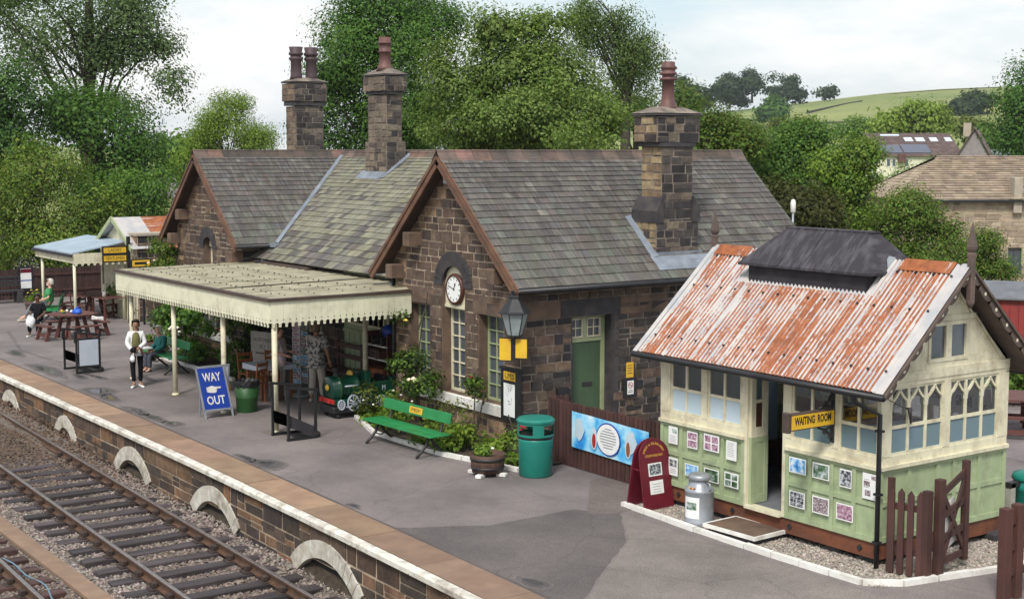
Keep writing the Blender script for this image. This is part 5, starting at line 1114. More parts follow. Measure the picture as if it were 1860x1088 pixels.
def foliage(name, blobs, ncl, per, cr, leaf, cols, seed, parent=None, aspect=.6, var=.36, sun=None, **k):
    P, Nn, K, cen = crown_points(blobs, ncl, per, cr, seed, **k); g = np.random.default_rng(seed + 1); n = len(P)
    cols = np.array(cols); base = cols[g.integers(0, len(cols), n)]; T = base * (1 + var * .6 * K[:, None] * .8) * g.uniform(.85, 1.18, (n, 1))
    return leaf_mesh(name, P, Nn, leaf * g.uniform(.65, 1.35, n), T, aspect, None, parent, drop=.5 if k.get('droop') else None), cen
def tree(name, label, loc, blobs, ncl, per, cr, leaf, cols, seed, trunk=(.25, 6), limbs=14, group=None, core=0, lean=(0, 0), cat='tree', stems=1, limb_r=.3, **k):
    """blobs are (x, y, z, rx, ry, rz) relative to the base"""
    t = thing(name, label, cat, loc, 0, group); o, cen = foliage('crown', blobs, ncl, per, cr, leaf, cols, seed, t, **k); g = random.Random(seed)
    if core:   # inner leaves, bigger, deep in the crown, crown shade put into their colour
        kk = dict(k); kk['shell'] = .05; kk['lump'] = .05
        o2, _ = foliage('shaded_inner_foliage', [(*b[:3], b[3] * .66, b[4] * .66, b[5] * .66) for b in blobs], max(4, core // 9), 14, cr * 1.5, leaf * 1.5, [tuple(x * .9 for x in c) for c in cols], seed + 3, t, **kk)
    b = MB(); r, h = trunk
    for s in range(stems):
        ox = g.uniform(-.4, .4) * (stems > 1); oy = g.uniform(-.4, .4) * (stems > 1)
        top = Vector((lean[0] + ox * 3, lean[1] + oy * 3, h)); b.tube([(ox, oy, -.2), (ox * 1.4, oy * 1.4, h * .25), (lean[0] * .4 + ox * 2, lean[1] * .4 + oy * 2, h * .6), top], [r * 1.3, r, r * .75, r * .35], 9)
    cc = sorted(cen, key=lambda c: g.random())[:limbs]
    for c in cc:
        c = Vector(c); z0 = min(max(.25 * h, c.z - g.uniform(.15, .45) * h), h * .95); f = z0 / h; st = Vector((lean[0] * f, lean[1] * f, z0)); mid = st.lerp(c, .5) + Vector((g.uniform(-.3, .3), g.uniform(-.3, .3), .06 * h)); rr_ = r * limb_r * (1.15 - f * .6)
        b.tube([st, st.lerp(mid, .5), mid, mid.lerp(c, .5) + Vector((0, 0, .03 * h)), c], [rr_, rr_ * .8, rr_ * .6, rr_ * .42, rr_ * .18], 6)
    b.obj('trunk', MT['bark'], t); return t
GD = [(0.069, 0.141, 0.051), (0.083, 0.170, 0.054), (0.059, 0.119, 0.051), (0.103, 0.194, 0.064)]             # dark green
GM = [(0.105, 0.185, 0.049), (0.126, 0.211, 0.060), (0.085, 0.155, 0.046), (0.150, 0.229, 0.074)]             # mid green
GL = [(0.164, 0.234, 0.050), (0.196, 0.258, 0.059), (0.133, 0.203, 0.047), (0.218, 0.272, 0.078)]                # light yellow green
GO = [(0.135, 0.160, 0.048), (0.110, 0.144, 0.044), (0.160, 0.177, 0.059), (0.088, 0.115, 0.037)]             # olive
GB = [(0.072, 0.142, 0.073), (0.086, 0.162, 0.082), (0.061, 0.118, 0.068), (0.106, 0.182, 0.094)]              # bluish green
def blooms(parent_list, pts, r, m, name='flower', per=5):
    b = MB(); rr = random.Random(len(pts) * 3 + int(r * 1000))
    for p in pts:
        p = Vector(p)
        for i in range(per):
            a = 6.283 * i / per + rr.random(); n_ = Vector((math.cos(a) * .6, math.sin(a) * .6, .8)); q_ = p + Vector((math.cos(a), math.sin(a), 0)) * r * .55; b.disc(q_, r * .62, n_, 6)
        b.ball(p, r * .45, 6)
    return b.obj(name, MT[m], parent_list)
# ---------------------------------------------------------------- benches, trolleys, boards, tubs
def bench(label, loc, rz, Lh=2.25, plate=None, group='green platform benches'):
    t = thing('platform_bench', label, 'bench', loc, rz, group); h = Lh / 2
    b = MB(); b.box((-h, -.24, .405), (h, -.02, .44), 0, .008); b.box((-h, -.01, .405), (h, .20, .44), 0, .008); b.obj('seat', MT['bench'], t)
    b = MB(); M_ = Matrix.Translation((0, .25, .70)) @ Matrix.Rotation(R(-10), 4, 'X'); b.m = M_; b.box((-h + .04, -.018, -.10), (h - .04, .018, .10), 0, .008); back = b.obj('backrest', MT['bench'], t)
    if plate:
        b = MB(M_); b.box((-.21, -.024, -.06), (.21, -.018, .06)); b.text(plate, frame((0, -.0245, 0), (1, 0, 0), (0, 0, 1)), .10, 1, .001, .34); b.obj('name_plate', [MT['yellow'], MT['black']], back)
    for s in (-1, 1):
        x = s * (h - .3); b = MB()
        b.tube([(x, -.34, .015), (x, -.24, .10), (x, -.12, .22), (x, -.06, .38), (x, -.05, .41)], .027, 6); b.tube([(x, .30, .015), (x, .2, .10), (x, .06, .22), (x, -.02, .34), (x, -.05, .40)], .027, 6); b.tube([(x, -.22, .40), (x, .05, .395), (x, .2, .42), (x, .245, .58), (x, .28, .78)], .024, 6)
        b.tube([(x, -.16, .2), (x, 0, .15), (x, .14, .2)], .012, 5); b.obj('leg', MT['iron'], t)
    return t
bench('bright green bench with a yellow name plate in front of the rose bed', (-22.62, 13.5, 0), R(2.5), 2.3, 'EMBSAY')
bench('green bench the woman in the teal jacket is sitting on', (-34.25, 13.45, 0), 0, 2.0)
bench('green bench the man in the green polo shirt leans on', (-46.45, 14.45, 0), R(-22), 1.7)
def steps(label, loc, W, panel=None):
    t = thing('boarding_steps', label, 'boarding steps', loc, 0, 'black portable boarding steps'); b = MB(); d = .58
    for x in (0, W):
        b = MB(); b.bar((x, 0, .0), (x, 0, 1.05), .045, .045); b.bar((x, d, .0), (x, d, .95), .045, .045); b.bar((x, -.06, 1.045), (x, d + .05, .94), .04, .05); b.box((x - .03, -.03, 0), (x + .03, d + .03, .05)); b.bar((x, -.03, 1.0), (x, -.03, .78), .06, .05); b.obj('handrail_frame', MT['black'], t)
    b = MB(); b.prism([(.03, .03, .46), (.03, d, .20), (.03, d, .13), (.03, .03, .38)], (W - .06, 0, 0)); b.box((.03, .0, .36), (W - .03, .03, .50))
    for x in (.024, W - .05): b.prism([(x, .02, .50), (x, d, .22), (x, d, .04), (x, .02, .26)], (.026, 0, 0)); b.obj('deck', MT['black_matt'], t)
    for x in (0, W): c = MB(); c.m = Matrix.Translation((x, d + .03, .07)) @ Matrix.Rotation(R(90), 4, 'Y'); c.lathe([(.065, -.02), (.07, 0), (.065, .02)], 14); c.obj('wheel', MT['iron'], t)
    if panel: b = MB(); b.box((W + .024, .06, .2), (W + .034, d - .04, .84)); b.box((W + .020, .03, .15), (W + .026, d - .01, .89), 1); b.obj('notice_panel', [MT['chalk'], MT['black']], t)
    return t
steps('black portable boarding steps with handrails beside the front canopy post', (-25.2, 12.03, 0), .68)
steps('black portable boarding steps carrying a plain pale grey panel', (-35.98, 11.43, 0), .95, True)
# way out board
t = thing('a_board', 'blue folding board reading way out with a white pointing hand', 'sign board', (-27.72, 11.95, 0)); hl = math.atan2(.15, 1.08)
for s, nm in ((1, 'front_panel'), (-1, 'rear_panel')):
    u = Vector((0, s * 1.0, 0)); w_ = Vector((-s * .18, -.13 if s > 0 else -.02, 1.06)).normalized(); M_ = frame((s * .18 - .0, s * -.33, 0), u, w_)
    b = MB(M_); Wd = .64; 
    for a, c in (((0, 0), (.035, 1.1)), ((Wd - .035, 0), (Wd, 1.1)), ((.035, .16), (Wd - .035, .195)), ((.035, 1.065), (Wd - .035, 1.1))): b.box((*a, -.012), (*c, .012), 1)
    b.box((.035, .195, -.006), (Wd - .035, 1.065, .006), 0 if s > 0 else 2)
    if s > 0:
        b.text('WAY', Matrix.Translation((Wd / 2, .86, .0065)), .25, 3, .0012, .40, bold=.004); b.text('OUT', Matrix.Translation((Wd / 2, .37, .0065)), .25, 3, .0012, .40, bold=.004)
        hand = [(-.15, -.055), (-.05, -.075), (.03, -.075), (.05, -.05), (.06, -.03), (.06, .005), (.15, .012), (.165, .03), (.15, .046), (.02, .05), (-.02, .075), (-.06, .07), (-.15, .045)]
        b.prism([(Wd / 2 + x, .61 + y, .0065) for x, y in hand], (0, 0, .0015), 3); b.prism([(Wd / 2 - .16, .56, .0065), (Wd / 2 - .15, .56, .0065), (Wd / 2 - .15, .66, .0065), (Wd / 2 - .16, .66, .0065)], (0, 0, .0015), 3)
        for x in (.02, Wd - .02):
            for y in (.18, 1.08): b.disc((x, y, .013), .012, (0, 0, 1), 8, 4)
    b.obj(nm, [MT['blue'], MT['alu'], MT['chalk'], MT['white'], MT['black']], t)
# maroon board
t = thing('a_board', 'maroon round topped folding board with gold lettering and two papers', 'sign board', (-16.70, 14.40, 0))
for s, nm in ((1, 'front_panel'), (-1, 'rear_panel')):
    u = Vector((0, s * 1.0, 0)); w_ = Vector((-s * .18, 0, 1.05)).normalized(); M_ = frame((s * .2, s * -.29, 0.02), u, w_); b = MB(M_); n = 16
    out_ = [(0, 0), (.58, 0), (.58, .8)] + [(.29 + .29 * math.cos(math.pi * i / n), .8 + .27 * math.sin(math.pi * i / n)) for i in range(1, n)] + [(0, .8)]
    b.prism([(x, y, -.012) for x, y in out_], (0, 0, .024), 0)
    for i in range(len(out_)):
        p, q_ = out_[i], out_[(i + 1) % len(out_)]; b.bar((*p, .008), (*q_, .008), .022, .022, 0, (0, 0, 1))
    b.box((.02, .745, .012), (.56, .76, .016))
    if s > 0:
        for i, ch in enumerate('EMBSAY & BOLTON ABBEY'):
            a = math.pi * (.90 - .80 * i / 20); b.text(ch, Matrix.Translation((.29 + .205 * math.cos(a), .815 + .185 * math.sin(a), .0125)) @ Matrix.Rotation(a - math.pi / 2, 4, 'Z'), .05, 1, .001)
        b.text('STEAM RAILWAY', Matrix.Translation((.29, .815, .0125)), .055, 1, .001, .36)
        b.box((.15, .50, .0125), (.42, .70, .016), 2); b.box((.17, .52, .016), (.40, .68, .0175), 3); b.box((.15, .22, .0125), (.42, .43, .016), 2)
        for i in range(4): b.box((.2, .37 - .04 * i, .016), (.37, .378 - .04 * i, .0172), 4)
    pan = b.obj(nm, [MT['maroon'], MT['gold'], MT['paper'], MT['ph_dark'], MT['text_grey']], t)
b = MB(); b.bar((-.16, -.27, .62), (.10, -.27, .62), .012, .02); b.bar((-.16, .27, .62), (.10, .27, .62), .012, .02); b.obj('stay', MT['maroon'], t)
# litter bins
t = thing('litter_bin', 'tall teal plastic litter bin with side openings beside the picket fence', 'litter bin', (-19.5, 14.22, 0)); b = MB()
b.lathe([(.27, 0), (.285, .02), (.30, .62), (.30, .66)], 28); b.obj('body', MT['binGreen'], t)
b = MB(); b.lathe([(.302, .655), (.306, .66), (.306, .70), (.302, .705)], 28, mi=0); b.obj('bag_rim', MT['black'], t)
b = MB(); nseg = 40; zs_ = [(.315, .70), (.315, .74), (.315, .90), (.315, .93), (.33, .94), (.33, .97), (.30, 1.0), (.0, 1.02)]
for j in range(len(zs_) - 1):
    for i in range(nseg):
        a, c = 2 * math.pi * i / nseg, 2 * math.pi * (i + 1) / nseg
        if j == 1 and any(abs(((a + c) / 2 - o_ + math.pi) % (2 * math.pi) - math.pi) < .48 for o_ in (-1.2, .37, 1.94, 3.51)): continue
        b.smooth = True; r0, z0 = zs_[j]; r1, z1 = zs_[j + 1]; b.poly([(r0 * math.cos(a), r0 * math.sin(a), z0), (r0 * math.cos(c), r0 * math.sin(c), z0), (r1 * math.cos(c), r1 * math.sin(c), z1), (r1 * math.cos(a), r1 * math.sin(a), z1)])
b.obj('hood', MT['binGreen'], t); b = MB(); b.lathe([(.29, .66), (.29, .72)], 24); b.obj('bin_liner', MT['black'], t)
t = thing('litter_bin', 'dark green round waste bin with a black bag beside the way out board', 'litter bin', (-27.9, 12.72, 0)); b = MB(); b.lathe([(.21, 0), (.215, .01), (.235, .3), (.24, .31), (.24, .33), (.235, .34), (.255, .60)], 24); b.obj('body', MT['dkgreen'], t)
b = MB(); rr = random.Random(4); b.loft([[(r_ * (1 + .04 * math.sin(k * 2.6 + j)) * math.cos(2 * math.pi * k / 28), r_ * (1 + .04 * math.sin(k * 2.6 + j)) * math.sin(2 * math.pi * k / 28), z + .01 * math.sin(k * 1.9)) for k in range(28)] for j, (r_, z) in enumerate(((.262, .55), (.268, .60), (.27, .66), (.245, .675), (.22, .60), (.12, .5)))], True, True); b.obj('bin_bag', MT['black'], t)
# half barrel tubs
def tub(label, loc, r, h, fol, seed, flowers=(), blocks=True, white=True):
    t = thing('barrel_planter', label, 'planter', loc, 0, 'half barrel planters'); b = MB(); b.lathe([(r * .86, .06), (r * .93, .06 + h * .35), (r, h), (r * .95, h), (r * .9, h - .05), (0.01, h - .05)], 22); b.obj('barrel', MT['barrel'], t)
    b = MB(); b.lathe([(r * .915, .12), (r * .925, .12), (r * .945, .17), (r * .935, .17)], 22); b.lathe([(r * .975, h * .72), (r * .985, h * .72), (r * 1.0, h * .72 + .05), (r * .99, h * .72 + .05)], 22); b.obj('hoop', MT['iron'], t)
    for i in range(4): b = MB(); a = .5 + 1.571 * i; b.m = Matrix.Translation((math.cos(a) * r * .85, math.sin(a) * r * .85, 0)) @ Matrix.Rotation(a, 4, 'Z'); b.box((-.08, -.055, 0), (.1, .055, .065), 0, .01); b.obj('foot_block', MT['white'], t)
    foliage('plants', [(0, 0, h + .03, r * .85, r * .85, fol)], 60, 9, .06, .075, GM + GL, seed, t)
    for pts, m, rr_ in flowers: blooms(t, pts, rr_, m)
    return t
tub('oak half barrel with small white flowers in front of the flower bed', (-19.98, 13.55, 0), .31, .38, .08, 5, [([(-.06, -.05, .47), (.12, .02, .49), (.04, -.16, .44)], 'bloom_white', .035)])
tub('brown half barrel with sparse leaves behind the standing young woman', (-36.4, 13.85, 0), .33, .50, .10, 6)
tub('half barrel full of yellow and orange flowers behind the man in the green polo shirt', (-48.3, 14.5, 0), .42, .52, .22, 7, [([(.2 * math.cos(i * 2.4) * (i % 4) / 2, .2 * math.sin(i * 2.4) * (i % 4) / 2, .68 + .1 * (i % 3)) for i in range(14)], 'bloom_yellow', .04)])
# sign boards, lamp, clock on the near gable
t = thing('wall_clock', 'round white station clock in the arch of the tall gable window', 'clock', (xw, 15.3, 2.80)); M_ = frame((0, .06, 0), (1, 0, 0), (0, 0, 1)) @ Matrix.Scale(.93, 4); b = MB(M_)
b.lathe([(.30, -.02), (.335, .0), (.34, .05), (.31, .075), (.28, .08), (.275, .06)], 32); b.obj('case', MT['mahogany'], t); b = MB(M_); b.disc((0, 0, .062), .278, (0, 0, 1), 32); 
for i in range(12): a = math.pi / 6 * i; b.m = M_ @ Matrix.Rotation(-a, 4, 'Z'); b.box((-.008, .205, .0625), (.008, .25, .064), 1); b.box((.014, .205, .0625), (.02, .25, .064), 1)
b.obj('dial', [MT['clockface'], MT['black']], t); b = MB(M_ @ Matrix.Rotation(-R(24), 4, 'Z')); b.box((-.013, -.03, .066), (.013, .15, .068)); b.ball((0, .11, .067), (.028, .03, .004), 8); b.obj('hour_hand', MT['black'], t); b = MB(M_ @ Matrix.Rotation(R(72), 4, 'Z')); b.box((-.008, -.04, .07), (.008, .24, .072)); b.obj('minute_hand', MT['black'], t)
t = thing('wall_lantern', 'black gas style lantern on a bracket at the corner of the near gable', 'lantern', (-21.5, 15.3, 2.17)); t.scale = (1.0, 1.0, 1.0); b = MB(); lx, ly = .36, -.36
b.lathe([(.135, .02), (.25, .42)], 6, (lx, ly, 0), 0, False); b.obj('glass', MT['lampglass'], t); b = MB()
for i in range(6): a = math.pi / 3 * i; b.bar((lx + .135 * math.cos(a), ly + .135 * math.sin(a), .02), (lx + .25 * math.cos(a), ly + .25 * math.sin(a), .42), .014, .014)
b.lathe([(.145, 0), (.145, .025), (.05, .03)], 6, (lx, ly, 0)); b.lathe([(.265, .415), (.315, .43), (.27, .46), (.095, .70), (.12, .71), (.11, .75), (.06, .77), (.075, .82), (.04, .84), (.008, .95)], 6, (lx, ly, 0)); b.obj('frame', MT['black'], t)
b = MB(); b.bar((0, 0, -.02), (lx, ly, -.02), .03, .03); b.bar((0, 0, -.25), (lx * .8, ly * .8, -.03), .02, .02); b.obj('bracket', MT['iron'], t)
t = thing('hanging_sign', 'blank yellow signs divided by a black strap below the corner lantern', 'sign', (-21.5, 15.3, 1.85)); b = MB(frame((.10, -.45, 0), (1, -.12, 0), (0, 0, 1))); b.m = Matrix.Translation((.33, -.36, .07)) @ Matrix.Rotation(R(38), 4, 'Z')
b.box((-.27, -.012, -.2), (-.05, .012, .2), 0); b.box((.035, -.012, -.15), (.25, .012, .2), 0); b.box((-.05, -.02, -.2), (.035, .02, .21), 1); b.box((-.28, -.016, .2), (.26, .016, .22), 1); b.box((-.275, -.016, -.22), (-.04, .016, -.2), 1); b.box((.03, -.016, -.17), (.255, .016, -.15), 1); b.bar((-.02, .0, .21), (-.02, .35, .1), .02, .02, 1); b.obj('board', [MT['yellow'], MT['black']], t)
t = thing('notice_board', 'black framed LMS notice board with a white poster on the gable corner', 'notice board', (-21.66, 15.22, 1.0)); b = MB(); b.box((-.30, -.03, -.52), (.30, .05, .47), 0, .01); b.box((-.33, -.05, .46), (.33, .05, .50)); b.obj('frame', MT['black'], t); b = MB(); b.box((-.19, -.035, .26), (.19, -.03, .42), 0); b.text('LMS', frame((0, -.0355, .34), (1, 0, 0), (0, 0, 1)), .15, 1, .0012, .30); b.obj('heading', [MT['yellow'], MT['black']], t); b = MB(); b.box((-.19, -.034, -.42), (.17, -.031, .20)); b.obj('poster_sheet', MT['paper'], t)
b = MB(); rr = random.Random(3)
for i in range(9): x, z = rr.uniform(-.1, .09), rr.uniform(-.2, .1); b.bar((x, -.0355, z), (x + rr.uniform(-.08, .08), -.0355, z + rr.uniform(-.1, .1)), .001, .012, 0, (0, 0, 1))
b.obj('sketch', MT['text_grey'], t)
t = thing('small_notice', 'small yellow notice above the no smoking sign on the side wall', 'notice', (X1 + .02, 17.91, 1.25)); b = MB(); b.box((0, -.09, -.15), (.012, .09, .15)); [b.box((.012, -.06, .08 - .05 * i), (.0135, .06, .095 - .05 * i), 1) for i in range(4)]; b.obj('plate', [MT['yellow'], MT['brown']], t)
t = thing('small_notice', 'black framed no smoking sign on the side wall beside the green door', 'notice', (X1 + .02, 17.91, .9)); b = MB(); b.box((0, -.17, -.2), (.03, .17, .2), 0, .008); b.obj('frame', MT['black'], t); b = MB(); b.box((.03, -.08, -.13), (.034, .08, .14)); b.box((.0345, -.06, -.09), (.0352, .06, -.075), 2); b.box((.0345, -.05, -.055), (.0352, .05, -.045), 2)
for i in range(20): a, c = 2 * math.pi * i / 20, 2 * math.pi * (i + 1) / 20; b.bar((.0348, .055 * math.cos(a), .05 + .055 * math.sin(a)), (.0348, .055 * math.cos(c), .05 + .055 * math.sin(c)), .002, .013, 1, (0, 1, 0) if abs(math.cos(a)) < .7 else (0, 0, 1))
b.bar((.0348, -.04, .09), (.0348, .04, .01), .002, .013, 1); b.bar((.0346, -.035, .05), (.0346, .03, .05), .002, .01, 2); b.obj('sign_face', [MT['paper'], MT['red'], MT['black']], t)
# picket fence with banner
def picket_fence(label, pts, h, pw, gap, point=False, seed=1, thick=.022, top_drop=0):
    t = thing('picket_fence', label, 'fence', (pts[0][0], pts[0][1], 0)); b = MB(); r = MB(); rr = random.Random(seed); o = Vector((pts[0][0], pts[0][1], 0))
    for (p, q_) in zip(pts, pts[1:]):
        p = Vector((*p, 0)) - o; q_ = Vector((*q_, 0)) - o; d = (q_ - p); n = max(1, int(d.length / (pw + gap))); u = d.normalized(); nn = Vector((u.y, -u.x, 0))
        for z in (h * .28, h * .78): r.bar(p + Vector((0, 0, z)) - nn * .035, q_ + Vector((0, 0, z)) - nn * .035, .04, .085)
        for i in range(n):
            c = p + u * ((i + .5) * d.length / n); hh = h * rr.uniform(.985, 1.01); k = rr.uniform(.75, 1.25); b.tint = (k, k * rr.uniform(.94, 1.05), k); e = pw / 2
            prof = [(-e, .03), (e, .03), (e, hh - .06), (0, hh), (-e, hh - .06)] if point else [(-e, .02), (e, .02), (e, hh - .03), (e * .6, hh), (-e * .6, hh), (-e, hh - .03)]
            b.prism([c + u * x + Vector((0, 0, z)) for x, z in prof], nn * thick)
    b.obj('pickets', MT['fence'], t); r.obj('rail', MT['fence'], t); return t
pf = picket_fence('dark brown close picket fence between the station house and the waiting room', [(-20.35, 15.6), (-20.3, 15.1), (-16.95, 15.1)], 1.16, .085, .022)
t = thing('banner', 'blue event banner with a white oval of text tied to the brown picket fence', 'banner', (-18.55, 15.06, .7)); b = MB(); NB = 20
for i in range(NB):
    a, c = -1.0 + 2.05 * i / NB, -1.0 + 2.05 * (i + 1) / NB; f = lambda x: -.018 + .006 * math.sin(x * 9); g_ = lambda x: -.0 - .045 * (x + 1) * .5
    b.tint = W1; b.poly([(a, f(a), -.31 + g_(a)), (c, f(c), -.31 + g_(c)), (c, f(c), .32 + g_(c)), (a, f(a), .32 + g_(a))], 0)
b.obj('sheet', MT['banner'], t)
b = MB(); n = 28; cx = .02
b.prism([(cx + .325 * math.cos(2 * math.pi * i / n), -.030, -.02 + .285 * math.sin(2 * math.pi * i / n)) for i in range(n)][::-1], (0, -.003, 0), 1); b.prism([(cx + .30 * math.cos(2 * math.pi * i / n), -.034, -.02 + .26 * math.sin(2 * math.pi * i / n)) for i in range(n)][::-1], (0, -.003, 0), 0)
for i in range(8): wd = [.09, .16, .2, .22, .22, .2, .14, .12][i]; b.box((cx - wd, -.0385, .145 - .046 * i), (cx + wd, -.0372, .165 - .046 * i), 2)
for s in (-.78, .62): b.prism([(s + .13 * math.cos(2 * math.pi * i / 20) * (1 + .18 * math.cos(2 * math.pi * i / 20 * 5)), -.030, .03 + .19 * math.sin(2 * math.pi * i / 20) * (1 + .1 * math.cos(i * 2.1))) for i in range(20)][::-1], (0, -.002, 0), 3)
for s, m in ((-.36, 4), (.55, 5)): b.prism([(s + .085 * math.cos(2 * math.pi * i / 12), -.035, -.06 + .2 * math.sin(2 * math.pi * i / 12)) for i in range(12)][::-1], (0, -.002, 0), 3); b.prism([(s + .05 * math.cos(2 * math.pi * i / 12), -.0375, -.1 + .13 * math.sin(2 * math.pi * i / 12)) for i in range(12)][::-1], (0, -.002, 0), m)
b.obj('printed_oval', [MT['paper'], MT['blue'], MT['text_grey'], MT['lblue'], MT['red'], MT['orange']], t)
# pointed picket fence and gate by the waiting room gable
pf2 = picket_fence('reddish brown pointed picket fence at the corner of the waiting room', [(-12.22, 14.63), (-11.72, 14.78)], 1.17, .085, .04, True, 3, .03)
b = MB(); b.box((-.02, .02, 0), (.05, .09, 1.28)); b.m = Matrix.Translation((.52, .15, 0)); b.box((-.05, -.04, 0), (.05, .06, 1.18)); b.obj('post', MT['fence'], pf2)
t = thing('wicket_gate', 'brown wooden gate with crossed braces standing open against the waiting room gable', 'gate', (-11.66, 14.98, 0)); b = MB(); b.box((-.05, -.06, 0), (.06, .05, 1.32), 0, .006); b.obj('gate_post', MT['fence'], t)
p, q_ = Vector((0, .06, 0)), Vector((-.12, .68, 0)); b = MB(); z = lambda k: Vector((0, 0, k))
for k, dz in ((.22, .0), (.52, .06), (.82, .12), (1.12, .2)): b.bar(p + z(k), q_ + z(k + dz), .03, .09)
b.bar(p + z(.18), q_ + z(1.3), .03, .07); b.bar(p + z(1.12), q_ + z(.25), .034, .07); b.bar(q_ + z(.12), q_ + z(1.46), .08, .08); b.obj('gate_frame', MT['fence'], t); b = MB(); b.bar(p + Vector((-.04, .05, .62)), q_ + Vector((-.04, -.15, .70)), .012, .62); b.obj('backing_sheet', MT['white'], t)
t = thing('fence_post_pair', 'two heavy brown fence posts joined by rails at the edge of the car park', 'fence', (-10.6, 15.0, 0)); b = MB(); b.tint = (1.2, 1.1, 1.05); b.box((-.06, -.17, 0), (.06, -.03, 1.17), 0, .008); b.box((-.06, .07, 0), (.06, .2, 1.19), 0, .008); b.obj('post', MT['fence'], t); b = MB()
for z_ in (.3, .62, .95): b.box((-.02, -.16, z_), (.03, 2.2, z_ + .09))
b.obj('rail', MT['fence'], t)
# far right bits
t = thing('litter_bin', 'green litter bin half hidden behind the fence posts at the car park edge', 'litter bin', (-12.5, 18.15, 0)); b = MB(); b.lathe([(.24, 0), (.25, .02), (.26, .58), (.28, .6), (.28, .66), (.26, .68), (.26, .74)], 20); b.obj('body', MT['binGreen'], t); b = MB(); b.lathe([(.275, .735), (.29, .75), (.27, .82), (.1, .87), (.02, .88)], 20); b.obj('lid', MT['binGreen'], t)
t = thing('bin_stand', 'short timber and black metal post stand next to the half hidden bin', 'post', (-12.55, 17.72, 0)); b = MB(); b.box((-.05, -.05, 0), (.05, .05, .72)); b.obj('post', MT['oldboard'], t); b = MB(); b.box((-.05, -.06, .66), (.05, .3, .74)); b.obj('arm', MT['iron'], t)
def picnic_table(label, loc, rz, W=.62, group='red brown picnic tables'):
    t = thing('picnic_table', label, 'picnic table', loc, rz, group); b = MB()
    for i in range(6): y = -W + 2 * W * i / 6; e = W - (.16 if i in (0, 5) else 0); b.box((-e, y + .005, .69), (e, y + 2 * W / 6 - .005, .725))
    b.obj('table_top', MT['picnic'], t)
    for k in range(4):
        b = MB(Matrix.Rotation(math.pi / 2 * k, 4, 'Z')); b.box((-.42, -1.0, .40), (.42, -.76, .435)); b.obj('seat', MT['picnic'], t)
        b = MB(Matrix.Rotation(math.pi / 2 * k, 4, 'Z'))
        for x in (-.3, .3): b.bar((x, -.99, 0), (x, -.86, .40), .07, .10); b.bar((x, -.4, 0), (x * .8, -.2, .69), .07, .09)
        b.box((-.3, -.94, .10), (.3, -.88, .19)); b.obj('leg', MT['picnic'], t)
    return t
picnic_table('red brown picnic table with bags on top beside the seated girl', (-42.0, 13.62, 0), R(8))
picnic_table('picnic table half hidden behind the left canopy post', (-47.2, 15.9, 0), R(30))
picnic_table('picnic table at the far side of the open yard beyond the waiting room', (-17.2, 24.2, 0), R(40))
t = thing('carrier_bag', 'bright blue crumpled bag on the picnic table', 'bag', (-41.9, 13.72, .725)); b = MB(); rr = random.Random(2)
b.loft([[(r_ * (1 + .2 * math.sin(k * 2.3 + j * 1.7)) * math.cos(.628 * k), .7 * r_ * (1 + .2 * math.cos(k * 1.9 + j)) * math.sin(.628 * k), z_) for k in range(10)] for j, (r_, z_) in enumerate(((.17, 0), (.2, .05), (.16, .11), (.07, .15)))]); b.obj('bag_body', MT['bluebag'], t); b = MB(); b.tube([(-.08, 0, .13), (-.04, .02, .2), (.05, .02, .2), (.08, 0, .13)], .012, 6); b.obj('handle', MT['bluebag'], t)
t = thing('picnic_food', 'colourful wrapped food spread along the picnic table edge', 'food', (-42.3, 13.62, .725)); b = MB(); rr = random.Random(5)
for i in range(9): b.ball((rr.uniform(-.15, .25), rr.uniform(-.3, .3), .035), (.05, .05, .04), 8, i % 4)
b.obj('wrappers', [MT['yellow'], MT['bench'], MT['orange'], MT['paper']], t)
def cafe_table(label, loc, rz, m='orange', top='orange'):
    t = thing('table', label, 'table', loc, rz, 'small square tables'); b = MB(); b.box((-.42, -.42, .71), (.42, .42, .74), 0, .01); b.obj('table_top', MT[top], t)
    for x in (-.36, .36):
        for y in (-.36, .36): b = MB(); b.box((x - .025, y - .025, 0), (x + .025, y + .025, .71)); b.obj('leg', MT[m], t)
    return t
def chair(label, loc, rz, m='orange', group='wooden chairs'):
    t = thing('chair', label, 'chair', loc, rz, group); b = MB(); b.box((-.2, -.2, .43), (.2, .2, .46), 0, .008); b.obj('seat', MT[m], t)
    for x in (-.18, .18):
        for y in (-.18, .18): c = MB(); c.bar((x, y, 0), (x, y, .43), .035, .035); c.obj('leg', MT[m], t)
    b = MB()
    for x in (-.18, .18): b.bar((x, .19, .44), (x, .25, .92), .035, .03)
    for z_ in (.58, .72, .86): b.bar((-.18, .2 + (z_ - .44) * .12, z_), (.18, .2 + (z_ - .44) * .12, z_), .018, .07)
    b.obj('backrest', MT[m], t); return t
tb = cafe_table('varnished table under a pale cloth beneath the canopy', (-29.35, 13.95, 0), 0); b = MB(); b.box((-.45, -.45, .742), (.45, .45, .752)); 
for s in ((0, -1), (1, 0)): b.poly([(-.45, -.452, .745), (.45, -.452, .745), (.45, -.455, .66), (-.45, -.455, .62)] if s[1] else [(.452, -.45, .745), (.452, .45, .745), (.455, .45, .64), (.455, -.45, .66)])
o = b.obj('tablecloth', MT['chalk'], None, (-29.35, 13.95, 0)); tag(o, 'pale grey cloth over the table beneath the canopy', 'tablecloth')
chair('varnished wooden chair facing the cloth covered table from the left', (-30.05, 13.8, 0), R(95)); chair('varnished wooden chair with its back to the old notice board', (-30.1, 14.45, 0), R(75)); chair('varnished wooden chair on the far side of the cloth covered table by the post', (-28.8, 13.3, 0), R(-60))
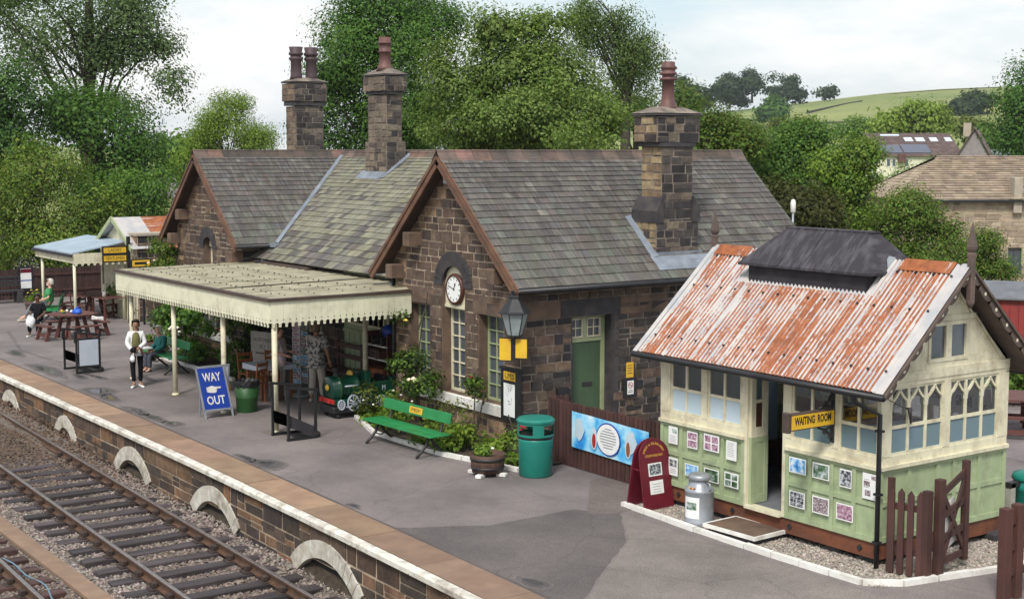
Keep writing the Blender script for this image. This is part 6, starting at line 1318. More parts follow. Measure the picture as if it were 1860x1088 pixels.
cafe_table('dark wooden table by the cream cafe front with a white jug', (-45.9, 16.1, 0), R(10), 'picnic', 'picnic'); chair('dark wooden chair left of the dark cafe table', (-47.0, 15.6, 0), R(95), 'picnic'); chair('dark wooden chair in front of the dark cafe table', (-46.3, 15.2, 0), R(160), 'picnic')
t = thing('jug', 'white jug on the dark cafe table', 'jug', (-46.05, 16.0, .74)); b = MB(); b.lathe([(.05, 0), (.07, .05), (.06, .12), (.07, .17), (.05, .165)], 12); b.obj('jug_body', MT['white'], t); b = MB(); b.tube([(.06, 0, .13), (.11, 0, .1), (.065, 0, .05)], .01, 6); b.obj('handle', MT['white'], t)
t = thing('potted_plant', 'spiky green plant in a pot behind the cafe tables', 'plant', (-46.9, 16.7, 0)); b = MB(); b.lathe([(.12, 0), (.17, .3), (.15, .3), (.1, .27)], 14); b.obj('pot', MT['terracotta'], t); foliage('leaves', [(0, 0, .75, .28, .28, .5)], 40, 9, .1, .22, GM + GL, 41, t, aspect=.22)
# things under the canopy
t = thing('notice_board', 'weathered grey notice board with faded lettering standing against the wall under the canopy', 'notice board', (-31.35, 14.75, 0), R(18)); b = MB(); b.box((-.42, -.02, .15), (.42, .02, 1.2), 0, .01); b.text('NORTHERN', frame((0, -.021, 1.0), (1, 0, 0), (0, 0, 1)), .13, 1, .001, .62); b.text('RLY', frame((0, -.021, .84), (1, 0, 0), (0, 0, 1)), .12, 1, .001); b.box((-.24, -.0215, .66), (.24, -.019, .70), 1); b.obj('board', [MT['oldboard'], MT['brown']], t); b = MB(); b.box((-.4, -.02, 0), (-.34, .3, .15)); b.box((.34, -.02, 0), (.4, .3, .15)); b.obj('foot', MT['brown'], t)
t = thing('floor_sign', 'yellow folded warning board leaning beside the varnished chairs', 'sign', (-30.6, 13.35, 0), R(40)); b = MB(); b.prism([(-.13, -.14, 0), (.13, -.14, 0), (.1, 0, .56), (-.1, 0, .56)], (0, .015, 0)); b.prism([(-.13, .16, 0), (.13, .16, 0), (.1, .02, .56), (-.1, .02, .56)], (0, .015, 0)); b.obj('panel', MT['yellow'], t)
t = thing('postcard_rack', 'tall white wire rack of picture postcards under the canopy', 'rack', (-29.0, 14.55, 0), R(8)); b = MB(); b.tube([(0, 0, 0), (0, 0, 1.72)], .018, 8); b.tube([(-.16, .1, 0), (-.16, .1, 1.7)], .01, 6); b.tube([(.16, .1, 0), (.16, .1, 1.7)], .01, 6); b.lathe([(.24, 0), (.24, .03), (.05, .06)], 16); b.obj('stand', MT['steel'], t); b = MB(); rr = random.Random(8)
for j in range(11):
    for sgn in (1, -1):
        z_ = .28 + .135 * j; b.k = 0; b.box((-.15, -sgn * .10 - .004, z_), (.15, -sgn * .10 + .004, z_ + .11), 0); b.box((-.135, -sgn * .10 - .006, z_ + .012), (.135, -sgn * .10 + .006, z_ + .098), rr.choice((1, 2, 3, 4)))
b.obj('postcards', [MT['paper'], MT['ph_green'], MT['ph_blue'], MT['ph_mixed'], MT['ph_mauve']], t)
t = thing('fire_extinguisher', 'red fire extinguisher standing by the front canopy post', 'extinguisher', (-28.75, 13.85, .35)); b = MB(); b.lathe([(.06, 0), (.065, .02), (.065, .33), (.03, .38), (.02, .40)], 12); b.obj('cylinder', MT['red'], t); b = MB(); b.box((-.03, -.015, .4), (.05, .015, .44)); b.tube([(.03, 0, .41), (.09, 0, .36), (.08, 0, .15)], .012, 6); b.obj('nozzle', MT['black'], t); b = MB(); b.box((-.1, -.1, -.35), (.1, .1, 0)); b.obj('stand', MT['brown'], t)
t = thing('wooden_settle', 'long dark red settle against the green panelling under the canopy', 'bench', (-28.95, 15.85, 0)); b = MB(); b.box((-1.2, -.3, .40), (1.2, .2, .46), 0, .01); b.obj('seat', MT['mahogany'], t); b = MB()
for z_ in (.66, .92): b.box((-1.2, .2, z_), (1.2, .24, z_ + .09))
for x in (-1.15, 0, 1.15): b.box((x - .04, .24, .4), (x + .04, .28, 1.05))
b.obj('backrest', MT['mahogany'], t)
for x in (-1.1, 1.1): b = MB(); b.box((x - .04, -.28, 0), (x + .04, .2, .4)); b.obj('leg', MT['mahogany'], t)
t = thing('luggage_shelf', 'dark wooden shelf stand with white boards loaded with old suitcases', 'shelf', (-27.25, 15.75, 0)); LSX, LSY = -27.25, 15.7
for x in (-.42, .42): b = MB(); b.box((x - .03, -.2, 0), (x + .03, .25, 1.55)); b.obj('upright', MT['mahogany'], t)
for z_ in (.45, .95, 1.25): b = MB(); b.box((-.45, -.24, z_), (.45, .25, z_ + .03)); b.obj('shelf_board', MT['white'], t)
for k, (x, y, z_, w_, h_, m, rz, lab) in enumerate(((-.02, -.02, .99, .62, .2, 'leather', -12, 'dark leather suitcase on the middle white shelf'), (.02, .0, 1.285, .58, .17, 'blackcloth', 6, 'black case on the top shelf of the luggage stand'), (-.05, -.05, .485, .6, .28, 'orange', 10, 'tan ribbed suitcase on the lowest white shelf'))):
    t = thing('suitcase', lab, 'suitcase', (LSX + x, LSY + y, z_), R(rz), 'old suitcases'); b = MB(); b.box((-w_ / 2, -.19, 0), (w_ / 2, .19, h_), 0, .025); b.obj('case_body', MT[m], t); b = MB(); b.tube([(-.08, -.2, h_ * .55), (-.06, -.235, h_ * .55), (.06, -.235, h_ * .55), (.08, -.2, h_ * .55)], .012, 6); b.obj('handle', MT['black'], t)
    b = MB()
    for x_ in (-w_ * .3, w_ * .3): b.box((x_ - .02, -.194, -.003), (x_ + .02, .194, h_ + .004))
    b.obj('strap', MT['brown'], t)
t = thing('rucksack', 'blue bag piled on the suitcases at the top of the luggage stand', 'bag', (-27.0, 15.7, 1.46)); b = MB(); b.ball((0, 0, .13), (.2, .14, .16), 10); b.obj('bag_body', MT['blue'], t); b = MB(); b.tube([(-.1, -.13, .05), (-.09, -.17, .15), (-.06, -.1, .25)], .015, 6); b.obj('strap', MT['navy'], t)
t = thing('flower_crate', 'low trough of orange and yellow flowers behind the miniature engine', 'planter', (-25.0, 14.9, 0)); b = MB(); b.box((-.35, -.12, 0), (.35, .12, .2)); b.obj('trough', MT['brown'], t); foliage('plants', [(0, 0, .26, .34, .14, .1)], 30, 8, .06, .07, GM, 52, t); blooms(t, [(-.3 + .12 * i, -.1 + .03 * (i % 3), .36 + .04 * (i % 2)) for i in range(6)], .045, 'bloom_red'); blooms(t, [(-.24 + .14 * i, -.13, .33 + .03 * (i % 2)) for i in range(4)], .04, 'bloom_yellow')
# coin operated miniature engine
t = thing('miniature_engine', 'green coin operated ride shaped like a small steam engine under the canopy', 'ride', (-26.28, 14.52, 0), R(90)); t.scale = (.76, .95, .95); b = MB(); b.box((-.98, -.34, .1), (.98, .34, .27), 0, .03); b.obj('plinth', MT['black'], t)
for x in (-.8, .8):
    for y in (-.28, .28): b = MB(); b.m = Matrix.Translation((x, y, .06)) @ Matrix.Rotation(R(90), 4, 'X'); b.lathe([(.055, -.03), (.06, 0), (.055, .03)], 12); b.obj('castor', MT['iron'], t)
b = MB(); b.m = Matrix.Translation((0, 0, .62)) @ Matrix.Rotation(R(-90), 4, 'Y'); b.lathe([(.02, .93), (.27, .93), (.29, .90), (.29, .70), (.30, .69), (.30, .66), (.29, .65), (.30, .2), (.31, .18), (.31, .1)], 24); bo = b.obj('boiler', MT['locogreen'], t)
b = MB(); b.box((-.95, -.33, .27), (.95, .33, .42), 0, .03); b.box((.02, -.31, .42), (.22, .31, .98), 0, .03); b.box((.22, -.31, .42), (.95, -.25, .74), 0, .02); b.box((.22, .25, .42), (.95, .31, .74), 0, .02); b.box((.86, -.25, .42), (.95, .25, .80), 0, .02); b.obj('cab', MT['locogreen'], t)
b = MB(); b.box((.3, -.24, .42), (.7, .24, .5)); b.box((.66, -.24, .5), (.76, .24, .84), 0, .03); b.obj('seat', MT['blackcloth'], t)
b = MB(); b.lathe([(.1, .86), (.075, .90), (.07, 1.02), (.1, 1.06), (.1, 1.08), (.06, 1.07)], 14, (-.68, 0, 0)); b.obj('chimney', MT['black'], t); b = MB(); b.lathe([(.1, .88), (.09, .93), (.07, .98), (.02, 1.0)], 14, (-.25, 0, 0)); b.obj('dome', MT['gold'], t)
b = MB(); b.m = Matrix.Translation((-.94, 0, .66)) @ Matrix.Rotation(R(-90), 4, 'Y'); b.lathe([(.07, 0), (.075, .02), (.05, .05), (.01, .06)], 14); b.obj('headlamp', MT['gold'], t); b = MB(); b.box((-1.0, -.33, .33), (-.95, .33, .43), 0, .01); b.box((-1.06, -.24, .34), (-1.0, -.15, .42), 0, .01); b.box((-1.06, .15, .34), (-1.0, .24, .42), 0, .01); b.obj('buffer_beam', MT['red'], t)
for x, r_ in ((-.75, .1), (-.38, .17), (.0, .17), (.5, .12), (.78, .12)):
    for y in (-.345, .345):
        b = MB(); b.m = Matrix.Translation((x, y, .28 + r_ * .3)) @ Matrix.Rotation(R(90), 4, 'X'); n = 18
        for i in range(n): a, c = 2 * math.pi * i / n, 2 * math.pi * (i + 1) / n; b.bar((r_ * math.cos(a), r_ * math.sin(a), 0), (r_ * math.cos(c), r_ * math.sin(c), 0), .03, .03, 0, (0, 0, 1))
        for i in range(4): a = math.pi / 4 * i; b.bar((-r_ * math.cos(a), -r_ * math.sin(a), 0), (r_ * math.cos(a), r_ * math.sin(a), 0), .016, .016, 0, (0, 0, 1))
        b.obj('wheel', MT['chalk'], t)
b = MB(); b.box((-.4, -.365, .28), (.0, -.35, .31)); b.box((-.6, -.347, .24), (.9, -.341, .27)); b.obj('coupling_rod', MT['chalk'], t); b = MB(); b.box((.45, -.315, .5), (.75, -.311, .68), 0); b.text('M', frame((.6, -.3155, .59), (1, 0, 0), (0, 0, 1)), .16, 1, .001); b.obj('number_panel', [MT['locogreen'], MT['chalk']], t)
b = MB(); b.m = Matrix.Translation((0, 0, .62)) @ Matrix.Rotation(R(-90), 4, 'Y'); 
for xx in (.70, .18): b.lathe([(.304, xx - .012), (.307, xx), (.304, xx + .012)], 24)
b.obj('boiler_band', MT['dkgreen'], t); b = MB(); b.tube([(-.6, -.292, .70), (-.2, -.30, .70)], .018, 6); b.obj('handrail', MT['chalk'], t)
# ladies / gentlemen sign, small yellow sign, far canopy, shed, fence
t = thing('lavatory_sign', 'black framed double sign with yellow ladies and gentlemen boards on a post', 'sign', (-44.6, 16.33, 0)); b = MB(); b.box((-.05, -.05, 0), (.05, .05, 2.78)); b.obj('post', MT['black'], t)
for z_, s in ((2.36, 'LADIES'), (2.10, 'GENTLEMEN')): b = MB(); b.box((-.03, -.86, z_ - .13), (.03, -.05, z_ + .13), 1); b.box((.03, -.82, z_ - .085), (.036, -.09, z_ + .085), 0); b.text(s, frame((.0365, -.455, z_), (0, 1, 0), (0, 0, 1)), .14, 1, .001, .42 if s[0] == 'L' else .60); b.obj('board', [MT['yellow'], MT['black']], t)
t = thing('small_sign', 'small yellow station sign seen above the canopy end', 'sign', (-43.8, 16.5, 0)); b = MB(); b.box((-.03, -.4, 1.84), (.03, .25, 2.1), 1); b.box((.03, -.36, 1.87), (.035, .21, 2.07), 0); b.box((.0345, -.28, 1.93), (.0362, .12, 2.01), 1); b.obj('board', [MT['yellow'], MT['black']], t); b = MB(); b.box((-.03, -.03, 0), (.03, .03, 1.84)); b.obj('post', MT['black'], t)
t = thing('shelter_canopy', 'small cream canopy with a flat pale blue roof on thin posts', 'canopy', (-47.3, 15.5, 0)); O_ = Matrix.Translation((47.3, -15.5, 0)); b = MB(O_); b.prism([(-49.35, 14.75, 2.22), (-49.35, 16.6, 2.56), (-49.35, 16.6, 2.60), (-49.35, 14.75, 2.27)], (3.95, 0, 0)); b.obj('roof', MT['blueroof'], t); b = MB(O_); b.box((-49.4, 14.68, 2.13), (-45.35, 14.76, 2.22)); b.obj('gutter', MT['black_matt'], t); b = MB(O_); b.box((-49.3, 14.78, 1.93), (-45.43, 14.81, 2.21)); valance(b, frame((-45.43, 14.8, 0), (0, 1, 0), (0, 0, 1)), 1.8, 2.24, 1.84, .2, .07, .025, False); b.obj('valance', [MT['cream'], MT['black']], t)
for x, y in ((-45.5, 14.86), (-48.95, 14.9), (-45.6, 16.5)): b = MB(O_); b.tube([(x, y, 0), (x, y, 2.2)], .05, 8); b.obj('post', MT['cream_pale'], t)
t = thing('lavatory_block', 'small cream boarded building with a rusty tin roof and stone side wall', 'building', (-46.2, 18.5, 0)); O_ = Matrix.Translation((46.2, -18.5, 0)); b = MB(O_); gx, gh = -46.15, 1.55; b.prism([(gx - gh, 16.6, 0), (gx + gh, 16.6, 0), (gx + gh, 16.6, 2.42), (gx, 16.6, 3.25), (gx - gh, 16.6, 2.42)], (0, 5.5, 0))
for i in range(20): x = gx - gh + .155 * i; b.box((x - .006, 16.59, .1), (x + .006, 16.6, 2.42 + max(0, gh - abs(x - gx)) * .53)); 
b.obj('wall', MT['cream'], t)
for s in (1, -1): b = MB(O_); b.tint = (.0, 0, 0); b.smooth = False; nn = 30; \
    [ (setattr(b, 'tint', ((-.45 if (i // 5) % 2 == 0 else .03), 0, 0)), b.poly([(gx, 16.35 + 5.9 * i / nn, 3.33), (gx + s * 1.75, 16.35 + 5.9 * i / nn, 2.38), (gx + s * 1.75, 16.35 + 5.9 * (i + 1) / nn, 2.38), (gx, 16.35 + 5.9 * (i + 1) / nn, 3.33)][::s])) for i in range(nn)]; b.obj('roof', MT['rust'], t)
b = MB(O_)
for s in (1, -1): b.bar((gx, 16.34, 3.30), (gx + s * 1.8, 16.34, 2.34), .04, .14, 0, (0, 0, 1))
b.obj('bargeboard', MT['framegreen'], t)
b = MB(O_); masonry(b, frame((-44.55, 16.62, 0), (0, 1, 0), (0, 0, 1)), [(0, 0), (5, 0), (5, 2.78), (0, 2.78)], cols=SOOT + BROWN, seed=131, ch=(.18, .3)); masonry(b, frame((-45.3, 16.62, 0), (1, 0, 0), (0, 0, 1)), [(0, 0), (.75, 0), (.75, 2.78), (0, 2.78)], cols=BUFF, seed=132); b.poly([(-45.3, 16.62, 2.78), (-44.55, 16.62, 2.78), (-44.55, 21.6, 2.78), (-45.3, 21.6, 2.78)], 1); b.obj('stone_wall', [MT['stone'], MT['mortar']], t); b = MB(O_); b.box((-45.35, 16.57, 2.785), (-44.5, 21.6, 2.86)); b.obj('coping_stone', MT['pale_mortar'], t)
t = thing('cafe_front', 'cream and dark glazed cafe front under the small canopy', 'building', (-47.3, 16.9, 0)); t.name = 'cafe_front'; b = MB(); b.box((-1.6, 0, 0), (1.9, .1, .9)); b.box((-1.6, 0, .9), (-1.5, .1, 2.2)); b.box((1.75, 0, .9), (1.9, .1, 2.2)); b.box((.2, 0, .9), (.3, .1, 2.2)); b.obj('frame', MT['cream'], t); b = MB(); b.box((-1.5, .04, .9), (1.75, .06, 2.2)); b.obj('pane', MT['glass_dark'], t)
t = thing('board_fence', 'dark brown vertical board fence closing the far end of the platform', 'fence', (-54, 16, 0)); b = MB(); rr = random.Random(6); y = -5.0
while y < 5.5: k = rr.uniform(.6, 1.1); b.tint = (k * .85, k * .95, k); b.box((-.012, y + .006, 0), (.012, y + .125, 1.12 + rr.uniform(-.015, .015))); y += .13
b.obj('boards', MT['fence'], t); b = MB(); b.box((.014, -5, .25), (.06, 5.5, .33)); b.box((.014, -5, .85), (.06, 5.5, .93)); b.obj('rail', MT['fence'], t)
t = thing('board_fence', 'dark brown board fence running along the back of the far yard', 'fence', (-51, 20.5, 0), R(-60)); b = MB(); y = -4.0
while y < 4.5: k = rr.uniform(.6, 1.1); b.tint = (k * .85, k * .95, k); b.box((-.012, y + .006, 0), (.012, y + .125, 1.2 + rr.uniform(-.015, .015))); y += .13
b.obj('boards', MT['fence'], t)
t = thing('dark_bench', 'black slatted bench on stone blocks at the far end of the platform', 'bench', (-52.9, 14.6, 0)); b = MB(); [b.box((-.25 + .12 * i, -.8, .42), (-.15 + .12 * i, .75, .46)) for i in range(4)]; b.obj('seat', MT['black_matt'], t); b = MB(); [b.box((-.27, -.8, .6 + .14 * i), (-.24, .75, .68 + .14 * i)) for i in range(3)]; b.obj('backrest', MT['black_matt'], t)
for y in (-.6, .6): b = MB(); b.box((-.25, y - .1, 0), (.22, y + .1, .42)); b.obj('leg', MT['black_stone'], t)
t = thing('notice_board', 'narrow notice board with red and white poster by the far black bench', 'notice board', (-53.5, 15.65, 0)); b = MB(); b.box((-.03, -.28, .3), (.03, .28, 1.25), 1); b.box((.03, -.19, .45), (.035, .2, 1.18), 0); b.box((.035, -.19, 1.02), (.037, .2, 1.17), 2); b.box((.035, -.19, .72), (.037, .2, .76), 3); b.obj('board', [MT['paper'], MT['black'], MT['maroon'], MT['blue']], t); b = MB(); b.box((-.02, -.25, 0), (.02, -.18, .3)); b.box((-.02, .18, 0), (.02, .25, .3)); b.obj('leg', MT['black'], t)
t = thing('stone_trough', 'white painted stone block beside the cafe tables', 'block', (-45.3, 15.5, 0)); b = MB(); b.box((-.25, -.12, 0), (.25, .12, .2), 0, .02); b.box((-.2, -.08, .2), (.2, .08, .21), 1); b.obj('block', [MT['white'], MT['black_stone']], t)
# flower beds, roses and climbers
b = MB(); b.tint = W1; b.poly([(-25.9, 14.3, .03), (-24.2, 13.75, .03), (-21.9, 13.75, .03), (-19.9, 14.15, .03), (-19.9, 15.3, .03), (-26, 15.3, .03)]); b.poly([(-37.5, 14.2, .03), (-31.8, 14.2, .03), (-31.8, 15.3, .03), (-37.5, 15.3, .03)]); tag(b.obj('flower_bed_soil', MT['soil_and_void']), kind='structure')
kerb([(-25.9, 14.26), (-24.2, 13.72), (-21.9, 13.72), (-19.85, 14.12)], 'white_kerb', 'white painted stone edging round the flower bed behind the green bench')
kerb([(-37.5, 14.16), (-31.8, 14.16)], 'white_kerb', 'white painted stone edging of the rose border by the woman in teal')
o, _ = foliage('bedding_plants', [(-23.4, 14.25, .15, 1.6, .5, .25), (-21.3, 14.3, .12, 1.2, .45, .22), (-25.2, 14.5, .18, .7, .4, .3)], 460, 10, .10, .085, GL + GM, 61); tag(o, kind='stuff')
blooms(None, [], .02, 'bloom_white') if 0 else None
o, _ = foliage('border_plants', [(-34, 14.6, .2, 2.2, .4, .35), (-36.6, 14.7, .25, 1, .4, .4)], 320, 9, .12, .10, GM + GD, 62); tag(o, kind='stuff')
def climber(label, loc, blobs, ncl, per, cr, leaf, cols, seed, flowers=(), stems=(), name='climbing_rose'):
    t = thing(name, label, 'climbing plant' if 'climb' in name else 'shrub', loc); foliage('foliage', blobs, ncl, per, cr, leaf, cols, seed, t); b = MB()
    for s in stems: b.tube(s, [.02, .015, .012, .008][:len(s)] if len(s) <= 4 else .012, 5)
    if not stems: b.tube([(0, 0, 0), (.05, 0, blobs[0][2] * .6), (0, 0, blobs[0][2])], .015, 5)
    b.obj('stem', MT['bark'], t)
    for pts, m, r_ in flowers: blooms(t, pts, r_, m)
    return t
ROSE = [(.032, .055, .022), (.042, .07, .028), (.055, .085, .032), (.028, .045, .02)]
climber('climbing rose with cream blooms beside the left gable window', (-24.55, 14.95, 0), [(-.2, -.05, 1.75, .38, .18, .55), (.05, -.1, 1.2, .45, .22, .4), (.3, -.15, .8, .5, .25, .3), (-.35, -.1, 1.0, .3, .2, .4), (.55, -.1, 1.05, .35, .15, .25)], 260, 12, .10, .075, ROSE + GM, 71, [([(.28, -.38, 1.0), (.42, -.36, 1.04), (.50, -.36, 1.0)], 'bloom_cream', .065), ([(-.05, -.25, 2.15)], 'bloom_yellow', .05), ([(.0, -.4, .65), (.5, -.45, .6), (-.3, -.4, .7), (.15, -.45, .48), (-.6, -.35, .55)], 'bloom_white', .03)], [[(0, 0, 0), (-.05, 0, .8), (-.1, .1, 1.6), (-.05, .2, 2.35)], [(.05, 0, 0), (.2, -.1, .6), (.3, -.2, 1.0)], [(0, 0, 1.9), (-.02, .22, 2.4), (.0, .25, 2.7)]])
climber('loose rose bush with red and white flowers between the engine and the bench', (-25.4, 14.4, 0), [(0, 0, .45, .55, .3, .4), (.4, -.1, .35, .4, .3, .3)], 70, 11, .10, .07, GO + ROSE, 72, [([(-.1, -.3, .6), (.2, -.35, .5), (.5, -.3, .45), (-.4, -.3, .4)], 'bloom_white', .03)], name='rose_bush')
climber('thin rose with one dark red bud in front of the right gable window', (-22.3, 14.85, 0), [(0, 0, 1.05, .28, .12, .35), (.25, -.05, .8, .2, .1, .25)], 50, 9, .08, .075, ROSE + GM, 73, [([(.02, -.12, 1.3)], 'bloom_red', .045)], [[(0, 0, 0), (-.05, 0, .5), (.0, 0, 1.2)], [(.02, 0, .2), (.2, 0, .7), (.3, 0, 1.0)]])
climber('sparse rose stem with a big crimson bloom beside the teal bin', (-20.55, 14.6, 0), [(0, 0, .35, .3, .2, .25)], 24, 9, .08, .08, ROSE + GM, 74, [([(.25, -.1, .70), (.28, -.12, .62)], 'bloom_red', .085)], [[(0, 0, 0), (.1, 0, .4), (.25, -.08, .68)], [(-.1, 0, 0), (-.15, 0, .5), (-.3, 0, .8)]])
climber('yellowish bushy shrub in the bed behind the right end of the green bench', (-21.6, 14.35, 0), [(0, 0, .25, .55, .35, .28), (.7, .05, .22, .45, .3, .22)], 90, 11, .09, .085, GL, 75, name='shrub')
climber('straggly dry shrub between the two gable windows', (-22.9, 14.7, 0), [(0, 0, .4, .5, .25, .4)], 45, 8, .10, .06, GO, 76, name='shrub')
climber('large spreading green shrub with white blossom behind the seated woman', (-36.0, 14.6, 0), [(0, 0, 1.05, .8, .5, .6), (.9, .1, 1.1, .7, .5, .5), (-.55, 0, .7, .5, .45, .5)], 260, 13, .14, .12, GM + GD, 77, [([(.35 + .11 * i, -.5, .88 + .05 * (i % 3)) for i in range(7)], 'bloom_white', .06)], name='shrub')
climber('climbing rose with dark red blooms on the pale stone pier under the canopy', (-33.3, 15.05, 0), [(-.8, 0, 1.0, .5, .2, .5), (.3, 0, 1.1, .35, .2, .7), (-.2, 0, .6, .5, .2, .3)], 170, 11, .10, .085, ROSE + GM, 78, [([(-.75, -.25, 1.0), (-.6, -.27, .85), (-.7, -.25, 1.2), (.2, -.25, 1.35), (.25, -.25, 1.5), (-.5, -.27, .7)], 'bloom_red', .07)])
climber('rose climbing the corner of the far gable below the bargeboard', (-38.1, 15.0, 0), [(0, 0, 2.6, .55, .25, .6), (-.3, 0, 2.0, .6, .3, .6), (.2, 0, 2.1, .4, .2, .5)], 170, 12, .12, .10, GM + GO, 79, [([(-.1, -.28, 2.5), (.25, -.25, 2.2), (-.4, -.3, 2.1), (0, -.28, 2.0), (-.55, -.28, 2.4)], 'bloom_cream', .05)])
# ---------------------------------------------------------------- people
def skin_verts(nodes, edges, root, sub=2):
    keys = list(nodes); me = bpy.data.meshes.new('sk'); me.from_pydata([nodes[k][0] for k in keys], [(keys.index(a), keys.index(b)) for a, b in edges], [])
    o = bpy.data.objects.new('sk', me); C.objects.link(o); m = o.modifiers.new('s', 'SKIN'); m.use_smooth_shade = True
    if not me.skin_vertices: me.skin_vertices.new()
    sv = me.skin_vertices[0].data
    for i, k in enumerate(keys):
        r = nodes[k][1]; sv[i].radius = (r, r) if not isinstance(r, tuple) else r; sv[i].use_root = (k == root)
    s = o.modifiers.new('u', 'SUBSURF'); s.levels = sub; s.render_levels = sub
    dg = bpy.context.evaluated_depsgraph_get(); e = o.evaluated_get(dg).to_mesh(); V = [tuple(v.co) for v in e.vertices]; Fc = [tuple(p.vertices) for p in e.polygons]
    o.evaluated_get(dg).to_mesh_clear(); bpy.data.objects.remove(o); bpy.data.meshes.remove(me); return V, Fc
def add_skin(b, nodes, edges, root, sub=2):
    V, Fc = skin_verts(nodes, edges, root, sub); ids = [b.vert(v) for v in V]; b.smooth = True
    for f in Fc: b.face([ids[i] for i in f])
    b.smooth = False
STAND = dict(pelvis=(0, 0, .92), belly=(0, .01, 1.06), chest=(0, .01, 1.26), neck=(0, .01, 1.43), jaw=(0, -.02, 1.50), head=(0, 0, 1.58), crown=(0, .01, 1.64),
             shl=(.155, .01, 1.34), ell=(.21, .02, 1.09), wrl=(.20, -.10, .90), shr=(-.155, .01, 1.34), elr=(-.21, .02, 1.09), wrr=(-.20, -.10, .90),
             hil=(.085, 0, .86), knl=(.095, -.01, .48), anl=(.095, .01, .09), tol=(.10, -.12, .035), hir=(-.085, 0, .86), knr=(-.095, -.01, .48), anr=(-.095, .01, .09), tor=(-.10, -.12, .035))
SIT = dict(STAND, pelvis=(0, 0, .53), belly=(0, .0, .66), chest=(0, .02, .85), neck=(0, .0, 1.02), jaw=(0, -.04, 1.09), head=(0, -.02, 1.17), crown=(0, -.01, 1.23), shl=(.155, .01, .93), ell=(.22, -.03, .70), wrl=(.12, -.24, .62), shr=(-.155, .01, .93), elr=(-.22, -.03, .70), wrr=(-.12, -.24, .62),
           hil=(.09, -.03, .52), knl=(.10, -.42, .50), anl=(.10, -.43, .09), tol=(.105, -.56, .035), hir=(-.09, -.03, .52), knr=(-.10, -.42, .50), anr=(-.10, -.43, .09), tor=(-.105, -.56, .035))
RAD = dict(pelvis=.115, belly=.11, chest=.125, neck=.048, jaw=.068, head=.088, crown=.07, shl=.055, ell=.04, wrl=.028, shr=.055, elr=.04, wrr=.028, hil=.085, knl=.055, anl=.036, tol=.03, hir=.085, knr=.055, anr=.036, tor=.03)
EDG = [('pelvis', 'belly'), ('belly', 'chest'), ('chest', 'neck'), ('neck', 'jaw'), ('jaw', 'head'), ('head', 'crown'), ('chest', 'shl'), ('shl', 'ell'), ('ell', 'wrl'), ('chest', 'shr'), ('shr', 'elr'), ('elr', 'wrr'), ('pelvis', 'hil'), ('hil', 'knl'), ('knl', 'anl'), ('anl', 'tol'), ('pelvis', 'hir'), ('hir', 'knr'), ('knr', 'anr'), ('anr', 'tor')]
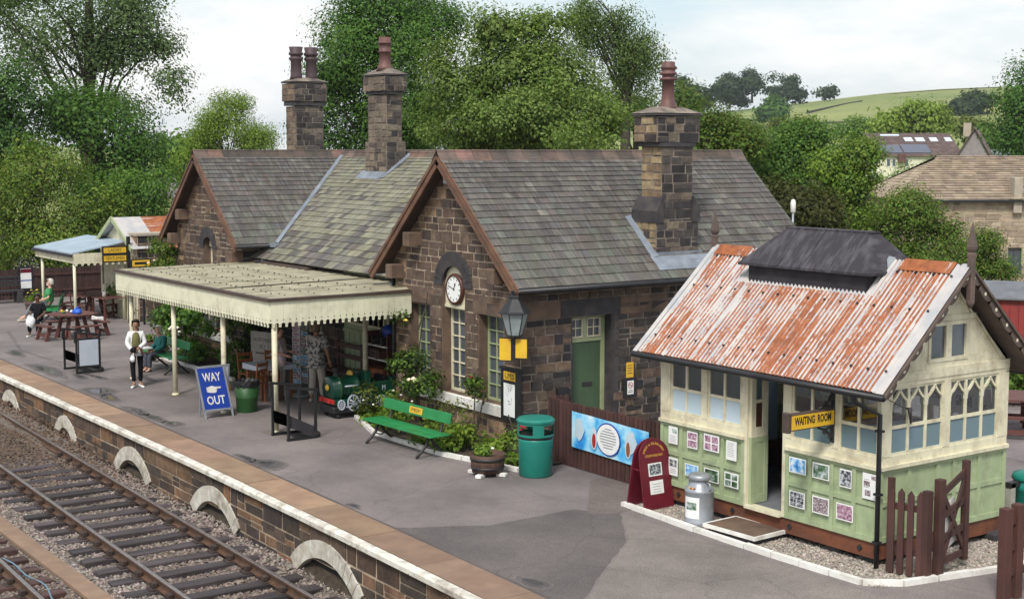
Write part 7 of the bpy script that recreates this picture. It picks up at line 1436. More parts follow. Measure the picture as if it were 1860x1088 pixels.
def person(label, loc, rz, J, skin, clothes, hair, scale=1.0, fat=1.0, long_hair=False, beard=None):
    t = thing('person', label, 'person', loc, rz); t.scale = (scale,) * 3; rad = {k: v * (fat if k in ('pelvis', 'belly', 'chest') else 1) for k, v in RAD.items()}
    b = MB(); add_skin(b, {k: (J[k], rad[k]) for k in J}, EDG, 'pelvis')
    for s in 'lr':
        el, wr = Vector(J['el' + s]), Vector(J['wr' + s]); d = (wr - el).normalized(); sd = d.cross(Vector((0, 0, 1))); sd = sd.normalized() if sd.length > .1 else Vector((1, 0, 0)); p = wr + d * .045; nrm = sd.cross(d)
        b.tube([wr - d * .01, wr + d * .03, wr + d * .08], [.027, .036, .033], 8)
        for i in range(4):
            q = wr + d * .08 + sd * (-.027 + .018 * i); ln = (.062, .07, .066, .052)[i]; c = nrm * (-.02 if s == 'l' else -.02)
            b.tube([q, q + d * ln * .5 + c * .4, q + d * ln * .8 + c * 1.4], [.0095, .009, .007], 6)
        q = wr + d * .03 - sd * .034; b.tube([q, q + d * .03 - sd * .025, q + d * .06 - sd * .028], [.011, .010, .008], 6)
    h = Vector(J['head']); b.ball(h + Vector((0, -.098, -.02)), (.013, .018, .02), 6)
    for s in (1, -1): b.ball(h + Vector((s * .088, .01, -.015)), (.012, .022, .03), 6)
    b.obj('body', MT[skin], t)
    b = MB(); 
    for s in (1, -1): b.ball(h + Vector((s * .034, -.083, .008)), (.014, .01, .008), 6)
    b.box(tuple(h + Vector((-.022, -.092, -.062))), tuple(h + Vector((.022, -.08, -.055)))); b.obj('eyes_and_mouth', MT['hair_dark'], t)
    for (nm, m, kind, ex) in clothes:
        b = MB()
        if kind in ('long', 'short', 'vest'):
            nd = {k: (J[k], rad[k] + ex) for k in ('pelvis', 'belly', 'chest')}; nd['neck'] = (tuple(Vector(J['neck']) - Vector((0, 0, .035))), .058); e = [('pelvis', 'belly'), ('belly', 'chest'), ('chest', 'neck')]
            if J['pelvis'][2] > .7: nd['hem'] = (tuple(Vector(J['pelvis']) - Vector((0, 0, .10))), rad['pelvis'] + ex + .02); e.append(('pelvis', 'hem'))
            if kind != 'vest':
                for s in 'lr':
                    nd['sh' + s] = (J['sh' + s], rad['sh' + s] + ex); el = Vector(J['el' + s]); sh = Vector(J['sh' + s]); nd['el' + s] = (tuple(el if kind == 'long' else sh.lerp(el, .8)), rad['el' + s] + ex + (.0 if kind == 'long' else .015)); e += [('chest', 'sh' + s), ('sh' + s, 'el' + s)]
                    if kind == 'long': nd['wr' + s] = (tuple(el.lerp(Vector(J['wr' + s]), .93)), rad['wr' + s] + ex); e.append(('el' + s, 'wr' + s))
            add_skin(b, nd, e, 'pelvis')
        if kind in ('trousers', 'shorts'):
            nd = {'pelvis': (J['pelvis'], rad['pelvis'] + ex), 'belly': (tuple(Vector(J['pelvis']).lerp(Vector(J['belly']), .45)), rad['belly'] + ex)}; e = [('pelvis', 'belly')]
            for s in 'lr':
                kn, an = Vector(J['kn' + s]), Vector(J['an' + s]); nd['hi' + s] = (J['hi' + s], rad['hi' + s] + ex); nd['kn' + s] = (tuple(kn), rad['kn' + s] + ex); e += [('pelvis', 'hi' + s), ('hi' + s, 'kn' + s)]
                if kind == 'trousers': nd['an' + s] = (tuple(kn.lerp(an, .9)), rad['an' + s] + ex + .008); e.append(('kn' + s, 'an' + s))
            add_skin(b, nd, e, 'pelvis')
        if kind == 'shoes':
            for s in 'lr':
                a, to = Vector(J['an' + s]), Vector(J['to' + s]); d = (to - a); d.z = 0; d.normalize(); hl = Vector((a.x, a.y, .035)) - d * .05; mid = hl.lerp(to, .55) + Vector((0, 0, .012))
                sd = Vector((-d.y, d.x, 0)); rings = []
                for c, w_, hh in ((hl - d * .012, .02, .05), (hl, .038, .075), (mid, .043, .07), (to + d * .02, .045, .05), (to + d * .065, .03, .035), (to + d * .08, .01, .02)): rings.append([Vector((c.x, c.y, 0)) + sd * (w_ * math.cos(q)) + Vector((0, 0, hh * .5 + hh * .5 * math.sin(q))) for q in [6.283 * i / 10 for i in range(10)]])
                b.smooth = True; b.loft(rings); b.smooth = False
        b.obj(nm, MT[m], t)
    b = MB(); n = 14; b.smooth = True; top = h + Vector((0, .014, .018)); rings = []
    for j in range(7):
        a = math.pi / 2 * (1 - j / 5.0); r_ = math.cos(a) if j <= 5 else .95; zz = math.sin(a)
        rings.append([top + Vector((.104 * r_ * math.cos(q), .112 * r_ * math.sin(q), .105 * zz - (.02 if math.sin(q) > -.3 else -.035) * (j > 3) * (j - 3))) for q in [6.283 * i / n for i in range(n)]])
    b.loft(rings, True, True)
    if long_hair: b.tube([h + Vector((0, .06, .02)), h + Vector((0, .10, -.10)), h + Vector((.03, .12, -.26)), h + Vector((.03, .11, -.36))], [.07, .075, .055, .02], 10)
    if hair: b.obj('hair', MT[hair], t)
    if beard: b = MB(); b.ball(h + Vector((0, -.055, -.075)), (.055, .05, .045), 8); b.obj('beard', MT[beard], t)
    return t
J = dict(STAND, wrl=(.06, -.20, 1.00), ell=(.22, -.02, 1.10), wrr=(-.10, -.20, .94), elr=(-.22, -.02, 1.10), tol=(.13, -.11, .035), tor=(-.11, -.13, .035), anr=(-.07, .0, .09), anl=(.08, .02, .09))
p1 = person('young woman standing in a white cardigan, olive top and black trousers holding bags', (-32.3, 11.95, 0), R(70), J, 'skin_tan', [('cardigan', 'whitecloth', 'long', .022), ('trousers', 'blackcloth', 'trousers', .012), ('shoes', 'shoe', 'shoes', 0)], 'hair_dark', .945, .9, True)
b = MB(); add_skin(b, {'a': ((0, -.045, .96), .115), 'b': ((0, -.045, 1.12), .115), 'c': ((0, -.045, 1.28), .118), 'd': ((0, -.015, 1.40), .06)}, [('a', 'b'), ('b', 'c'), ('c', 'd')], 'a'); b.obj('top', MT['olive'], p1)
def held(name, label, cat, loc, parts):
    t = thing(name, label, cat, loc)
    for nm, m, f in parts: b = MB(); f(b); b.obj(nm, MT[m], t)
held('handbag', 'small white bag dangling from the standing young woman\'s hand', 'bag', (-32.1, 11.78, .70), [('bag_body', 'whitecloth', lambda b: b.ball((0, 0, 0), (.09, .06, .08), 10)), ('strap', 'whitecloth', lambda b: b.tube([(-.05, 0, .05), (-.03, .02, .16), (.02, .02, .17), (.05, 0, .05)], .008, 5))])
held('folded_jacket', 'bunched black garment held at the waist of the standing young woman', 'clothing', (-32.12, 11.83, .90), [('cloth', 'blackcloth', lambda b: b.ball((0, 0, 0), (.09, .10, .075), 9))])
J = dict(SIT, neck=(0, -.05, 1.02), jaw=(0, -.11, 1.08), head=(0, -.09, 1.16), crown=(0, -.08, 1.22), chest=(0, -.02, .85), wrl=(.10, -.30, .60), wrr=(-.10, -.30, .60), ell=(.22, -.06, .70), elr=(-.22, -.06, .70))
person('white haired woman in a teal jacket sitting on the green bench under the canopy', (-34.5, 13.42, -.03), R(8), J, 'skin', [('jacket', 'tealcloth', 'long', .03), ('trousers', 'navy', 'trousers', .02), ('shoes', 'blackcloth', 'shoes', 0)], 'hair_white', .92, 1.05)
held('newspaper', 'white folded paper on the lap of the woman in the teal jacket', 'paper', (-34.45, 13.02, .60), [('sheet', 'paper', lambda b: b.box((-.16, -.12, -.01), (.16, .1, .012)))])
J = dict(STAND, wrl=(.20, -.45, 1.22), ell=(.26, -.18, 1.18), shl=(.175, 0, 1.36), shr=(-.175, 0, 1.36), elr=(-.27, .02, 1.10), wrr=(-.27, -.08, .88), knl=(.11, -.01, .48), anl=(.13, .03, .09), tol=(.15, -.1, .035), knr=(-.12, -.02, .48), anr=(-.14, -.02, .09), tor=(-.17, -.15, .035))
person('man in a grey leaf print shirt and pale trousers reaching for the postcard rack', (-28.1, 14.5, 0), R(-150), J, 'skin_tan', [('shirt', 'pattern', 'short', .045), ('trousers', 'khaki', 'trousers', .03), ('shoes', 'khaki', 'shoes', 0)], 'hair_grey', 1.035, 1.1)
J = dict(STAND, wrl=(.12, -.22, 1.08), wrr=(-.14, -.24, 1.02))
person('woman in a pale pink top and light trousers partly hidden by the front canopy post', (-28.95, 14.02, 0), R(130), J, 'skin', [('top', 'pinkcloth', 'short', .03), ('trousers', 'khaki', 'trousers', .025), ('shoes', 'blackcloth', 'shoes', 0)], 'hair_grey', .97, 1.0)
J = dict(SIT, wrl=(.16, -.30, .60), wrr=(-.12, -.24, .56), tol=(.13, -.5, .035), anl=(.13, -.40, .09), knl=(.13, -.40, .50), anr=(-.13, -.38, .09), tor=(-.15, -.5, .035), knr=(-.13, -.40, .5))
person('girl in black with a turquoise motif on her shirt seated on the picnic table bench', (-43.3, 13.0, -.02), R(52), J, 'skin_dark', [('shirt', 'blackcloth', 'short', .03), ('trousers', 'blackcloth', 'trousers', .02), ('shoes', 'shoe', 'shoes', 0)], 'hair_dark', .98, 1.0)
held('shirt_motif', 'round turquoise badge on the black shirt of the seated girl', 'badge', (-42.98, 13.10, .78), [('disc', 'lblue', lambda b: b.disc((0, 0, 0), .10, (.7, -.7, .1), 14))]) if 0 else None
held('shoulder_bag', 'limp white cloth bag over the knees of the seated girl in black', 'bag', (-43.12, 12.72, .40), [('bag_body', 'whitecloth', lambda b: b.ball((0, 0, 0), (.17, .15, .2), 10)), ('strap', 'whitecloth', lambda b: b.tube([(-.08, 0, .15), (-.02, .08, .26), (.06, .05, .15)], .012, 5))])
J = dict(SIT, chest=(0, .06, .85), neck=(0, .06, 1.02), jaw=(0, .02, 1.09), head=(0, .05, 1.17), crown=(0, .06, 1.23), knl=(.12, -.44, .52), anl=(.14, -.72, .12), tol=(.15, -.86, .06), knr=(-.12, -.44, .52), anr=(-.14, -.74, .12), tor=(-.15, -.88, .06), ell=(.26, .02, .72), wrl=(.22, -.2, .64), elr=(-.25, -.02, .7), wrr=(-.12, -.34, .6))
person('grey bearded man in a green polo shirt leaning back on a bench behind the girl', (-46.6, 14.35, .02), R(-22), J, 'skin', [('polo_shirt', 'greencloth', 'short', .035), ('trousers', 'greycloth', 'trousers', .025), ('shoes', 'khaki', 'shoes', 0)], 'hair_white', 1.06, 1.2, False, 'hair_white')

# ---------------------------------------------------------------- background buildings
RZB = math.atan2(rt.y, rt.x)
def far_thing(name, label, cat, u, D, z=0, turn=0, group=None):
    p = fh * D + rt * ((u - 930) / F_PX * D); return thing(name, label, cat, (p.x, p.y, z), RZB + turn, group)
def zat(v, D): return H - (v - 272) * D / F_PX
# stone barn
D = 60; k = D / F_PX; t = far_thing('stone_barn', 'pale stone barn with a stone slab roof behind the bushes on the right', 'barn', 1740, D); xl, xr = (1640 - 1740) * k, (2040 - 1740) * k; ez_, rz_ = zat(362, D), zat(289, D)
b = MB(); masonry(b, frame((xl, 0, 0), (1, 0, 0), (0, 0, 1)), [(0, 0), (xr - xl, 0), (xr - xl, ez_ - .1), (0, ez_ - .1)], [(4.45, 5.05, .35, 1.45), (6.6, 7.2, .35, 1.45)], (.16, .26), (.25, .55), PALE, 141); masonry(b, frame((xl, 7, 0), (0, -1, 0), (0, 0, 1)), [(0, 0), (7, 0), (7, ez_ - .1), (0, ez_ - .1)], (), (.16, .26), (.25, .55), PALE, 142); b.obj('wall', [MT['pale_stone'], MT['pale_mortar']], t)
for x in (4.45, 6.6): window(t, Matrix.Identity(4), frame((xl + x, 0, .35), (1, 0, 0), (0, 0, 1)), .6, 1.1, 2, 2, .1, 'doorgreen')
b = MB(); run = 3.5; kk = (rz_ - ez_) / run; slates(b, frame((xl - .3, -.25, ez_), (1, 0, 0), (0, 1, kk)), [(0, 0), (xr - xl + .6, 0), (xr - xl + .6, (run + .25) * math.hypot(1, kk)), (2.7, (run + .25) * math.hypot(1, kk))], [((.34, .265, .19), 3), ((.28, .215, .16), 3), ((.22, .17, .135), 2), ((.39, .31, .22), 2)], 143, .26, .16, (.3, .7), lift=.035); slates(b, frame((xr + .3, 7.25, ez_), (-1, 0, 0), (0, -1, kk)), [(0, 0), (xr - xl + .6, 0), (xr - xl - 2.1, (run + .25) * math.hypot(1, kk)), (0, (run + .25) * math.hypot(1, kk))], PALE, 144, .26, .16, (.3, .7)); kh = (rz_ - ez_) / 2.7; slates(b, frame((xl - .3, 7.25, ez_), (0, -1, 0), (1, 0, kh)), [(0, 0), (7.5, 0), (3.75, 2.7 * math.hypot(1, kh))], PALE, 145, .26, .16, (.3, .7)); b.obj('roof', MT['thatchstone'], t)
b = MB(); b.box((xl - .3, -.32, ez_ - .1), (xr, -.22, ez_ - .02)); b.obj('gutter', MT['black'], t); b = MB(); b.box((2.25, -.2, 2.9), (2.6, .5, 4.4), 0, .02); b.obj('chimney', MT['pale_mortar'], t)
# houses with solar panels
D = 140; k = D / F_PX
t = far_thing('terraced_house', 'brown tiled house with solar panels and four rooflights in front of the willow', 'house', 1665, D); X_ = lambda u: (u - 1665) * k
ez_, rz_ = zat(283, D), zat(243, D); run = 5.0
b = MB(); b.prism([(X_(1588), 0, 0), (X_(1588), 10, 0), (X_(1588), 10, ez_), (X_(1588), 5, rz_ - .15), (X_(1588), 0, ez_)], (X_(1742) - X_(1588), 0, 0)); b.obj('wall', MT['cream_pale'], t)
kk = (rz_ - ez_) / run; sl_ = run * math.hypot(1, kk) + .3; b = MB(); slates(b, frame((X_(1584), -.3, ez_ - .06), (1, 0, 0), (0, 1, kk)), [(0, 0), (X_(1746) - X_(1584), 0), (X_(1746) - X_(1584), sl_), (0, sl_)], [((.16, .11, .10), 3), ((.13, .09, .085), 2), ((.19, .135, .115), 1)], 150, .35, .3, (.3, .5), lift=.03); slates(b, frame((X_(1746), 10.3, ez_ - .06), (-1, 0, 0), (0, -1, kk)), [(0, 0), (X_(1746) - X_(1584), 0), (X_(1746) - X_(1584), sl_), (0, sl_)], [((.16, .11, .10), 3)], 151, .35, .3, (.3, .5)); b.obj('roof', MT['slate'], t)
Mr = frame((0, -.3, ez_ - .06), (1, 0, 0), (0, 1, kk))
for u0, u1, v0, v1, nm, m in ((1600, 1638, .12, .45, 'solar_panel', 'solar'), (1641, 1690, .12, .48, 'solar_panel', 'solar'), (1655, 1670, .62, .78, 'rooflight', 'skyglass'), (1676, 1692, .62, .78, 'rooflight', 'skyglass'), (1702, 1716, .62, .78, 'rooflight', 'skyglass'), (1730, 1742, .62, .78, 'rooflight', 'skyglass'), (1615, 1650, .86, .92, 'rooflight', 'skyglass')): b = MB(Mr); b.box((X_(u0), sl_ * v0, .03), (X_(u1), sl_ * v1, .09)); b.obj(nm, MT[m], t)
for u in (1607, 1617, 1640): b = MB(); b.box((X_(u), -.05, ez_ - 1.1), (X_(u + 7), .0, ez_ - .25)); w1 = b.obj('window', MT['white'], t); b = MB(); b.box((X_(u + .8), -.07, ez_ - 1.0), (X_(u + 6.2), -.052, ez_ - .35)); b.obj('pane', MT['glass_dark'], w1)
b = MB(); b.box((X_(1627), -.4, ez_ - .7), (X_(1640), .3, ez_ + .15)); b.obj('porch', MT['terracotta'], t)
t = far_thing('gabled_house', 'pebbledashed gable end house right of the solar panel house', 'house', 1765, D - 4, turn=R(-20)); X_ = lambda u: (u - 1765) * k; b = MB(); z0, z1 = zat(288, D), zat(238, D); b.prism([(X_(1735), 0, 0), (X_(1793), 0, 0), (X_(1793), 0, z0), (X_(1765), 0, z1), (X_(1735), 0, z0 + .3)], (0, 9, 0)); b.obj('wall', MT['render'], t)
for s, u in ((1, 1795), (-1, 1733)): b = MB(); b.prism([(0, -.3, z1 + .12), (X_(u), -.3, z0 - .05), (X_(u), -.3, z0 + .1), (0, -.3, z1 + .27)], (0, 9.6, 0)); b.obj('roof', MT['tile_brown'], t)
b = MB(); b.box((-1.1, 1.5, z1 - .6), (-.4, 2.3, z1 + .7)); b.obj('chimney', MT['pale_mortar'], t)
for u, D_, lab in ((1815, 170, 'small grey roofed house at the right behind the gabled house'), (1838, 150, 'low dark roofed outhouse at the right edge below the tall tree'), (312, 165, 'distant grey roofed house in the gap between the left trees')):
    k = D_ / F_PX; t = far_thing('distant_house', lab, 'house', u, D_, turn=R(15)); w_ = 34 * k / 2; za, zb = zat(292 if u > 400 else 296, D_), zat(272 if u > 400 else 268, D_); b = MB(); b.box((-w_, 0, 0), (w_, 7, za)); b.obj('wall', MT['cream_pale'] if u == 1815 else MT['render'], t); b = MB(); b.prism([(-w_ - .3, -.4, za), (-w_ - .3, 7.4, za), (-w_ - .3, 3.5, zb)], (2 * w_ + .6, 0, 0)); b.obj('roof', MT['greyroof'], t)
# grounded red van body, mast, garden
D = 37; t = far_thing('wagon_body', 'weathered red railway van body with a curved grey roof behind the waiting room', 'wagon', 1783, D, turn=R(-22)); zt_ = zat(517, D); b = MB(); b.box((0, 0, 0), (6, 2.3, zt_ - .3)); 
for i in range(26): b.tint = W1; b.box((.22 * i + .1, -.006, .1), (.22 * i + .112, 0, zt_ - .35), 1)
b.obj('body', [MT['wagonred'], MT['maroon']], t); b = MB(); pts = [(-.08, -.12 + 2.54 * i / 10, zt_ - .32 + .34 * math.sin(math.pi * i / 10)) for i in range(11)]; b.prism([(-.08, -.12, zt_ - .36)] + pts + [(-.08, 2.42, zt_ - .36)], (6.2, 0, 0)); b.obj('roof', MT['greyroof'], t)
b = MB(); 
for x in (.02, 1.5, 3.0, 4.5, 5.9): b.box((x, -.05, .05), (x + .07, -.007, zt_ - .36))
b.obj('frame', MT['iron'], t); b = MB(); b.box((1.57, -.04, .1), (2.95, -.008, zt_ - .45)); b.obj('door', MT['wagonred'], t)
D = 39; t = far_thing('white_mast', 'slim white mast with an oval head rising behind the station roof', 'mast', 1440, D); b = MB(); b.tube([(0, 0, 0), (0, 0, zat(388, D))], .03, 6); b.obj('pole', MT['steel'], t); b = MB(); b.lathe([(.02, 0), (.07, .06), (.075, .3), (.05, .38), (.01, .4)], 10, (0, 0, zat(388, D))); b.obj('head', MT['white'], t)
def garden(u, D, w_, h, cols, seed, label, fl):
    t = far_thing('flower_shrub', label, 'shrub', u, D, group='shrubs along the car park border'); foliage('foliage', [(0, 0, h * .5, w_, .6, h * .55)], 187, 12, 0.16, 0.114, cols, seed, t); b = MB(); b.tube([(0, 0, 0), (0, 0, h * .6)], .04, 6); b.obj('stem', MT['bark'], t); rr = random.Random(seed); blooms(t, [(rr.uniform(-w_, w_) * .8, -.5 - .1 * rr.random(), h * rr.uniform(.3, .95)) for _ in range(14)], .07, fl)
garden(1846, 31.5, .75, 1.0, GM, 161, 'pink flowered shrub at the edge of the car park right of the waiting room', 'bloom_pink'); garden(1790, 32, .9, 1.15, GM + GL, 162, 'white flowered shrub seen through the right gable window', 'bloom_white'); garden(1730, 33, .9, 1.0, GL, 163, 'leafy shrub with cream flowers seen through the middle of the gable glazing', 'bloom_cream'); garden(1900, 31, .9, 1.1, GM, 164, 'shrub just past the right edge of the car park border', 'bloom_pink')
b = MB(); p0 = [fh * d + rt * ((u - 930) / F_PX * d) for u, d in ((1600, 34), (1990, 31.5), (1990, 55), (1600, 55))]; b.poly([(p.x, p.y, .012) for p in p0]); tag(b.obj('lawn', mat('garden_lawn', (.10, .165, .035), (.075, .13, .03), 3, 1, .95, .3, 20)), kind='structure')

# ---------------------------------------------------------------- trees
def px_tree(label, D, ell, ncl, per, cr, leaf, cols, seed, trunk=None, name='tree', depth=.85, base=0, tu=None, group='trees behind the station', **k):
    """ell: crown masses as (u, v, ru, rv) in survey-photo pixels at distance D"""
    u0 = tu if tu is not None else sum(e[0] * e[2] for e in ell) / sum(e[2] for e in ell); s = D / F_PX; p = fh * D + rt * ((u0 - 930) / F_PX * D); blobs = []
    rr = random.Random(seed)
    for e in ell: sh = cr * .8 if D < 300 else cr * -.35; r_ = max(e[2] * s * .45, e[2] * s - sh); q_ = max(e[3] * s * .45, e[3] * s - sh * .9); blobs.append(((e[0] - u0) * s, rr.uniform(-.25, .25) * r_, zat(e[1], D) - base, r_, r_ * depth, q_))
    top = max(b_[2] for b_ in blobs)
    t = tree(name, label, (p.x, p.y, base), blobs, ncl, per, cr, leaf, cols, seed, trunk or (.25, top), group=group, **k); t.rotation_euler = (0, 0, RZB); return t
BRC = [(.12, .175, .095), (.145, .20, .115), (.10, .15, .08)]
px_tree('tall airy tree with grey green leaves and sky showing through at the left', 66, [(110, 50, 170, 120), (240, 90, 95, 120), (60, 130, 90, 90), (215, 195, 95, 45), (10, 10, 110, 80), (300, 150, 55, 55), (255, 10, 90, 60), (295, 95, 55, 60), (320, 185, 40, 35), (180, 110, 100, 80)], 1875, 18, 0.50, 0.150, [(.12, .175, .12), (.145, .205, .135), (.095, .145, .10)], 201, (.30, 17), tu=165, limbs=18, lean=(.4, 0), shell=.12, lump=.22, limb_r=.30, depth=.75)
px_tree('dark ivy clad tree below the airy tree at the left', 62, [(175, 235, 110, 80), (245, 290, 62, 70), (110, 210, 70, 70), (215, 360, 100, 90)], 775, 32, 0.55, 0.136, GD + GM[:1], 202, (.4, 6), core=2400, limbs=8)
px_tree('very dark round tree at the far left edge', 60, [(45, 180, 85, 80), (-40, 230, 90, 120), (20, 280, 90, 70)], 600, 32, 0.50, 0.132, GB + GD, 203, core=2000, limbs=8)
px_tree('sunlit olive green bush at the far left in front of the dark trees', 57, [(85, 320, 105, 75), (25, 400, 90, 105), (165, 395, 85, 80), (110, 440, 110, 70), (60, 478, 110, 40)], 900, 32, 0.42, 0.110, GL + GO + GM, 204, (.2, 2.5), core=2000, limbs=10)
px_tree('mid green bush between the left bush and the far gable', 59, [(250, 355, 72, 65), (305, 330, 45, 45), (280, 420, 60, 70), (220, 440, 90, 65), (180, 485, 110, 40)], 650, 32, 0.42, 0.110, GM + GD, 205, (.2, 2.5), core=1600, limbs=8)
px_tree('feathery yellow green tree behind the far gable roof', 76, [(415, 228, 62, 50), (375, 265, 42, 45), (465, 262, 55, 42), (430, 190, 45, 25), (350, 300, 40, 40)], 1000, 28, 0.42, 0.106, [(.20, .28, .075), (.235, .31, .09), (.16, .24, .065)], 206, (.25, 4), limbs=22, shell=.35, core=700, lump=.3)
px_tree('small dark conifer in the gap left of the far gable', 150, [(300, 262, 9, 20)], 40, 20, .4, .35, GB, 207, limbs=2)
px_tree('big dark sycamore behind the twin pot chimney', 62, [(700, 115, 130, 120), (622, 180, 62, 92), (795, 60, 70, 62), (545, 235, 32, 48), (750, 220, 120, 80), (700, 20, 110, 60), (640, 90, 55, 50), (620, 245, 55, 38), (570, 255, 40, 30), (690, 262, 130, 30)], 2500, 28, 0.48, 0.123, GD + GM[:1], 208, (.5, 9), core=4500, limbs=14)
px_tree('big light green sycamore directly behind the middle of the station roof', 48, [(930, 140, 135, 105), (825, 175, 78, 80), (1035, 180, 90, 80), (905, 62, 52, 50), (985, 55, 62, 45), (940, 230, 190, 60), (785, 228, 48, 50), (1100, 235, 45, 50), (930, 262, 190, 30)], 3750, 21, 0.30, 0.110, [(.135, .195, .075), (.165, .225, .09), (.10, .16, .06), (.215, .27, .135)], 209, (.45, 7), core=5000, limbs=14, lump=.34)
px_tree('drooping grey green birch at the right of the sycamores', 64, [(1095, 40, 55, 60), (1155, 85, 55, 60), (1125, 30, 50, 45), (1190, 95, 22, 40), (1060, 20, 45, 50)], 575, 36, 0.72, 0.110, BRC, 210, (.3, 10), tu=1135, limbs=30, droop=2.3, shell=.3)
px_tree('dark tree seen under the drooping birch', 72, [(1150, 215, 70, 50), (1240, 200, 40, 55), (1090, 200, 50, 50)], 525, 28, 0.50, 0.132, GD + GO, 211, core=900, limbs=6)
px_tree('olive green bush right of the near chimney', 50, [(1295, 240, 50, 48), (1330, 262, 60, 42), (1255, 260, 40, 40)], 525, 28, 0.32, 0.101, GO + GM, 212, core=900, limbs=10)
px_tree('dense dark green bush behind the end of the near roof', 52, [(1440, 292, 66, 66), (1390, 308, 48, 60), (1468, 246, 40, 28), (1430, 350, 70, 60)], 1000, 28, 0.36, 0.106, GD + GM, 213, core=1800, limbs=8)
px_tree('light leafy tree with visible stems in the middle of the right hedge', 47, [(1548, 288, 54, 46), (1540, 345, 55, 60), (1498, 305, 30, 42), (1575, 320, 30, 40), (1560, 410, 60, 50)], 775, 24, 0.30, 0.101, GM + GL, 214, (.16, 4.4), limbs=26, core=700, shell=.35)
px_tree('brownish olive bush just behind the right end of the near roof', 41, [(1450, 375, 62, 48), (1400, 352, 32, 36), (1500, 392, 48, 38), (1470, 430, 70, 40)], 475, 26, 0.28, 0.106, [(.062, .062, .024), (.078, .078, .032), (.048, .052, .022)], 215, core=1200, limbs=12)
px_tree('bushy green tree below the solar panel house', 76, [(1665, 328, 60, 28), (1610, 350, 40, 34), (1715, 303, 40, 20), (1640, 375, 70, 45)], 800, 26, 0.36, 0.101, GM, 216, core=1300, limbs=10)
px_tree('tangled hawthorn left of the stone barn', 45, [(1648, 398, 62, 48), (1690, 392, 45, 32), (1630, 380, 48, 40), (1605, 440, 52, 48), (1705, 440, 48, 56), (1640, 490, 90, 50)], 1062, 26, 0.28, 0.088, GM + GO, 217, (.15, 3), core=1500, limbs=22)
px_tree('open branched bush in front of the barn wall', 47, [(1790, 448, 42, 52), (1815, 490, 36, 36), (1768, 400, 20, 26), (1760, 490, 40, 40)], 412, 22, 0.26, 0.088, GM + GO, 218, (.12, 3), limbs=26, shell=.25)
px_tree('tall dark tree at the far right edge above the houses', 98, [(1848, 190, 52, 72), (1910, 240, 90, 90), (1835, 250, 40, 40)], 875, 28, 0.70, 0.194, GD, 219, (.5, 9), core=1800, limbs=8)
px_tree('pale green weeping willow behind the solar panel house', 165, [(1650, 208, 84, 44), (1605, 225, 48, 30), (1695, 225, 45, 30), (1650, 238, 90, 22)], 330, 34, 1.5, .5, [(.22, .29, .10), (.25, .32, .12), (.18, .25, .085)], 220, (.5, 6), droop=1.5, shell=.3, core=700, limbs=8)
HILL_HAZED = [(.045, .075, .05), (.055, .085, .058), (.038, .065, .046)]  # hill tree greens, bluish distance haze put into the colour
for i, (lab, el, bs, col, tr) in enumerate((('round hilltop tree at the left end of the skyline row', [(1316, 162, 27, 24)], 190, HILL_HAZED, 0), ('tall hilltop tree second in the skyline row', [(1362, 160, 19, 25)], 186, HILL_HAZED, 0), ('open crowned hilltop tree with sky showing through its branches', [(1410, 152, 24, 19), (1432, 158, 16, 18)], 183, HILL_HAZED, 1), ('low round tree in front of the hilltop row', [(1322, 180, 24, 16)], 196, HILL_HAZED, 0), ('small bush under the open crowned hilltop tree', [(1412, 172, 17, 11), (1440, 175, 14, 8)], 185, HILL_HAZED, 0), ('lone tree on the skyline right of the hilltop row', [(1488, 170, 20, 9), (1500, 174, 14, 6)], 181, HILL_HAZED, 1), ('dark round tree standing alone in the sloping field', [(1404, 203, 25, 20)], 224, GD, 0), ('left one of two dark trees on the right side of the field', [(1738, 203, 22, 20)], 225, HILL_HAZED, 0), ('right one of two dark trees on the right side of the field', [(1768, 190, 24, 18)], 215, HILL_HAZED, 0), ('fringe of trees at the left foot of the hill', [(1270, 185, 22, 22), (1240, 178, 20, 25)], 205, HILL_HAZED, 0))):
    D = 620 if bs < 200 else 470; px_tree(lab, D, el, 130 if not tr else 90, 26 if not tr else 15, 1.5, 1.15, col, 240 + i, (.5, max(2, zat(el[0][1], D) - zat(bs, D))), base=zat(bs, D) - .5, limbs=10 if not tr else 18, group='trees on the hill', core=300 if not tr else 0, shell=.3)
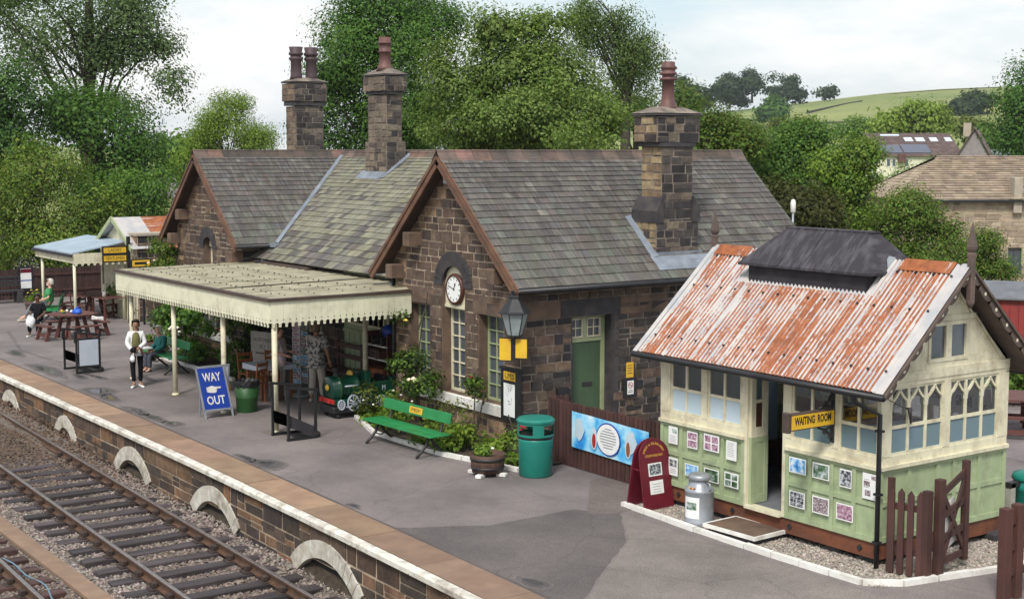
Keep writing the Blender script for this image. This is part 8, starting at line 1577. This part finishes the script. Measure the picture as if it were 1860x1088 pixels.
for i, (lab, u, v, ru, rv, D, c) in enumerate((('hedge bush at the left foot of the field', 1330, 240, 50, 22, 210, GM), ('hedge bush in the middle foot of the field', 1440, 232, 55, 18, 230, GO), ('brownish hedge bush left of the willow', 1545, 236, 40, 20, 220, GM), ('hedge bush to the right of the willow', 1745, 232, 45, 18, 230, GO), ('hedge bush behind the small houses at right', 1800, 245, 40, 30, 200, GM), ('hedge tree left of the feathery tree', 330, 285, 30, 30, 120, GM), ('hedge tree beyond the left gap', 355, 262, 26, 14, 300, HILL_HAZED))):
    px_tree(lab, D, [(u, v, ru, rv), (u + ru * .5, v + rv * .9, ru * .8, rv)], 162, 26, 0.90, 0.396, c, 260 + i, (.3, 3), limbs=5, group='hedge line below the hill', core=500)
# dry stone wall and hedge line across the hill
def hill_line(name, label, cat, pts, h, m, lump=0):
    t = None; b = MB(); q = []
    for u, v in pts:   # find the distance at which the field is seen at this height
        best = min(range(250, 700, 4), key=lambda D: abs(zat(v, D) - terrain(D, u))); q.append(fh * best + rt * ((u - 930) / F_PX * best) + Vector((0, 0, terrain(best, u) - .3)))
    b = MB()
    for a, c in zip(q, q[1:]): b.bar(a + Vector((0, 0, h / 2)), c + Vector((0, 0, h / 2)), .6, h)
    return tag(b.obj(name, MT[m]), label, cat)
MT['drywall'] = mat('dry_stone', (.09, .085, .07), (.05, .05, .042), .8, 1, .95)
MT['hedge'] = mat('distant_hedge', (.05, .075, .03), (.035, .055, .024), .5, 1, .95)
hill_line('dry_stone_wall', 'dark dry stone wall slanting across the sloping field', 'wall', [(1462, 207), (1500, 198), (1535, 191), (1560, 187)], .9, 'drywall')
hill_line('dry_stone_wall', 'thin dark wall along the crest of the hill at the right', 'wall', [(1540, 181), (1620, 172), (1700, 166), (1810, 161)], .5, 'drywall')
hill_line('dry_stone_wall', 'low field wall at the foot of the sloping field', 'wall', [(1300, 216), (1380, 222), (1460, 226), (1560, 224)], .9, 'drywall')

# ---------------------------------------------------------------- the air: even pale haze round the whole scene
m, nt = new_mat('haze'); out = N(nt, 'ShaderNodeOutputMaterial'); v = N(nt, 'ShaderNodeVolumePrincipled'); v.inputs['Color'].default_value = (.82, .88, .95, 1); v.inputs['Density'].default_value = .00016; v.inputs['Anisotropy'].default_value = .2
L(nt, v.outputs[0], out.inputs['Volume'])
b = MB(Matrix.Rotation(RZB, 4, 'Z')); b.box((-2700, -80, -160), (3000, 2750, 75)); o = b.obj('haze', m); tag(o, kind='stuff')
SC.cycles.volume_bounces = 0; SC.cycles.volume_step_rate = 10
